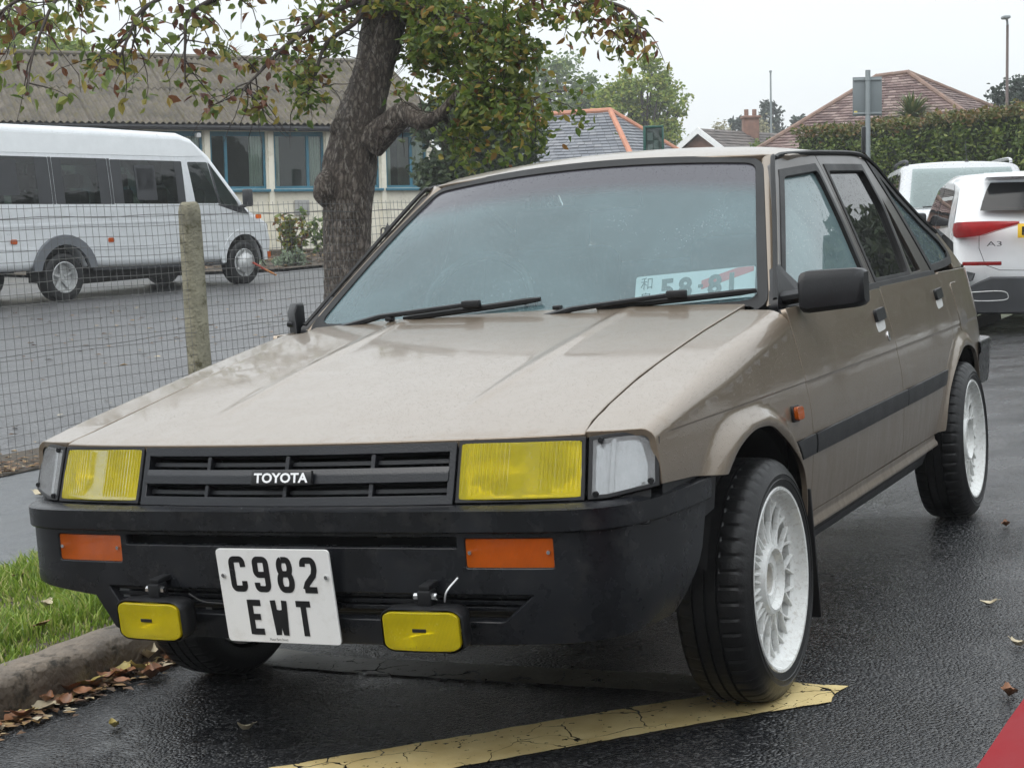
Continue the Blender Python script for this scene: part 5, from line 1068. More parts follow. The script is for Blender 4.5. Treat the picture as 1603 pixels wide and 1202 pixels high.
AO = [(0.10, 0.28)] + af + [(2.0, 0.20)] + ab + [(4.2, 0.24), (4.32, 0.55), (4.22, 0.80), (3.30, 0.98), (2.35, 1.38), (1.7, 1.44), (0.75, 1.42), (0.30, 1.375), (0.24, 1.30), (0.08, 0.98), (0.02, 0.82), (0.03, 0.62), (0.0, 0.48)]
AW1 = rounded([(0.62, 0.96), (1.75, 0.93), (1.72, 1.345), (0.95, 1.335), (0.72, 1.25)], 0.03, 3); AW2 = rounded([(1.82, 0.93), (2.95, 0.93), (2.35, 1.30), (1.80, 1.345)], 0.03, 3)
abody = hull('body', AO, aw, M_WCAR, au, 0.09, holes=[AW1, AW2], bow=0.12)
for s in (1, -1):
    mir = s < 0; fw_ = lambda a, b: (aw(a, b), a, b); ins = (0, 2, 0.7)
    for k_ in (AW1, AW2): patch('side_window', ring(k_, -0.015), fw_, M_CARG, au, (0.3, 0.2), 0, inside=ins, mirror=mir, lift=0.004)
    arch_dark(au, s*0.87, 0.78, 0.37, 0.33); arch_dark(au, s*0.87, 3.41, 0.37, 0.33)
    road_wheel(au, s*0.90, 0.78, 0.32, 0.2, 0.23, M_STEEL, 5); road_wheel(au, s*0.90, 3.41, 0.32, 0.2, 0.23, M_STEEL, 5)
    mr = MB().rbox((s*1.02, 2.72, 1.02), (0.20, 0.10, 0.13), 0.03).build('door_mirror', M_DTRIM, au); MB().rbox((s*0.90, 2.74, 0.97), (0.12, 0.05, 0.05), 0.01).build('mirror_arm', M_DTRIM, mr)
    # wrap-round tail lamp: side piece and boot piece
    tl = MB(); pr = [(0.905, 0.13, 0.975, 0.86), (0.89, 0.00, 0.985, 0.845), (0.83, -0.055, 0.988, 0.85), (0.70, -0.095, 0.99, 0.865), (0.56, -0.115, 0.99, 0.91), (0.36, -0.130, 0.985, 0.965)]
    rows = [[(s*x, y, zt), (s*(x+0.012), y-0.014, (zt+zb)/2), (s*x, y, zb)] for x, y, zt, zb in pr]; rows = [[(s*(abs(r_[0][0])-0.05), r_[0][1]+0.06, r_[0][2])]+r_+[(s*(abs(r_[2][0])-0.05), r_[2][1]+0.06, r_[2][2])] for r_ in rows]
    tl.rows(rows).build('tail_lamp', M_REDLENS, au, 50)
    MB().rbox((s*0.68, -0.085, 0.615), (0.34, 0.03, 0.035), 0.008, rot=Matrix.Rotation(R(s*10), 3, 'Z')).build('bumper_reflector', M_REDLENS, au)
    quad('bumper_vent', [(s*0.87, -0.03, 0.56), (s*0.74, -0.09, 0.53), (s*0.76, -0.09, 0.47), (s*0.88, -0.03, 0.42)], M_DTRIM, au, 0.03)
    MB().tube(spline([(s*0.80, -0.095, 0.36), (s*0.77, -0.105, 0.29), (s*0.50, -0.14, 0.29), (s*0.46, -0.15, 0.33), (s*0.52, -0.14, 0.37), (s*0.80, -0.095, 0.36)], 4), 0.004, 6).build('exhaust_trim', M_STEEL, au)
rows = [[(x, y-0.10*(1-(x/0.86)**2), z) for x in [k*0.086 for k in range(-10, 11)]] for y, z in ((0.045, 0.245), (-0.02, 0.255), (-0.02, 0.33), (0.0, 0.345))]
rows = [[(x, -0.03-0.11*(1-(x/0.9)**2)+dy, z+hz_*(1 if abs(x) < 0.62 else 1-(abs(x)-0.62)/0.24)) for x in [k*0.086 for k in range(-10, 11)]] for dy, z, hz_ in ((0.05, 0.16, 0), (-0.005, 0.18, 0), (-0.012, 0.30, 0.02), (-0.012, 0.36, 0.12), (0.03, 0.365, 0.13))]
MB().rows(rows).build('rear_diffuser', M_DTRIM, au, 40)
rows = [[(x*k_, y-0.09*(1-(x/0.75)**2), z) for x in [q*0.068 for q in range(-10, 11)]] for k_, y, z in ((1.0, 0.085, 1.085), (0.96, 0.135, 1.17), (0.90, 0.200, 1.27), (0.84, 0.245, 1.335))]
MB().rows(rows).build('rear_window', simple('rear_window_dark', (0.010, 0.011, 0.012), 0.12, spec=0.22), au, 40)
rows = [[(x, y-0.09*(1-(x/0.75)**2), z) for x in [q*0.062 for q in range(-10, 11)]] for y, z in ((0.34, 1.425), (0.16, 1.405), (0.13, 1.385), (0.28, 1.355))]
MB().rows(rows).build('roof_spoiler', M_WCAR, au, 30)
yp = MB().rbox((-0.12, -0.135, 0.90), (0.52, 0.012, 0.125), 0.004).build('number_plate', M_YPLATE, au)
text_mesh('plate_character', 'F', 0.045, 0.075, 0.0005, 0.04, M_BLACKINK, yp, (-0.322, -0.1425, 0.90))
text_mesh('model_badge', 'A3', 0.13, 0.042, 0.0006, 0.0, M_DTRIM, au, (-0.58, -0.128, 0.79), (0, 0, R(-8)))
MB().tube([(s_*0.70, -0.095+0.05*(abs(s_) > 0.9), z_) for s_, z_ in ((-1.0, 0.98), (-1.0, 0.75), (-0.92, 0.60), (-0.75, 0.555))]+[(x_, -0.13, 0.55) for x_ in (-0.3, 0.3)]+[(s_*0.70, -0.095+0.05*(abs(s_) > 0.9), z_) for s_, z_ in ((0.75, 0.555), (0.92, 0.60), (1.0, 0.75), (1.0, 0.98))], 0.003, 4).build('tailgate_seam', M_DTRIM, au)
u_ = MB(); u_.rbox((0, 2.1, 0.32), (1.3, 3.9, 0.2), 0.02); u_.rbox((0, 1.9, 0.6), (1.5, 1.9, 0.5), 0.02); u_.build('underbody', M_VOID, au)
for xx in (-0.38, 0.38):
    for uu in (1.35, 2.35): st = MB(); st.rbox((xx, uu, 0.95), (0.44, 0.14, 0.5), 0.05); st.rbox((xx, uu, 1.22), (0.24, 0.09, 0.16), 0.03); st.build('seat', M_SEAT, au)

sv = empty('silver_off_roader', heading(5.62, 20.0, 8.0, 0.17), 'silver off-roader with roof rails facing the camera', 'car')
def svw(u_, z): return 0.885 - 0.24*max(0, z-1.0)**1.2 - 0.05*max(0, 0.5-u_)**2
sf = arch_pts(0.85, 0.40, 0.36, 0.32); sb = arch_pts(3.47, 0.40, 0.36, 0.32)
SO = [(0.08, 0.36)] + sf + [(2.0, 0.32)] + sb + [(4.35, 0.36), (4.42, 0.7), (4.38, 1.05), (4.22, 1.55), (4.05, 1.70), (2.2, 1.735), (1.85, 1.705), (1.22, 1.13), (0.35, 1.02), (0.10, 0.92), (0.0, 0.70), (0.0, 0.48)]
SW = [rounded([(1.42, 1.07), (2.22, 1.07), (2.20, 1.58), (1.92, 1.58)], 0.03, 3), rounded([(2.30, 1.07), (3.15, 1.07), (3.15, 1.60), (2.28, 1.60)], 0.03, 3), rounded([(3.25, 1.09), (4.10, 1.12), (3.95, 1.58), (3.25, 1.60)], 0.03, 3)]
sbody = hull('body', SO, svw, M_SUVP, sv, 0.09, holes=SW, bow=0.10)
for s in (1, -1):
    mir = s < 0; fw_ = lambda a, b: (svw(a, b), a, b); ins = (0, 2, 0.8)
    for k_ in SW: patch('side_window', ring(k_, -0.015), fw_, M_CARG, sv, (0.3, 0.2), 0, inside=ins, mirror=mir, lift=0.004)
    arch_dark(sv, s*0.86, 0.85, 0.41, 0.36); arch_dark(sv, s*0.86, 3.47, 0.41, 0.36); road_wheel(sv, s*0.88, 0.85, 0.36, 0.22, 0.22, M_STEEL, 5); road_wheel(sv, s*0.88, 3.47, 0.36, 0.22, 0.22, M_STEEL, 5)
    MB().tube(spline([(s*0.66, 2.05, 1.72), (s*0.66, 2.15, 1.775), (s*0.66, 3.0, 1.79), (s*0.65, 3.8, 1.775), (s*0.65, 3.95, 1.72)], 4), 0.022, 6).build('roof_rail', M_DTRIM if s < 0 else M_SUVP, sv)
    hl_ = MB().rbox((s*0.68, 0.13, 0.87), (0.30, 0.22, 0.20), 0.06, 3).build('headlamp', M_CLEAR, sv); MB().rbox((s*0.66, 0.15, 0.87), (0.24, 0.16, 0.15), 0.03).build('lamp_reflector', M_SILVERP, hl_)
    mr = MB().rbox((s*1.0, 1.62, 1.13), (0.20, 0.12, 0.16), 0.03).build('door_mirror', M_SUVP, sv)
rows = [[(x*k_, y-0.07*(1-(x/0.78)**2), z) for x in [q*0.071 for q in range(-10, 11)]] for k_, y, z in ((1.0, 1.22, 1.165), (0.95, 1.45, 1.375), (0.90, 1.66, 1.56), (0.87, 1.78, 1.665))]
MB().rows(rows).build('windscreen', M_SUVG, sv, 40)
for x0 in (-0.55, 0.15): MB().tube([(x0, 1.17, 1.165), (x0+0.55, 1.19, 1.20)], 0.010, 5).build('wiper', M_BLACKP, sv)
MB().rbox((0, -0.03, 0.78), (0.80, 0.05, 0.18), 0.02).build('grille', M_DTRIM, sv); MB().rbox((0, -0.06, 0.52), (0.52, 0.012, 0.111), 0.004).build('number_plate', M_WPLATE, sv)
u_ = MB(); u_.rbox((0, 2.2, 0.40), (1.3, 3.9, 0.2), 0.02); u_.rbox((0, 2.6, 0.75), (1.5, 2.0, 0.6), 0.02); u_.build('underbody', M_VOID, sv)
MB().tube([(0.10, 2.05, 1.75), (0.10, 2.20, 2.02)], 0.006, 5).build('aerial', M_BLACKP, sv); MB().lathe([(0.0, 0.04), (0.05, 0.012), (0.06, 0.0)], 10, 'Z', (0.10, 2.04, 1.73)).build('aerial_base', M_BLACKP, sv)
for xx in (-0.36, 0.36): st = MB(); st.rbox((xx, 2.2, 1.15), (0.44, 0.14, 0.55), 0.05); st.rbox((xx, 2.25, 1.50), (0.24, 0.09, 0.16), 0.03); st.build('seat', M_SEAT, sv)

# ================================================================ red car beside the camera, only its front corner in view
M_RED = simple('red_car_paint', (0.20, 0.001, 0.006), 0.5, var=0.06, coat=0.0, spec=0.12)
rc = empty('red_car', STREET @ Matrix.Translation((1.635, -2.50, 0.0)) @ Matrix.Rotation(R(-90), 4, 'Z'), 'glossy red car whose front wing fills the bottom right corner', 'car')
def rw_(u_, z): return 0.80 - 0.22*max(0, z-0.80)**1.2 - 0.10*max(0, 0.45-u_)**2
RO = [(0.08, 0.24)] + arch_pts(0.72, 0.32, 0.29, 0.22) + [(1.8, 0.2)] + arch_pts(3.15, 0.32, 0.29, 0.22) + [(3.85, 0.26), (3.9, 0.7), (3.7, 0.95), (3.2, 1.2), (2.6, 1.27), (1.95, 1.24), (1.30, 0.86), (0.7, 0.74), (0.25, 0.655), (0.06, 0.60), (0.0, 0.50), (0.0, 0.35)]
RW = [rounded([(1.60, 0.86), (2.4, 0.86), (2.4, 1.16), (2.02, 1.15)], 0.03, 3), rounded([(2.48, 0.86), (3.3, 0.90), (3.05, 1.13), (2.48, 1.16)], 0.03, 3)]
rbody = hull('body', RO, rw_, M_RED, rc, 0.07, holes=RW, bow=0.10)
for s in (1, -1):
    for k_ in RW: patch('side_window', ring(k_, -0.015), lambda a, b: (rw_(a, b), a, b), M_CARG, rc, (0.3, 0.2), 0, inside=(0, 2, 0.6), mirror=s < 0, lift=0.004)
    arch_dark(rc, s*0.77, 0.72, 0.33, 0.29); arch_dark(rc, s*0.77, 3.15, 0.33, 0.29); road_wheel(rc, s*0.79, 0.72, 0.29, 0.19, 0.2, M_STEEL, 5); road_wheel(rc, s*0.79, 3.15, 0.29, 0.19, 0.2, M_STEEL, 5)
    MB().rbox((s*0.58, 0.075, 0.50), (0.22, 0.12, 0.10), 0.03).build('headlamp', M_CLEAR, rc)
rows = [[(x*k_, y-0.05*(1-(x/0.7)**2), z) for x in [q*0.065 for q in range(-10, 11)]] for k_, y, z in ((1.0, 1.30, 0.885), (0.9, 1.6, 1.06), (0.84, 1.86, 1.21))]
MB().rows(rows).build('windscreen', M_CARG, rc, 40)
u_ = MB(); u_.rbox((0, 1.9, 0.28), (1.2, 3.5, 0.14), 0.02); u_.rbox((0, 2.2, 0.55), (1.3, 1.7, 0.45), 0.02); u_.build('underbody', M_VOID, rc)
# ================================================================ the hall: local x along its wall, y away from the street, z = level
M_CREAM = simple('cream_render', (0.82, 0.78, 0.66), 0.8, var=0.06, scale=2.0, bump=0.15, bscale=40, dirt=(0.45, 0.42, 0.30), dirt_amt=0.35)
M_BLUE = simple('blue_frame_paint', (0.040, 0.165, 0.235), 0.5, var=0.2, scale=8)
M_CURTAIN = simple('white_curtain', (0.84, 0.83, 0.79), 0.9, var=0.08)
M_ROOM = simple('dim_room', (0.05, 0.05, 0.045), 0.9)
M_GUT = simple('gutter_plastic', (0.035, 0.036, 0.04), 0.5)
m, n, l = nt('mossy_fibre_cement')
o_ = n.new('ShaderNodeOutputMaterial'); p = N(n, 'BsdfPrincipled', Roughness=0.85); l.new(p.outputs[0], o_.inputs[0]); tc = n.new('ShaderNodeTexCoord'); gm = n.new('ShaderNodeNewGeometry')
n1 = N(n, 'TexNoise', Scale=2.2, Detail=9.0, Roughness=0.7); l.new(gm.outputs['Position'], n1.inputs['Vector']); n2 = N(n, 'TexNoise', Scale=9.0, Detail=8.0, Roughness=0.75); l.new(gm.outputs['Position'], n2.inputs['Vector'])
r1 = ramp(n, [(0.35, (0.042, 0.037, 0.032)), (0.64, (0.135, 0.115, 0.092))]); l.new(n1.outputs['Fac'], r1.inputs['Fac']); r2 = ramp(n, [(0.48, 0.0), (0.62, 0.9)]); l.new(n2.outputs['Fac'], r2.inputs['Fac'])
mx = n.new('ShaderNodeMix'); mx.data_type = 'RGBA'; l.new(r2.outputs['Color'], mx.inputs[0]); l.new(r1.outputs['Color'], mx.inputs[6]); mx.inputs[7].default_value = (0.085, 0.072, 0.026, 1); l.new(mx.outputs[2], p.inputs['Base Color'])
bb = N(n, 'Bump', Strength=0.6, Distance=0.03); l.new(n2.outputs['Fac'], bb.inputs['Height']); l.new(bb.outputs[0], p.inputs['Normal']); M_FIBRE = m
M_HALLG = glass('hall_window_glass', (0.74, 0.80, 0.78), 0.04, (0.4, 0.42, 0.4), 0.0)
HM = Matrix(((0.897, -0.442, 0, -5.17), (0.442, 0.897, 0, 37.24), (0, 0, 1, 0), (0, 0, 0, 1)))
hall = empty('village_hall', HM, 'long cream hall with blue window frames and mossy corrugated roof', 'building')
WINS = [(-4.35, -3.0, 2.14, 3.40), (-2.85, -1.58, 2.14, 3.40), (-1.42, -0.16, 2.14, 3.40), (0.02, 1.20, 2.14, 3.40), (1.36, 2.52, 2.14, 3.40), (2.68, 3.70, 2.14, 3.40)]
patch('wall', [(-9, 0.2), (3.82, 0.2), (3.82, 3.55), (-9, 3.55)], lambda a, b: (a, 0, b), M_CREAM, hall, (3, 3), 0.22, holes=[rect(a, c, b, d) for a, b, c, d in WINS], inside=(0, 5, 2), bev=0.004)
quad('end_wall', [(3.815, 0.2, 0.2), (3.815, 6.6, 0.2), (3.815, 6.6, 3.5), (3.815, 3.3, 5.2), (3.815, 0.2, 3.5)], M_CREAM, hall, 0.2)
quad('back_wall', [(-9, 6.7, 0.2), (3.8, 6.7, 0.2), (3.8, 6.7, 3.5), (-9, 6.7, 3.5)], M_CREAM, hall, 0.2)
MB().rbox((-2.6, 1.6, 2.0), (12.4, 0.1, 3.0), 0).build('room_partition', M_ROOM, hall)
for i, (a, b, c, d) in enumerate(WINS):
    sp_ = a+0.36 if i < 3 else b-0.38                      # narrow casement on one side of a fixed pane
    fr_ = patch('window_frame', rect(a, c, b, d), lambda x, z: (x, 0.06, z), M_BLUE, hall, (3, 3), 0.07, holes=[rect(a+0.05, c+0.06, min(sp_, b-0.1)-0.03, d-0.10), rect(max(sp_, a+0.1)+0.03, c+0.06, b-0.05, d-0.10)], inside=(0, 5, 2))
    quad('window_pane', [(a+0.03, 0.09, c+0.03), (b-0.03, 0.09, c+0.03), (b-0.03, 0.09, d-0.05), (a+0.03, 0.09, d-0.05)], M_HALLG, fr_, 0.006)
    MB().rbox(((a+b)/2, -0.05, c-0.035), (b-a+0.10, 0.14, 0.06), 0.008).build('window_sill', M_BLUE, hall)
    cs = MB(); x0, x1 = (b-0.36, b-0.06) if i < 3 else (b-0.34, b-0.06)
    rows = [[(lerp(x0, x1, k/24), 0.135+0.022*math.sin(k*1.3), z) for k in range(25)] for z in (c+0.02, d-0.05)]; cs.rows(rows).build('curtain', M_CURTAIN, hall, 60)
    if i >= 3: MB().rows([[(lerp(a+0.06, a+0.16, k/10), 0.135+0.022*math.sin(k*1.3), z) for k in range(11)] for z in (c+0.02, d-0.05)]).build('curtain', M_CURTAIN, hall, 60)
for x_ in (-4.42, -2.92, -1.50, -0.07, 1.28, 2.60): MB().rbox((x_, -0.03, 1.9), (0.12, 0.06, 3.25), 0.006).build('pilaster', M_CREAM, hall)
MB().tube([(-9, -0.28, 3.50), (3.95, -0.28, 3.44)], 0.065, 8).build('gutter', M_GUT, hall)
MB().rbox((-2.6, -0.14, 3.50), (12.8, 0.03, 0.16), 0.004).build('fascia', M_GUT, hall)
quad('soffit', [(-9, -0.2, 3.47), (3.9, -0.2, 3.47), (3.9, 0.1, 3.47), (-9, 0.1, 3.47)], M_GUT, hall, 0.02)
sl_ = math.atan2(1.75, 3.55); SLN = 3.96
def corr(Ls, Wd=1.03, pitch=0.146):
    k = 43; rows = []
    for t in (0.0, 0.5, 1.0): rows.append([(Wd*i/(k-1), Ls*t, 0.027*math.sin(2*math.pi*Wd*i/(k-1)/pitch)) for i in range(k)])
    rows2 = [[(x, y, z-0.008) for x, y, z in r_] for r_ in rows]
    m_ = MB(); m_.rows(rows); m_.rows(rows2, flip=True); m_.rows([rows[0], rows2[0]]); m_.rows([rows[-1], rows2[-1]]); return m_.mesh('roof_sheet', 60, fix=False)
cm = corr(2.06); cm.materials.append(M_FIBRE)
roof_ = MB().add([(-9, -0.30, 3.50), (3.95, -0.30, 3.50), (3.95, 3.25, 5.22), (-9, 3.25, 5.22), (3.95, 6.9, 3.45), (-9, 6.9, 3.45)], [(0, 1, 2, 3), (3, 2, 4, 5)]).build('roof', M_FIBRE, hall)
for row in (0, 1):
    for i in range(13):
        o = link(bpy.data.objects.new('roof_sheet', cm), roof_); o.location = (-9.0+i*1.0, -0.36+row*1.93*math.cos(sl_), 3.545+row*1.93*math.sin(sl_)+0.016*row+0.006*(i % 2)); o.rotation_euler = (sl_, 0, random.uniform(-.004, .004))
for i in range(13): o = MB().tube([(-9+i, 3.22, 5.30), (-8.0+i, 3.22, 5.30)], 0.14, 10, flat=0.6).build('ridge_tile', M_FIBRE, roof_)
cc = MB(); cc.rbox((-1.72, -0.12, 3.30), (0.10, 0.22, 0.10), 0.02); cc.build('security_camera', M_WHITE, hall); MB().rbox((0.62, -0.03, 1.72), (0.34, 0.06, 0.34), 0.02).build('wall_vent', simple('vent_grey', (0.35, 0.35, 0.34), 0.6), hall)
# low bed in front of the wall
bed = MB().rbox((0, 0, 0), (13.0, 1.6, 0.30), 0.03).build('planting_bed', M_SOIL); bed.matrix_world = HM @ Matrix.Translation((-2.6, -0.95, 0.66)); bed['kind'] = 'structure'
pump = empty('standpipe', HM @ Matrix.Translation((2.53, -0.35, 0.80)), 'small black hand pump standing against the cream hall wall', 'pump')
MB().tube([(0, 0, 0), (0, 0, 0.34)], 0.065, 8).build('body', M_BLACKP, pump); MB().lathe([(0.34, 0.085), (0.42, 0.07), (0.50, 0.02), (0.56, 0.0)], 12, 'Z').build('cap', M_BLACKP, pump); MB().tube(spline([(0.05, 0, 0.36), (0.16, 0, 0.34), (0.24, 0, 0.24)], 4), 0.022, 6).build('spout', M_BLACKP, pump); MB().tube(spline([(-0.04, 0, 0.42), (-0.15, 0, 0.40), (-0.17, 0, 0.05)], 4), 0.018, 6).build('handle', M_BLACKP, pump)

# ================================================================ houses beyond
M_SLATE = leafmat('roof_slates', [(0.0, (0.115, 0.125, 0.145)), (0.6, (0.155, 0.165, 0.185)), (1.0, (0.20, 0.205, 0.22))], 0.0, 0.45)
M_TILE = leafmat('brown_roof_tiles', [(0.0, (0.085, 0.050, 0.046)), (0.55, (0.145, 0.092, 0.084)), (1.0, (0.24, 0.18, 0.16))], 0.0, 0.7)
M_DTILE = leafmat('dull_roof_tiles', [(0.0, (0.08, 0.07, 0.065)), (1.0, (0.14, 0.12, 0.11))], 0.0, 0.75)
M_TERRA = simple('terracotta_ridge', (0.45, 0.20, 0.125), 0.7, var=0.2, scale=4)
M_BRIDGE = simple('brown_ridge', (0.20, 0.13, 0.10), 0.75, var=0.3, scale=4)
M_BRICK = simple('red_brick_wall', (0.22, 0.125, 0.095), 0.85, var=0.25, scale=5, bump=0.3)
M_RENDER = simple('pale_render', (0.62, 0.60, 0.54), 0.8, var=0.06)
def tiled(name, A, B, Cc, D, rows_n, cell, mat, parent, lift=0.03, jit=0.25, seed=1):
    """roof plane A-B (eave) to D-C (top): overlapping tiles laid course by course, one joined part"""
    A, B, Cc, D = map(Vector, (A, B, Cc, D)); nrm = (B-A).cross(D-A if (D-A).length > 0.01 else Cc-A).normalized()
    if nrm.z < 0: nrm = -nrm
    rr = random.Random(seed); v = []; f = []
    for i in range(rows_n):
        t0, t1 = i/rows_n, min(1.0, (i+1.15)/rows_n); L0, R0 = A.lerp(D, t0), B.lerp(Cc, t0); L1, R1 = A.lerp(D, t1), B.lerp(Cc, t1)
        k = max(1, int((R0-L0).length/cell)); off = 0.5*(i % 2)/k
        for j in range(k):
            s0, s1 = j/k, (j+0.96)/k; h = lift*(1+rr.uniform(-jit, jit)); i0 = len(v)
            a, b = L0.lerp(R0, s0)+nrm*h, L0.lerp(R0, s1)+nrm*(h+rr.uniform(-.006, .006)); c, d = L1.lerp(R1, s1)+nrm*0.004, L1.lerp(R1, s0)+nrm*0.004
            v += [a, b, c, d, a-nrm*lift*0.9, b-nrm*lift*0.9]; f += [(i0, i0+1, i0+2, i0+3), (i0+4, i0+5, i0+1, i0)]
    me = bpy.data.meshes.new(name); me.from_pydata([tuple(p_) for p_ in v], [], f); me.update(); o = new_obj(name, me, mat, parent); o['kind'] = 'stuff'
    dn = nrm*0.10
    quad('roof_boarding', [A-dn, B-dn, Cc-dn, D-dn] if (Cc-D).length > 0.05 else [A-dn, B-dn, Cc-dn], M_DTRIM, parent, 0.02)
    return o
def ridge_run(parent, a, b, mat, r, pitch=0.45):
    a, b = Vector(a), Vector(b); k = max(1, int((b-a).length/pitch))
    for i in range(k):
        p0, p1 = a.lerp(b, i/k), a.lerp(b, (i+1.06)/k); MB().tube([p0+Vector((0, 0, 0.02)), p1+Vector((0, 0, 0.035))], [r*1.06, r*0.94], 8).build('ridge_tile', mat, parent)
def walls(parent, corners, z0, z1, mat, inset=0.35, win=True):
    c = sum((Vector((x, y)) for x, y in corners), Vector((0, 0)))/len(corners); pts = [Vector((x, y))+(c-Vector((x, y))).normalized()*inset for x, y in corners]
    for i in range(len(pts)):
        a, b = pts[i], pts[(i+1) % len(pts)]; wl_ = quad('wall', [(a.x, a.y, z0), (b.x, b.y, z0), (b.x, b.y, z1), (a.x, a.y, z1)], mat, parent, 0.12)
        if win:
            d = (b-a).normalized(); nn = Vector((d.y, -d.x)); nn = nn if nn.dot((a+b)/2-c) > 0 else -nn
            for t in (0.3, 0.7):
                q = a.lerp(b, t)+nn*0.08; w_ = quad('window', [(q.x-d.x*.6, q.y-d.y*.6, z0+0.95), (q.x+d.x*.6, q.y+d.y*.6, z0+0.95), (q.x+d.x*.6, q.y+d.y*.6, z0+2.0), (q.x-d.x*.6, q.y-d.y*.6, z0+2.0)], M_WHITE, parent, 0.05)
                q2 = q+nn*0.03; quad('pane', [(q2.x-d.x*.52, q2.y-d.y*.52, z0+1.03), (q2.x+d.x*.52, q2.y+d.y*.52, z0+1.03), (q2.x+d.x*.52, q2.y+d.y*.52, z0+1.92), (q2.x-d.x*.52, q2.y-d.y*.52, z0+1.92)], M_CARG, w_, 0.01)
def hip_house(name, label, eaves, ze, rA, rB, mat, rmat, rr_, rows_n, cell, wall, z0, seed):
    h = empty(name, Matrix.Identity(4), label, 'house'); E = [Vector((x, y, ze)) for x, y in eaves]; A, B = Vector(rA), Vector(rB)
    for i, (p, q, c, d) in enumerate(((E[0], E[1], B, A), (E[1], E[2], B, B), (E[2], E[3], A, B), (E[3], E[0], A, A))): tiled('roof_tiles', p, q, c, d, rows_n, cell, mat, h, seed=seed+i)
    ridge_run(h, A, B, rmat, rr_)
    for e, r_ in ((E[0], A), (E[1], B), (E[2], B), (E[3], A)): ridge_run(h, e, r_, rmat, rr_)
    walls(h, eaves, z0, ze, wall); return h
hip_house('slate_roofed_house', 'low house with grey slate hipped roof and terracotta ridge tiles', [(-1.9, 51.7), (3.86, 48.7), (6.75, 52.4), (1.0, 55.4)], 2.55, (1.39, 53.0, 4.66), (3.20, 52.1, 4.68), M_SLATE, M_TERRA, 0.085, 22, 0.26, M_RENDER, 0.4, 10)
hip_house('brown_tiled_house', 'house with brown tiled hipped roof behind the hedge', [(5.9, 47.3), (14.2, 45.0), (19.2, 51.0), (10.0, 54.5)], 2.55, (11.10, 50.6, 5.42), (11.95, 50.2, 5.48), M_TILE, M_BRIDGE, 0.075, 34, 0.20, M_BRICK, 0.2, 30)
gh = empty('gabled_brick_house', Matrix.Identity(4), 'small brick gabled house with white bargeboards and a chimney', 'house')
gc = Vector((7.55, 65.0)); gd = Vector((0.62, 0.785)); gp = Vector((0.80, -0.60)); az, ez, hw_ = 4.80, 3.15, 2.35
def gp3(a, b, z): p_ = gc+gp*a+gd*b; return (p_.x, p_.y, z)
quad('gable_wall', [gp3(-2.1, 0, 0.3), gp3(2.1, 0, 0.3), gp3(2.1, 0, ez+0.1), gp3(0, 0, az-0.1), gp3(-2.1, 0, ez+0.1)], M_BRICK, gh, 0.2)
quad('side_wall', [gp3(2.1, 0.1, 0.3), gp3(2.1, 8, 0.3), gp3(2.1, 8, ez), gp3(2.1, 0.1, ez)], M_BRICK, gh, 0.2); quad('side_wall', [gp3(-2.1, 0.1, 0.3), gp3(-2.1, 8, 0.3), gp3(-2.1, 8, ez), gp3(-2.1, 0.1, ez)], M_BRICK, gh, 0.2)
tiled('roof_tiles', gp3(hw_, -0.3, ez-0.05), gp3(hw_, 8, ez-0.05), gp3(0, 8, az), gp3(0, -0.3, az), 14, 0.3, M_DTILE, gh, seed=50); tiled('roof_tiles', gp3(-hw_, -0.3, ez-0.05), gp3(-hw_, 8, ez-0.05), gp3(0, 8, az), gp3(0, -0.3, az), 14, 0.3, M_DTILE, gh, seed=51)
for s in (-1, 1): quad('bargeboard', [gp3(s*hw_, -0.36, ez-0.22), gp3(0, -0.36, az-0.20), gp3(0, -0.36, az+0.05), gp3(s*hw_, -0.36, ez+0.02)], M_WHITE, gh, 0.05)
ch_ = MB(); ch_.rbox((9.75, 67.5, 4.7), (0.62, 0.62, 1.3), 0.02); ch_.rbox((9.75, 67.5, 5.35), (0.74, 0.74, 0.10), 0.02); ch_.build('chimney', M_BRICK, gh)
for dx in (-0.16, 0.16): MB().tube([(9.75+dx, 67.5, 5.35), (9.75+dx, 67.5, 5.66)], 0.09, 8).build('chimney_pot', M_BRICK, gh)

# ================================================================ street furniture
M_GREYM = simple('grey_metal', (0.26, 0.29, 0.30), 0.5, 0.3, var=0.08); M_GREENP = simple('green_paint', (0.015, 0.085, 0.065), 0.4)
sg = empty('road_sign', place(5.62, 26.25, 0.1, R(-3)), 'grey back of a rectangular road sign on a tall post', 'sign')
MB().tube([(0, 0, 0), (0, 0, 3.40)], 0.040, 12).build('post', M_GREYM, sg); MB().rbox((0, 0.06, 3.00), (0.45, 0.012, 0.60), 0.004).build('sign_panel', simple('sign_back', (0.17, 0.195, 0.205), 0.5, var=0.06), sg)
for z in (2.74, 3.26): MB().rbox((0, 0.045, z), (0.43, 0.020, 0.03), 0.003).build('sign_rail', M_GREYM, sg); 
for z in (2.74, 3.26): MB().lathe([(-0.02, 0.048), (0.02, 0.048)], 14, 'Z', (0, 0, z)).build('sign_clip', M_GREYM, sg)
MB().rbox((-0.18, 0.05, 2.75), (0.05, 0.006, 0.06), 0.002).build('sticker', simple('sticker_yellow', (0.6, 0.5, 0.15), 0.5), sg); MB().rbox((-0.06, 0.03, 2.33), (0.07, 0.10, 0.42), 0.03).build('control_box', M_BLACKP, sg)
nb = empty('notice_board', place(2.64, 30.3, 0.4, R(-12)), 'green framed notice board with white papers behind glass', 'notice board')
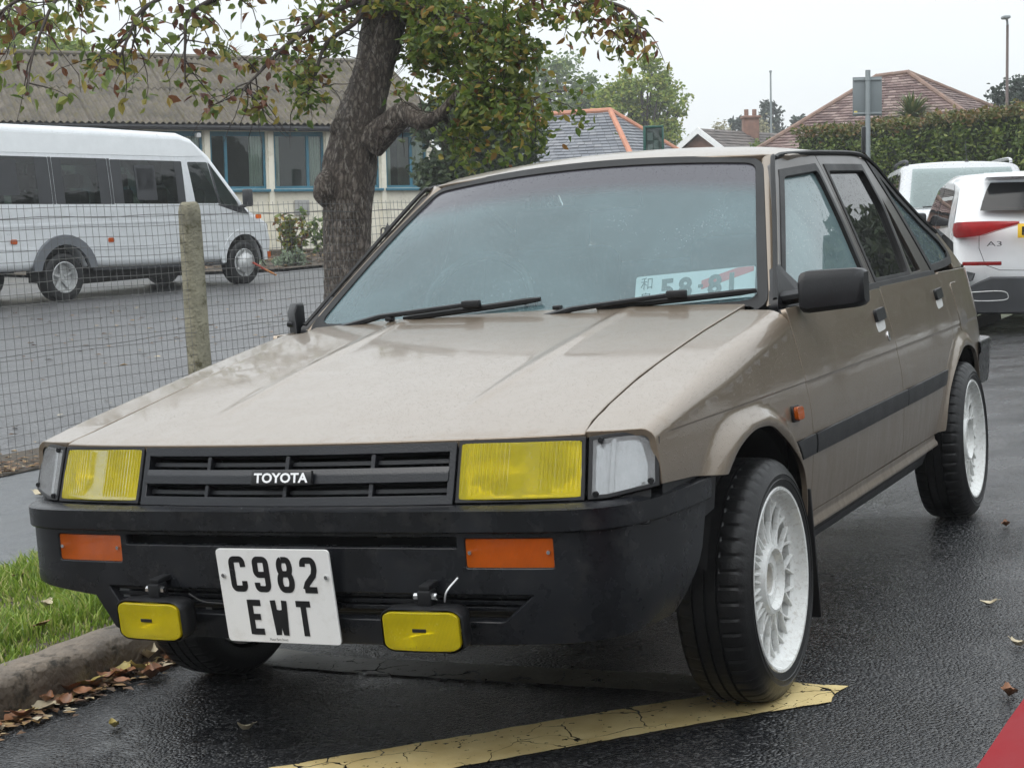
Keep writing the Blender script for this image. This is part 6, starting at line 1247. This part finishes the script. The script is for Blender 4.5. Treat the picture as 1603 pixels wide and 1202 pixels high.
f_ = MB(); f_.rbox((-0.165, 0, 2.25), (0.05, 0.09, 0.60), 0.01); f_.rbox((0.165, 0, 2.25), (0.03, 0.09, 0.60), 0.01); f_.rbox((0, 0, 2.53), (0.36, 0.09, 0.04), 0.01); f_.rbox((0, 0, 1.96), (0.36, 0.09, 0.04), 0.01); f_.build('frame', M_GREENP, nb)
MB().rbox((0, 0.03, 2.25), (0.32, 0.01, 0.56), 0).build('back_board', simple('board_grey', (0.30, 0.33, 0.32), 0.7), nb); quad('pane', [(-0.15, -0.02, 1.98), (0.15, -0.02, 1.98), (0.15, -0.02, 2.51), (-0.15, -0.02, 2.51)], M_HALLG, nb, 0.004)
for (x, z, w, h) in ((-0.07, 2.36, 0.10, 0.14), (0.04, 2.20, 0.08, 0.18), (-0.07, 2.16, 0.09, 0.12)): MB().rbox((x, 0.018, z), (w, 0.003, h), 0).build('paper', M_WHITE, nb)
for x in (-0.16, 0.16): MB().tube([(x, 0.03, 0), (x, 0.03, 1.97)], 0.03, 8).build('leg', M_GREENP, nb)
lp = empty('street_lamp', place(15.0, 50.6, 0.2), 'tall thin street lamp post on the far right above the hedge', 'street lamp')
MB().tube([(0, 0, 0), (0, 0, 1.4), (0, 0, 1.45), (0, 0, 6.7)], [0.09, 0.09, 0.055, 0.04], 10).build('column', simple('lamp_brown', (0.13, 0.10, 0.09), 0.6), lp); MB().tube(spline([(0, 0, 6.65), (-0.03, -0.05, 6.82), (-0.10, -0.12, 6.88)], 4), 0.035, 8).build('bracket', M_GREYM, lp); MB().rbox((-0.10, -0.16, 6.88), (0.22, 0.34, 0.10), 0.04).build('lantern', M_GREYM, lp)
fp = empty('mast', place(11.1, 70.7, 0.5), 'thin pale mast rising behind the brick house', 'mast'); MB().tube([(0, 0, 0), (-0.03, 0, 6.9)], [0.07, 0.035], 8).build('pole', M_GREYM, fp); MB().lathe([(6.88, 0.06), (6.95, 0.06), (6.98, 0.0)], 8, 'Z', (-0.03, 0, 0)).build('cap', M_GREYM, fp)

# ================================================================ vegetation
M_BARK = None
m, n, l = nt('bark'); o_ = n.new('ShaderNodeOutputMaterial'); p = N(n, 'BsdfPrincipled', Roughness=0.7); l.new(p.outputs[0], o_.inputs[0]); tc = n.new('ShaderNodeTexCoord'); mp = n.new('ShaderNodeMapping'); mp.inputs['Scale'].default_value = (1, 1, 0.38); l.new(tc.outputs['Object'], mp.inputs[0])
v_ = N(n, 'TexVoronoi', Scale=30.0); v_.feature = 'DISTANCE_TO_EDGE'; n1 = N(n, 'TexNoise', Scale=11.0, Detail=8.0, Roughness=0.7); l.new(mp.outputs[0], n1.inputs['Vector'])
vm = n.new('ShaderNodeVectorMath'); vm.operation = 'MULTIPLY_ADD'; l.new(n1.outputs['Color'], vm.inputs[0]); vm.inputs[1].default_value = (0.10, 0.10, 0.10); l.new(mp.outputs[0], vm.inputs[2]); l.new(vm.outputs[0], v_.inputs['Vector'])
n2 = N(n, 'TexNoise', Scale=38.0, Detail=6.0, Roughness=0.7); l.new(mp.outputs[0], n2.inputs['Vector'])
hh = mathn(n, l, 'ADD', mathn(n, l, 'MULTIPLY', v_.outputs['Distance'], 2.2, True), mathn(n, l, 'MULTIPLY', n1.outputs['Fac'], 0.7))
r1 = ramp(n, [(0.30, (0.045, 0.034, 0.027)), (0.75, (0.15, 0.118, 0.095)), (1.0, (0.25, 0.21, 0.175))]); l.new(hh, r1.inputs['Fac']); r2 = ramp(n, [(0.545, 0.0), (0.63, 0.75)]); l.new(n2.outputs['Fac'], r2.inputs['Fac'])
mx = n.new('ShaderNodeMix'); mx.data_type = 'RGBA'; l.new(r2.outputs['Color'], mx.inputs[0]); l.new(r1.outputs['Color'], mx.inputs[6]); mx.inputs[7].default_value = (0.46, 0.41, 0.36, 1); l.new(mx.outputs[2], p.inputs['Base Color'])
bb = N(n, 'Bump', Strength=1.0, Distance=0.03); l.new(hh, bb.inputs['Height']); l.new(bb.outputs[0], p.inputs['Normal']); M_BARK = m
M_TWIG = simple('twig_bark', (0.045, 0.034, 0.028), 0.8, var=0.3, scale=20)
M_LEAF = leafmat('autumn_green_leaves', [(0.0, (0.06, 0.11, 0.018)), (0.45, (0.13, 0.19, 0.032)), (0.78, (0.22, 0.26, 0.05)), (0.92, (0.36, 0.28, 0.06)), (0.98, (0.26, 0.13, 0.04)), (1.0, (0.14, 0.05, 0.02))], 0.5, 0.38)
M_LEAFS = leafmat('sparse_autumn_leaves', [(0.0, (0.08, 0.13, 0.025)), (0.50, (0.19, 0.24, 0.05)), (0.74, (0.36, 0.27, 0.06)), (0.86, (0.20, 0.08, 0.035)), (1.0, (0.09, 0.028, 0.018))], 0.35, 0.4)
def leaves_mesh(name, spots, L0, L1, mat, parent, seed, droop=0.4, kind=True):
    """spots: positions; every leaf a folded blade of four triangles with its own tilt"""
    rr = random.Random(seed); v = []; f = []
    for c in spots:
        c = Vector(c); L = rr.uniform(L0, L1); W = L*rr.uniform(0.26, 0.36); d = Vector((rr.gauss(0, 1), rr.gauss(0, 1), rr.gauss(-droop, 0.7))).normalized(); s_ = d.cross(Vector((rr.gauss(0, 1), rr.gauss(0, 1), rr.gauss(0, 1)))).normalized(); nn = d.cross(s_)
        i0 = len(v); cv = nn*L*rr.uniform(-.18, .05); v += [c, c+d*L*.22+s_*W*.72+nn*W*.3, c+d*L*.55+s_*W*.92+nn*W*.4+cv*.4, c+d*L+cv, c+d*L*.55-s_*W*.92+nn*W*.4+cv*.4, c+d*L*.22-s_*W*.72+nn*W*.3]; f += [(i0, i0+1, i0+2, i0+3), (i0, i0+3, i0+4, i0+5)]
    me = bpy.data.meshes.new(name); me.from_pydata([tuple(p_) for p_ in v], [], f); me.update(); o = new_obj(name, me, mat, parent)
    if kind: o['kind'] = 'stuff'
    return o
TRUNK = [(-1.173, 12.249, 0.078), (-1.184, 12.284, 0.453), (-1.19, 12.319, 0.827), (-1.192, 12.35, 1.155), (-1.177, 12.376, 1.436), (-1.148, 12.401, 1.693), (-1.086, 12.425, 1.949), (-1.02, 12.447, 2.182), (-0.944, 12.473, 2.461), (-0.892, 12.495, 2.694), (-0.86, 12.512, 2.881)]
LIMBS = {
 'lr': [(-0.996, 12.313, 1.825), (-0.837, 12.224, 1.955), (-0.718, 12.13, 2.024), (-0.595, 12.024, 1.96), (-0.463, 11.928, 2.005), (-0.299, 11.842, 2.164), (-0.095, 11.749, 2.24)],
 'f1': [(-0.883, 12.402, 2.775), (-0.994, 12.424, 3.009), (-1.152, 12.45, 3.291), (-1.331, 12.481, 3.62)],
 'f2': [(-0.834, 12.503, 2.786), (-0.698, 12.521, 2.971), (-0.6, 12.538, 3.156), (-0.451, 12.573, 3.528)],
 'r2': [(-0.77, 12.512, 2.879), (-0.456, 12.198, 2.74), (-0.134, 11.985, 2.618), (0.13, 11.765, 2.412)],
 'r3': [(-0.696, 12.529, 3.065), (-0.221, 12.219, 2.964), (0.273, 11.806, 2.851), (0.652, 11.492, 2.714), (0.851, 11.28, 2.598), (0.883, 11.165, 2.438)],
 'l1': [(-0.926, 12.415, 2.915), (-1.225, 12.098, 2.744), (-1.509, 11.772, 2.49), (-1.69, 11.448, 2.247), (-1.806, 11.335, 2.112)],
 'l2': [(-0.994, 12.424, 3.009), (-1.499, 11.818, 2.976), (-1.926, 11.204, 2.853), (-2.265, 10.782, 2.64), (-2.346, 10.56, 2.417), (-2.406, 10.44, 2.211)],
 'l3': [(-1.155, 12.437, 3.152), (-1.703, 11.729, 3.097), (-2.218, 11.016, 2.994), (-2.645, 10.387, 2.712), (-2.79, 10.155, 2.382), (-2.844, 10.025, 2.07)],
 'l4': [(-0.994, 12.424, 3.009), (-1.053, 12.195, 2.707), (-1.275, 12.076, 2.518), (-1.36, 11.95, 2.24), (-1.44, 11.84, 2.144)],
 'l5': [(-1.498, 11.822, 3.02), (-1.764, 11.505, 2.85), (-2.057, 11.184, 2.646), (-2.084, 11.063, 2.427), (-2.09, 11.04, 2.178)],
 'l6': [(-2.218, 11.016, 2.994), (-2.56, 10.7, 2.833), (-2.958, 10.38, 2.641), (-3.134, 10.159, 2.427)],
 'r4': [(-0.463, 11.928, 2.005), (-0.342, 12.318, 1.881), (-0.163, 12.71, 1.78)],
 'r5': [(-0.299, 11.842, 2.164), (-0.009, 11.736, 2.106), (0.21, 11.631, 2.05)],
 'r6': [(-0.704, 12.622, 2.985), (-0.434, 12.789, 2.625), (-0.348, 12.969, 2.402)],
}

at_ = empty('autumn_tree', Matrix.Identity(4), 'leaning rough-barked tree with thinning autumn leaves behind the fence', 'tree')
TR_R = [0.24, 0.195, 0.178, 0.172, 0.180, 0.196, 0.178, 0.152, 0.142, 0.155, 0.185]
def rough_tube(path, rad, n_=36, sub=8, amp=0.10, seed=1):
    P = spline(path, sub); k = len(P); rr = random.Random(seed); ph = [rr.uniform(0, 6.28) for _ in range(8)]; rows = []; prev = None
    for i, p_ in enumerate(P):
        t = (Vector(P[min(i+1, k-1)])-Vector(P[max(i-1, 0)])).normalized(); a = prev if prev is not None else Vector((1, 0, 0)); x = (a-t*a.dot(t)).normalized(); y = t.cross(x); prev = x
        r_ = interp([(j*sub, q) for j, q in enumerate(rad)], i); row = []
        for q in range(n_):
            th = 2*math.pi*q/n_; w = 1+amp*(0.5*math.sin(3*th+ph[0]+i*0.05)+0.35*math.sin(7*th+ph[1]+i*0.11)+0.3*math.sin(11*th+ph[2]-i*0.17)+0.25*math.sin(2*th+i*0.35+ph[3])+0.2*rr.uniform(-1, 1))
            row.append(Vector(p_)+(x*math.cos(th)+y*math.sin(th))*r_*w)
        rows.append(row)
    return MB().rows(rows, closed=True, cap=True)
trunk = rough_tube(TRUNK, TR_R, 44, 10, 0.085, 3)
trunk.build('trunk', M_BARK, at_, 80)
b1 = Vector(TRUNK[4])+Vector((-0.13, -0.10, 0.06)); rough_tube([b1+Vector((0.03, 0.05, -0.16)), b1+Vector((-0.02, 0, -0.03)), b1+Vector((-0.015, 0, 0.07)), b1+Vector((0.05, 0.05, 0.16))], [0.03, 0.085, 0.075, 0.03], 20, 6, 0.12, 9).build('burl', M_BARK, at_, 80)
b2 = Vector(TRUNK[6])+Vector((-0.14, -0.06, -0.02)); rough_tube([b2+Vector((0.03, 0.05, -0.12)), b2, b2+Vector((0.02, 0, 0.07)), b2+Vector((0.07, 0.03, 0.13))], [0.03, 0.07, 0.05, 0.02], 18, 6, 0.12, 12).build('burl', M_BARK, at_, 80)
LR = {'lr': [0.115, 0.095, 0.085, 0.065, 0.04, 0.025, 0.012], 'f1': [0.12, 0.10, 0.09, 0.08], 'f2': [0.13, 0.11, 0.10, 0.08]}
crown_sp = []; sparse_sp = []
for k_, pts in LIMBS.items():
    rd_ = LR.get(k_) or [lerp(0.026, 0.004, i/(len(pts)-1)) for i in range(len(pts))]
    rough_tube(pts, rd_, 14, 6, 0.10, len(k_)+3).build('limb', M_BARK if k_ in LR else M_TWIG, at_, 80)
rt = random.Random(21); twigs = MB()
DENS = {'lr': (26, 0.42, 18, 0), 'r2': (70, 0.50, 26, 0), 'r3': (34, 0.40, 12, 1), 'r4': (8, 0.3, 12, 0), 'r5': (34, 0.40, 24, 0), 'r6': (50, 0.55, 24, 0), 'f2': (46, 0.6, 20, 0), 'f1': (24, 0.5, 16, 0), 'l1': (30, 0.42, 11, 1), 'l2': (26, 0.42, 8, 1), 'l3': (26, 0.42, 8, 1), 'l4': (30, 0.38, 14, 0), 'l5': (22, 0.40, 8, 1), 'l6': (22, 0.4, 10, 1)}
for k_, (nsp, ln, nlf, sparse) in DENS.items():
    pp_ = spline(LIMBS[k_], 8)
    for i in range(nsp):
        t = rt.uniform(0.18 if k_ not in ('f1', 'f2') else 0.0, 1.0); p0 = Vector(pp_[min(len(pp_)-1, int(t*(len(pp_)-1)))])
        d = Vector((rt.gauss(0, 1), rt.gauss(0, 0.7), rt.gauss(0.0 if not sparse else -0.35, 0.6))).normalized(); L = ln*rt.uniform(0.5, 1.3); path = [p0]
        for q in range(5): d = (d+Vector((rt.gauss(0, .25), rt.gauss(0, .25), rt.gauss(-0.16, .2)))).normalized(); path.append(path[-1]+d*L/5)
        twigs.tube(path, [0.006, 0.005, 0.004, 0.003, 0.0025, 0.0015], 5, cap=False)
        for q in range(nlf):
            s_ = rt.uniform(0.25, 1.0)*5; i_ = min(4, int(s_)); c = path[i_].lerp(path[i_+1], s_-i_)+Vector((rt.gauss(0, .035), rt.gauss(0, .035), rt.gauss(-.01, .03))); (sparse_sp if sparse else crown_sp).append(c)
tw = twigs.build('twigs', M_TWIG, at_, 80, fix=False); tw['kind'] = 'stuff'
def clear_of_trunk(c):
    xt = interp([(p_[2], p_[0]) for p_ in TRUNK], c[2])
    if abs(c[0]-xt) < 0.24 and c[1] < 12.75 and c[2] < 2.75: return False
    if c[2] < 1.98 and c[0] < -0.40 and c[1] < 13: return False
    return not any((Vector((c[0], c[2]))-Vector((q[0], q[2]))).length < 0.13 and c[1] < q[1]+0.1 for q in LIMBS['lr'][:5])
crown_sp = [c for c in crown_sp if clear_of_trunk(c)]; sparse_sp = [c for c in sparse_sp if clear_of_trunk(c)]
crown_sp += [Vector(c)+Vector((rt.gauss(0, .05), rt.gauss(0, .05), rt.gauss(0, .05))) for c in crown_sp if rt.random() < 0.7]
crown = leaves_mesh('crown', crown_sp, 0.038, 0.080, M_LEAF, at_, 31)
# single leaves on the hanging sprays: the ones that show largest are objects of their own
rt.shuffle(sparse_sp); single = sparse_sp[:280]; leaves_mesh('spray_leaves', sparse_sp[280:], 0.055, 0.095, M_LEAFS, at_, 32, 0.9)
sl_m = []
for i, colr in enumerate(((0.09, 0.15, 0.025), (0.19, 0.24, 0.05), (0.34, 0.26, 0.06), (0.19, 0.075, 0.035), (0.09, 0.028, 0.018))):
    mt = leafmat('leaf_tone_%d' % i, [(0.0, tuple(c*0.8 for c in colr)), (1.0, tuple(c*1.2 for c in colr))], 0.35, 0.4); v = [(0, 0, 0), (0.016, 0.016, 0.006), (0.042, 0.022, 0.006), (0.080, 0, -0.010), (0.042, -0.022, 0.006), (0.016, -0.016, 0.006)]
    me = bpy.data.meshes.new('leaf'); me.from_pydata(v, [], [(0, 1, 2, 3), (0, 3, 4, 5)]); me.materials.append(mt); sl_m.append(me)
sc_ = empty('leaf_spray', Matrix.Identity(4), parent=at_)
for c in single:
    o = link(bpy.data.objects.new('leaf', rt.choice(sl_m)), sc_); o.location = c; d = Vector((rt.gauss(0, 1), rt.gauss(0, 1), rt.gauss(-0.9, .6))); o.rotation_euler = d.to_track_quat('X', 'Z').to_euler(); o.scale = [rt.uniform(0.75, 1.2)]*3

def tree(name, label, base, blobs, nleaf, L0, L1, mat, seed, trunk_r=0.15, cat='tree', group=None, droop=0.1, clump=0.35, nclump=40, bark=None):
    """crown made of many leaf clumps spread over the given lobes (x, y, z, rx, ry, rz)"""
    t = empty(name, Matrix.Identity(4), label, cat, group); rr = random.Random(seed); b = Vector(base); spots = []; tm = MB()
    top = Vector((sum(q[0] for q in blobs)/len(blobs), sum(q[1] for q in blobs)/len(blobs), max(q[2] for q in blobs)))
    mid = b.lerp(top, 0.45)+Vector((rr.gauss(0, .1), rr.gauss(0, .1), 0)); tm.tube(spline([b, mid, top], 6), [lerp(trunk_r, trunk_r*0.25, i/12) for i in range(13)], 10)
    per = max(1, nleaf//(len(blobs)*nclump))
    for (x, y, z, rx, ry, rz) in blobs:
        for i in range(nclump):
            d = Vector((rr.gauss(0, 1), rr.gauss(0, 1), rr.gauss(0, 1))).normalized(); k = rr.uniform(0.35, 1.0)**0.5; c = Vector((x+d.x*rx*k, y+d.y*ry*k, z+d.z*rz*k)); cr = clump*min(rx, rz)*rr.uniform(0.6, 1.3)
            if i % 5 == 0: tm.tube(spline([mid.lerp(top, rr.uniform(0, .8)), (mid+c)/2+Vector((0, 0, 0.1*rz)), c], 3), [trunk_r*0.3]*3+[trunk_r*0.2]*3+[trunk_r*0.06], 5, cap=False)
            for q in range(per): spots.append(c+Vector((rr.gauss(0, cr*.55), rr.gauss(0, cr*.55), rr.gauss(0, cr*.45))))
    tm.build('trunk', bark or M_TWIG, t, 60); leaves_mesh('crown', spots, L0, L1, mat, t, seed+1, droop); return t
G_MID = leafmat('mid_green_leaves', [(0.0, (0.06, 0.11, 0.03)), (0.6, (0.13, 0.20, 0.05)), (1.0, (0.24, 0.29, 0.08))], 0.3, 0.5)
G_DARK = leafmat('dark_green_leaves', [(0.0, (0.022, 0.042, 0.018)), (0.6, (0.045, 0.075, 0.028)), (1.0, (0.08, 0.11, 0.04))], 0.25, 0.5)
G_BRIGHT = leafmat('yellow_green_leaves', [(0.0, (0.12, 0.19, 0.03)), (0.6, (0.24, 0.32, 0.05)), (1.0, (0.40, 0.40, 0.08))], 0.35, 0.5)
G_PALE = leafmat('pale_straw_leaves', [(0.0, (0.22, 0.20, 0.12)), (1.0, (0.42, 0.40, 0.27))], 0.3, 0.6)
G_CON = leafmat('conifer_needles', [(0.0, (0.02, 0.035, 0.025)), (1.0, (0.05, 0.075, 0.05))], 0.15, 0.6)
gz = lambda x, y: 0.3
tree('broad_tree', 'hazy blue-green broad tree behind the slate roof', (4.0, 108, 0.5), [(1.6, 108, 8.4, 1.9, 2, 2.2), (3.6, 108, 9.8, 2.2, 2, 2.6), (5.4, 109, 8.0, 1.8, 2, 2.4), (3.4, 108, 6.6, 3.0, 2, 1.8)], 9000, 0.22, 0.42, G_MID, 41, 0.35)
tree('round_tree', 'yellow-green tree right of the hazy broad tree', (6.3, 78, 0.5), [(5.1, 78, 6.3, 1.0, 1.2, 1.4), (6.4, 78, 7.3, 1.2, 1.2, 1.6), (7.4, 78.5, 6.6, 0.9, 1.2, 1.7), (6.2, 78, 5.2, 1.8, 1.3, 1.2)], 9000, 0.14, 0.26, G_BRIGHT, 43, 0.25)
tree('bushy_tree', 'dark bushy tree beside the end of the hall', (-0.55, 31.0, 0.6), [(-0.75, 31, 3.1, 0.6, .8, 0.55), (-0.15, 31, 2.8, 0.75, .8, 0.6), (-0.75, 31, 2.1, 0.65, .8, 0.6), (-1.2, 31.5, 2.6, 0.5, .7, 0.9)], 9000, 0.10, 0.18, G_DARK, 45, 0.12)
tree('leafy_tree', 'light green tree above the left end of the hall roof', (-17.0, 58, 0.6), [(-18.2, 58, 7.4, 1.7, 1.6, 1.5), (-16.4, 58, 7.9, 1.4, 1.5, 1.3), (-15.0, 58, 7.0, 1.1, 1.4, 0.9), (-17.5, 58, 6.0, 2.4, 1.5, 1.0)], 8000, 0.14, 0.24, G_BRIGHT, 47, 0.25)
for i, (x, y, h, r_) in enumerate(((17.6, 128, 9.4, 1.5), (20.2, 130, 10.6, 1.7), (23.0, 132, 9.6, 1.9))):
    tree('distant_conifer', ['leftmost of three hazy conifers beyond the chimney', 'tallest of three hazy conifers beyond the chimney', 'rightmost of three hazy conifers beyond the chimney'][i], (x, y, 0.5), [(x, y, h*0.42, r_, r_, h*0.20), (x+0.3, y, h*0.62, r_*0.8, r_, h*0.17), (x, y, h*0.82, r_*0.5, r_*.6, h*0.16)], 3600, 0.22, 0.45, G_CON, 60+i, 0.25, group='hazy conifers', clump=0.3)
for i, (x, h) in enumerate(((8.6, 5.6), (10.6, 6.3), (12.4, 6.9), (14.4, 7.4))):
    tree('bare_tree', ['leftmost of four pale thin-leaved trees beside the brick gable', 'second from left of four pale thin-leaved trees', 'third from left of four pale thin-leaved trees', 'rightmost of four pale thin-leaved trees by the chimney'][i], (x, 96+i, 0.5), [(x, 96+i, h*0.62, 1.0, 1.0, h*0.24), (x+0.2, 96+i, h*0.84, 0.7, .8, h*0.16)], 1500, 0.12, 0.25, G_PALE, 70+i, 0.14, group='pale thin-leaved trees', clump=0.5, nclump=26)
tree('garden_bush', 'rounded green bush in front of the brick gable', (8.2, 57, 0.5), [(8.0, 57, 3.0, 0.7, .6, 0.6), (8.7, 57, 3.3, 0.55, .6, 0.7), (7.3, 57, 2.7, 0.6, .6, 0.5)], 4000, 0.08, 0.15, G_MID, 80, 0.1, 'bush')
tree('dark_evergreen', 'dark evergreen beside the street lamp above the hedge', (18.2, 60, 0.5), [(18.0, 60, 5.3, 0.75, .7, 0.75), (17.5, 60, 4.6, 0.8, .7, 0.7), (18.6, 60, 4.6, 0.9, .7, 1.0)], 5000, 0.10, 0.2, G_CON, 83, 0.12)
# trees across the road, outside the frame, that the wet windows reflect
for i, (x, y, h, r_) in enumerate(((17.0, 31, 7.2, 2.4), (20.0, 30.5, 8.2, 2.6), (23.0, 29, 7.4, 2.6), (26, 27.5, 8.4, 2.8), (29, 25, 7.6, 2.8), (31, 21, 8.0, 3.0), (32, 15, 7.6, 3.0))):
    tree('roadside_tree', 'dark roadside tree across the road seen only mirrored in the side windows', (x, y, 0.6), [(x, y, h*0.55, r_, r_, h*0.30), (x+r_*.5, y+.6, h*0.72, r_*.7, r_*.7, h*0.22), (x-r_*.5, y-.5, h*0.42, r_*.8, r_*.8, h*0.25)], 6500, 0.26, 0.46, G_DARK, 90+i, 0.25, group='roadside trees across the road')
for i, (x, y, h, r_) in enumerate(((-22, -6, 8, 3), (-16, -12, 9, 3.2), (-10, -15, 8, 3), (-4, -17, 9, 3.2), (2, -18, 8.4, 3), (8, -17, 9, 3.2), (14, -14, 8.2, 3), (19, -8, 8.6, 3.2), (-26, 2, 8, 3))):  # unseen tree row added to darken the low sky light and reflections
    tree('added_dark_tree', 'dark unseen tree added behind the camera to dim light and reflections', (x, y, -0.6), [(x, y, h*0.35, r_, r_, h*0.36), (x+r_*.4, y+.6, h*0.66, r_*.8, r_*.8, h*0.28)], 4200, 0.34, 0.60, G_DARK, 190+i, 0.25, group='added trees behind the camera')
def spiky(name, label, base, head, r_, nl, seed):
    t = empty(name, Matrix.Identity(4), label, 'palm'); rr = random.Random(seed); h = Vector(head); MB().tube(spline([base, ((Vector(base)+h)/2)+Vector((0.05, 0, 0)), h], 5), 0.09, 8).build('trunk', M_TWIG, t); v = []; f = []
    for i in range(nl):
        d = Vector((rr.gauss(0, 1), rr.gauss(0, 1), rr.gauss(0.35, .75))).normalized(); s_ = d.cross(Vector((0, 0, 1))).normalized()*0.025; L = r_*rr.uniform(.75, 1.1); i0 = len(v); pts = [h+d*L*t_+Vector((0, 0, -0.35*L*t_*t_)) for t_ in (0.05, .4, .75, 1.0)]
        for q, w in zip(pts, (0.8, 1, .7, .08)): v += [q-s_*w, q+s_*w]
        f += [(i0+2*k, i0+2*k+1, i0+2*k+3, i0+2*k+2) for k in range(3)]
    me = bpy.data.meshes.new('crown'); me.from_pydata([tuple(p_) for p_ in v], [], f); me.update(); new_obj('crown', me, G_SPIKE, t)['kind'] = 'stuff'; return t
G_SPIKE = leafmat('sword_leaves', [(0.0, (0.05, 0.085, 0.025)), (0.7, (0.12, 0.16, 0.05)), (1.0, (0.28, 0.24, 0.10))], 0.2, 0.45)
spiky('cabbage_palm', 'spiky green palm growing behind the hedge', (9.7, 40.2, 0.6), (9.65, 40.2, 3.55), 1.0, 420, 5)
spiky('cabbage_palm', 'spiky palm top showing above the hall roof', (-8.3, 50, 0.6), (-8.3, 50, 6.1), 1.15, 380, 6)
# clipped hedge
hd = empty('clipped_hedge', Matrix.Identity(4), 'long clipped hedge behind the parked cars on the right', 'hedge')
ha, hb2 = Vector((6.0, 35.5)), Vector((12.0, 22.4)); hd_ = (hb2-ha).normalized(); hn = Vector((-hd_.y, hd_.x)); hn = hn if hn.y > 0 or hn.x > 0 else -hn; hl_len = (hb2-ha).length
core = MB(); cvs = []
for t in (0, hl_len):
    for o_, z in ((0.12, 0.1), (1.0, 0.1), (0.95, 2.95), (0.18, 2.95)): q = ha+hd_*t+hn*o_; cvs.append((q.x, q.y, z))
core.add(cvs, [(0, 1, 2, 3), (4, 5, 6, 7), (0, 1, 5, 4), (1, 2, 6, 5), (2, 3, 7, 6), (3, 0, 4, 7)]).build('inner_growth', simple('hedge_inside', (0.018, 0.028, 0.010), 0.95, var=0.4, scale=8), hd)
rr = random.Random(77); sp1 = []; sp2 = []
for i in range(26000):
    t = rr.uniform(0, hl_len); q0 = ha+hd_*t; wob = 0.05*math.sin(t*3.1)+0.04*math.sin(t*7.7)
    if rr.random() < 0.74: z = rr.uniform(0.5, 3.1); q = q0+hn*(0.06+wob+rr.gauss(0, .05)); (sp1 if z < 2.87+rr.gauss(0, .08) else sp2).append((q.x, q.y, z))
    else: q = q0+hn*rr.uniform(0.0, 1.0); sp2.append((q.x, q.y, 3.03+wob+rr.gauss(0, .05)))
leaves_mesh('foliage', sp1, 0.06, 0.12, leafmat('hedge_leaves', [(0.0, (0.05, 0.09, 0.018)), (0.6, (0.11, 0.165, 0.032)), (1.0, (0.22, 0.26, 0.06))], 0.25, 0.45), hd, 78, 0.0)
leaves_mesh('top_growth', sp2, 0.06, 0.12, leafmat('hedge_top_leaves', [(0.0, (0.06, 0.08, 0.02)), (0.55, (0.13, 0.14, 0.035)), (1.0, (0.24, 0.13, 0.06))], 0.25, 0.45), hd, 79, -0.2)
# shrubs in the bed by the hall
def shrub(label, base, n_, h, spread, mat, seed, L0=0.06, L1=0.12):
    t = empty('shrub', Matrix.Identity(4), label, 'shrub'); rr = random.Random(seed); st = MB(); sp = []; b = Vector(base)
    for i in range(n_):
        d = Vector((rr.gauss(0, spread), rr.gauss(0, spread*.5), 1)).normalized(); L = h*rr.uniform(.6, 1.0); pth = [b+Vector((rr.gauss(0, .1), rr.gauss(0, .06), 0))]
        for q in range(4): d = (d+Vector((rr.gauss(0, .12), rr.gauss(0, .12), 0))).normalized(); pth.append(pth[-1]+d*L/4)
        st.tube(pth, [0.012, 0.010, 0.008, 0.006, 0.003], 5, cap=False)
        for q in range(26): s_ = rr.uniform(0.8, 4); i_ = min(3, int(s_)); sp.append(pth[i_].lerp(pth[i_+1], s_-i_))
    st.build('stems', M_TWIG, t, 80, fix=False)['kind'] = 'stuff'; leaves_mesh('foliage', sp, L0, L1, mat, t, seed+1, 0.3)
shrub('straggly brownish shrub in the bed by the front of the minibus', (-4.15, 31.8, 0.66), 15, 1.0, 0.20, M_LEAFS, 101, 0.08, 0.16)
shrub('thin green shrub between the minibus and the tree', (-3.45, 32.0, 0.70), 9, 1.1, 0.30, G_MID, 103, 0.09, 0.18)
shrub('low pale grey-green plant at the foot of the bed', (-4.0, 30.4, 0.54), 20, 0.42, 0.8, leafmat('sage_leaves', [(0.0, (0.14, 0.19, 0.12)), (1.0, (0.30, 0.36, 0.26))], 0.2, 0.6), 105, 0.06, 0.12)
bed2 = MB().add([LP(-7.6, 29.2, .05), LP(-3.95, 29.3, .05), LP(-1.9, 32.5, .05), LP(-0.2, 36.0, .05), LP(-3.5, 37.8, .05), LP(-12, 34, .05)], [(0, 1, 2, 3, 4, 5)]).build('flower_bed', M_SOIL); bed2['kind'] = 'structure'
def f4(rr):
    while True:
        x, y = rr.uniform(-7, -0.6), rr.uniform(29.4, 36)
        if (y-29.3) > max(0, (x+3.95))*1.6: return x, y, lot_z(x, y)+0.07
strew('bed_litter', 900, f4, M_LITTER, s0=0.6, s1=1.6, seed=8)

# ================================================================ damp air
hz_m, n, l = nt('damp_air'); o_ = n.new('ShaderNodeOutputMaterial'); vol = n.new('ShaderNodeVolumePrincipled'); vol.inputs['Color'].default_value = (0.96, 0.98, 1.0, 1); vol.inputs['Density'].default_value = 0.0013; vol.inputs['Anisotropy'].default_value = 0.1; l.new(vol.outputs[0], o_.inputs['Volume'])
hzb = MB().add([(x, y, z) for z in (-6, 15) for x, y in ((-215, -65), (215, -65), (215, 215), (-215, 215))], [(3, 2, 1, 0), (4, 5, 6, 7), (0, 1, 5, 4), (1, 2, 6, 5), (2, 3, 7, 6), (3, 0, 4, 7)]).build('haze', hz_m); hzb['kind'] = 'stuff'
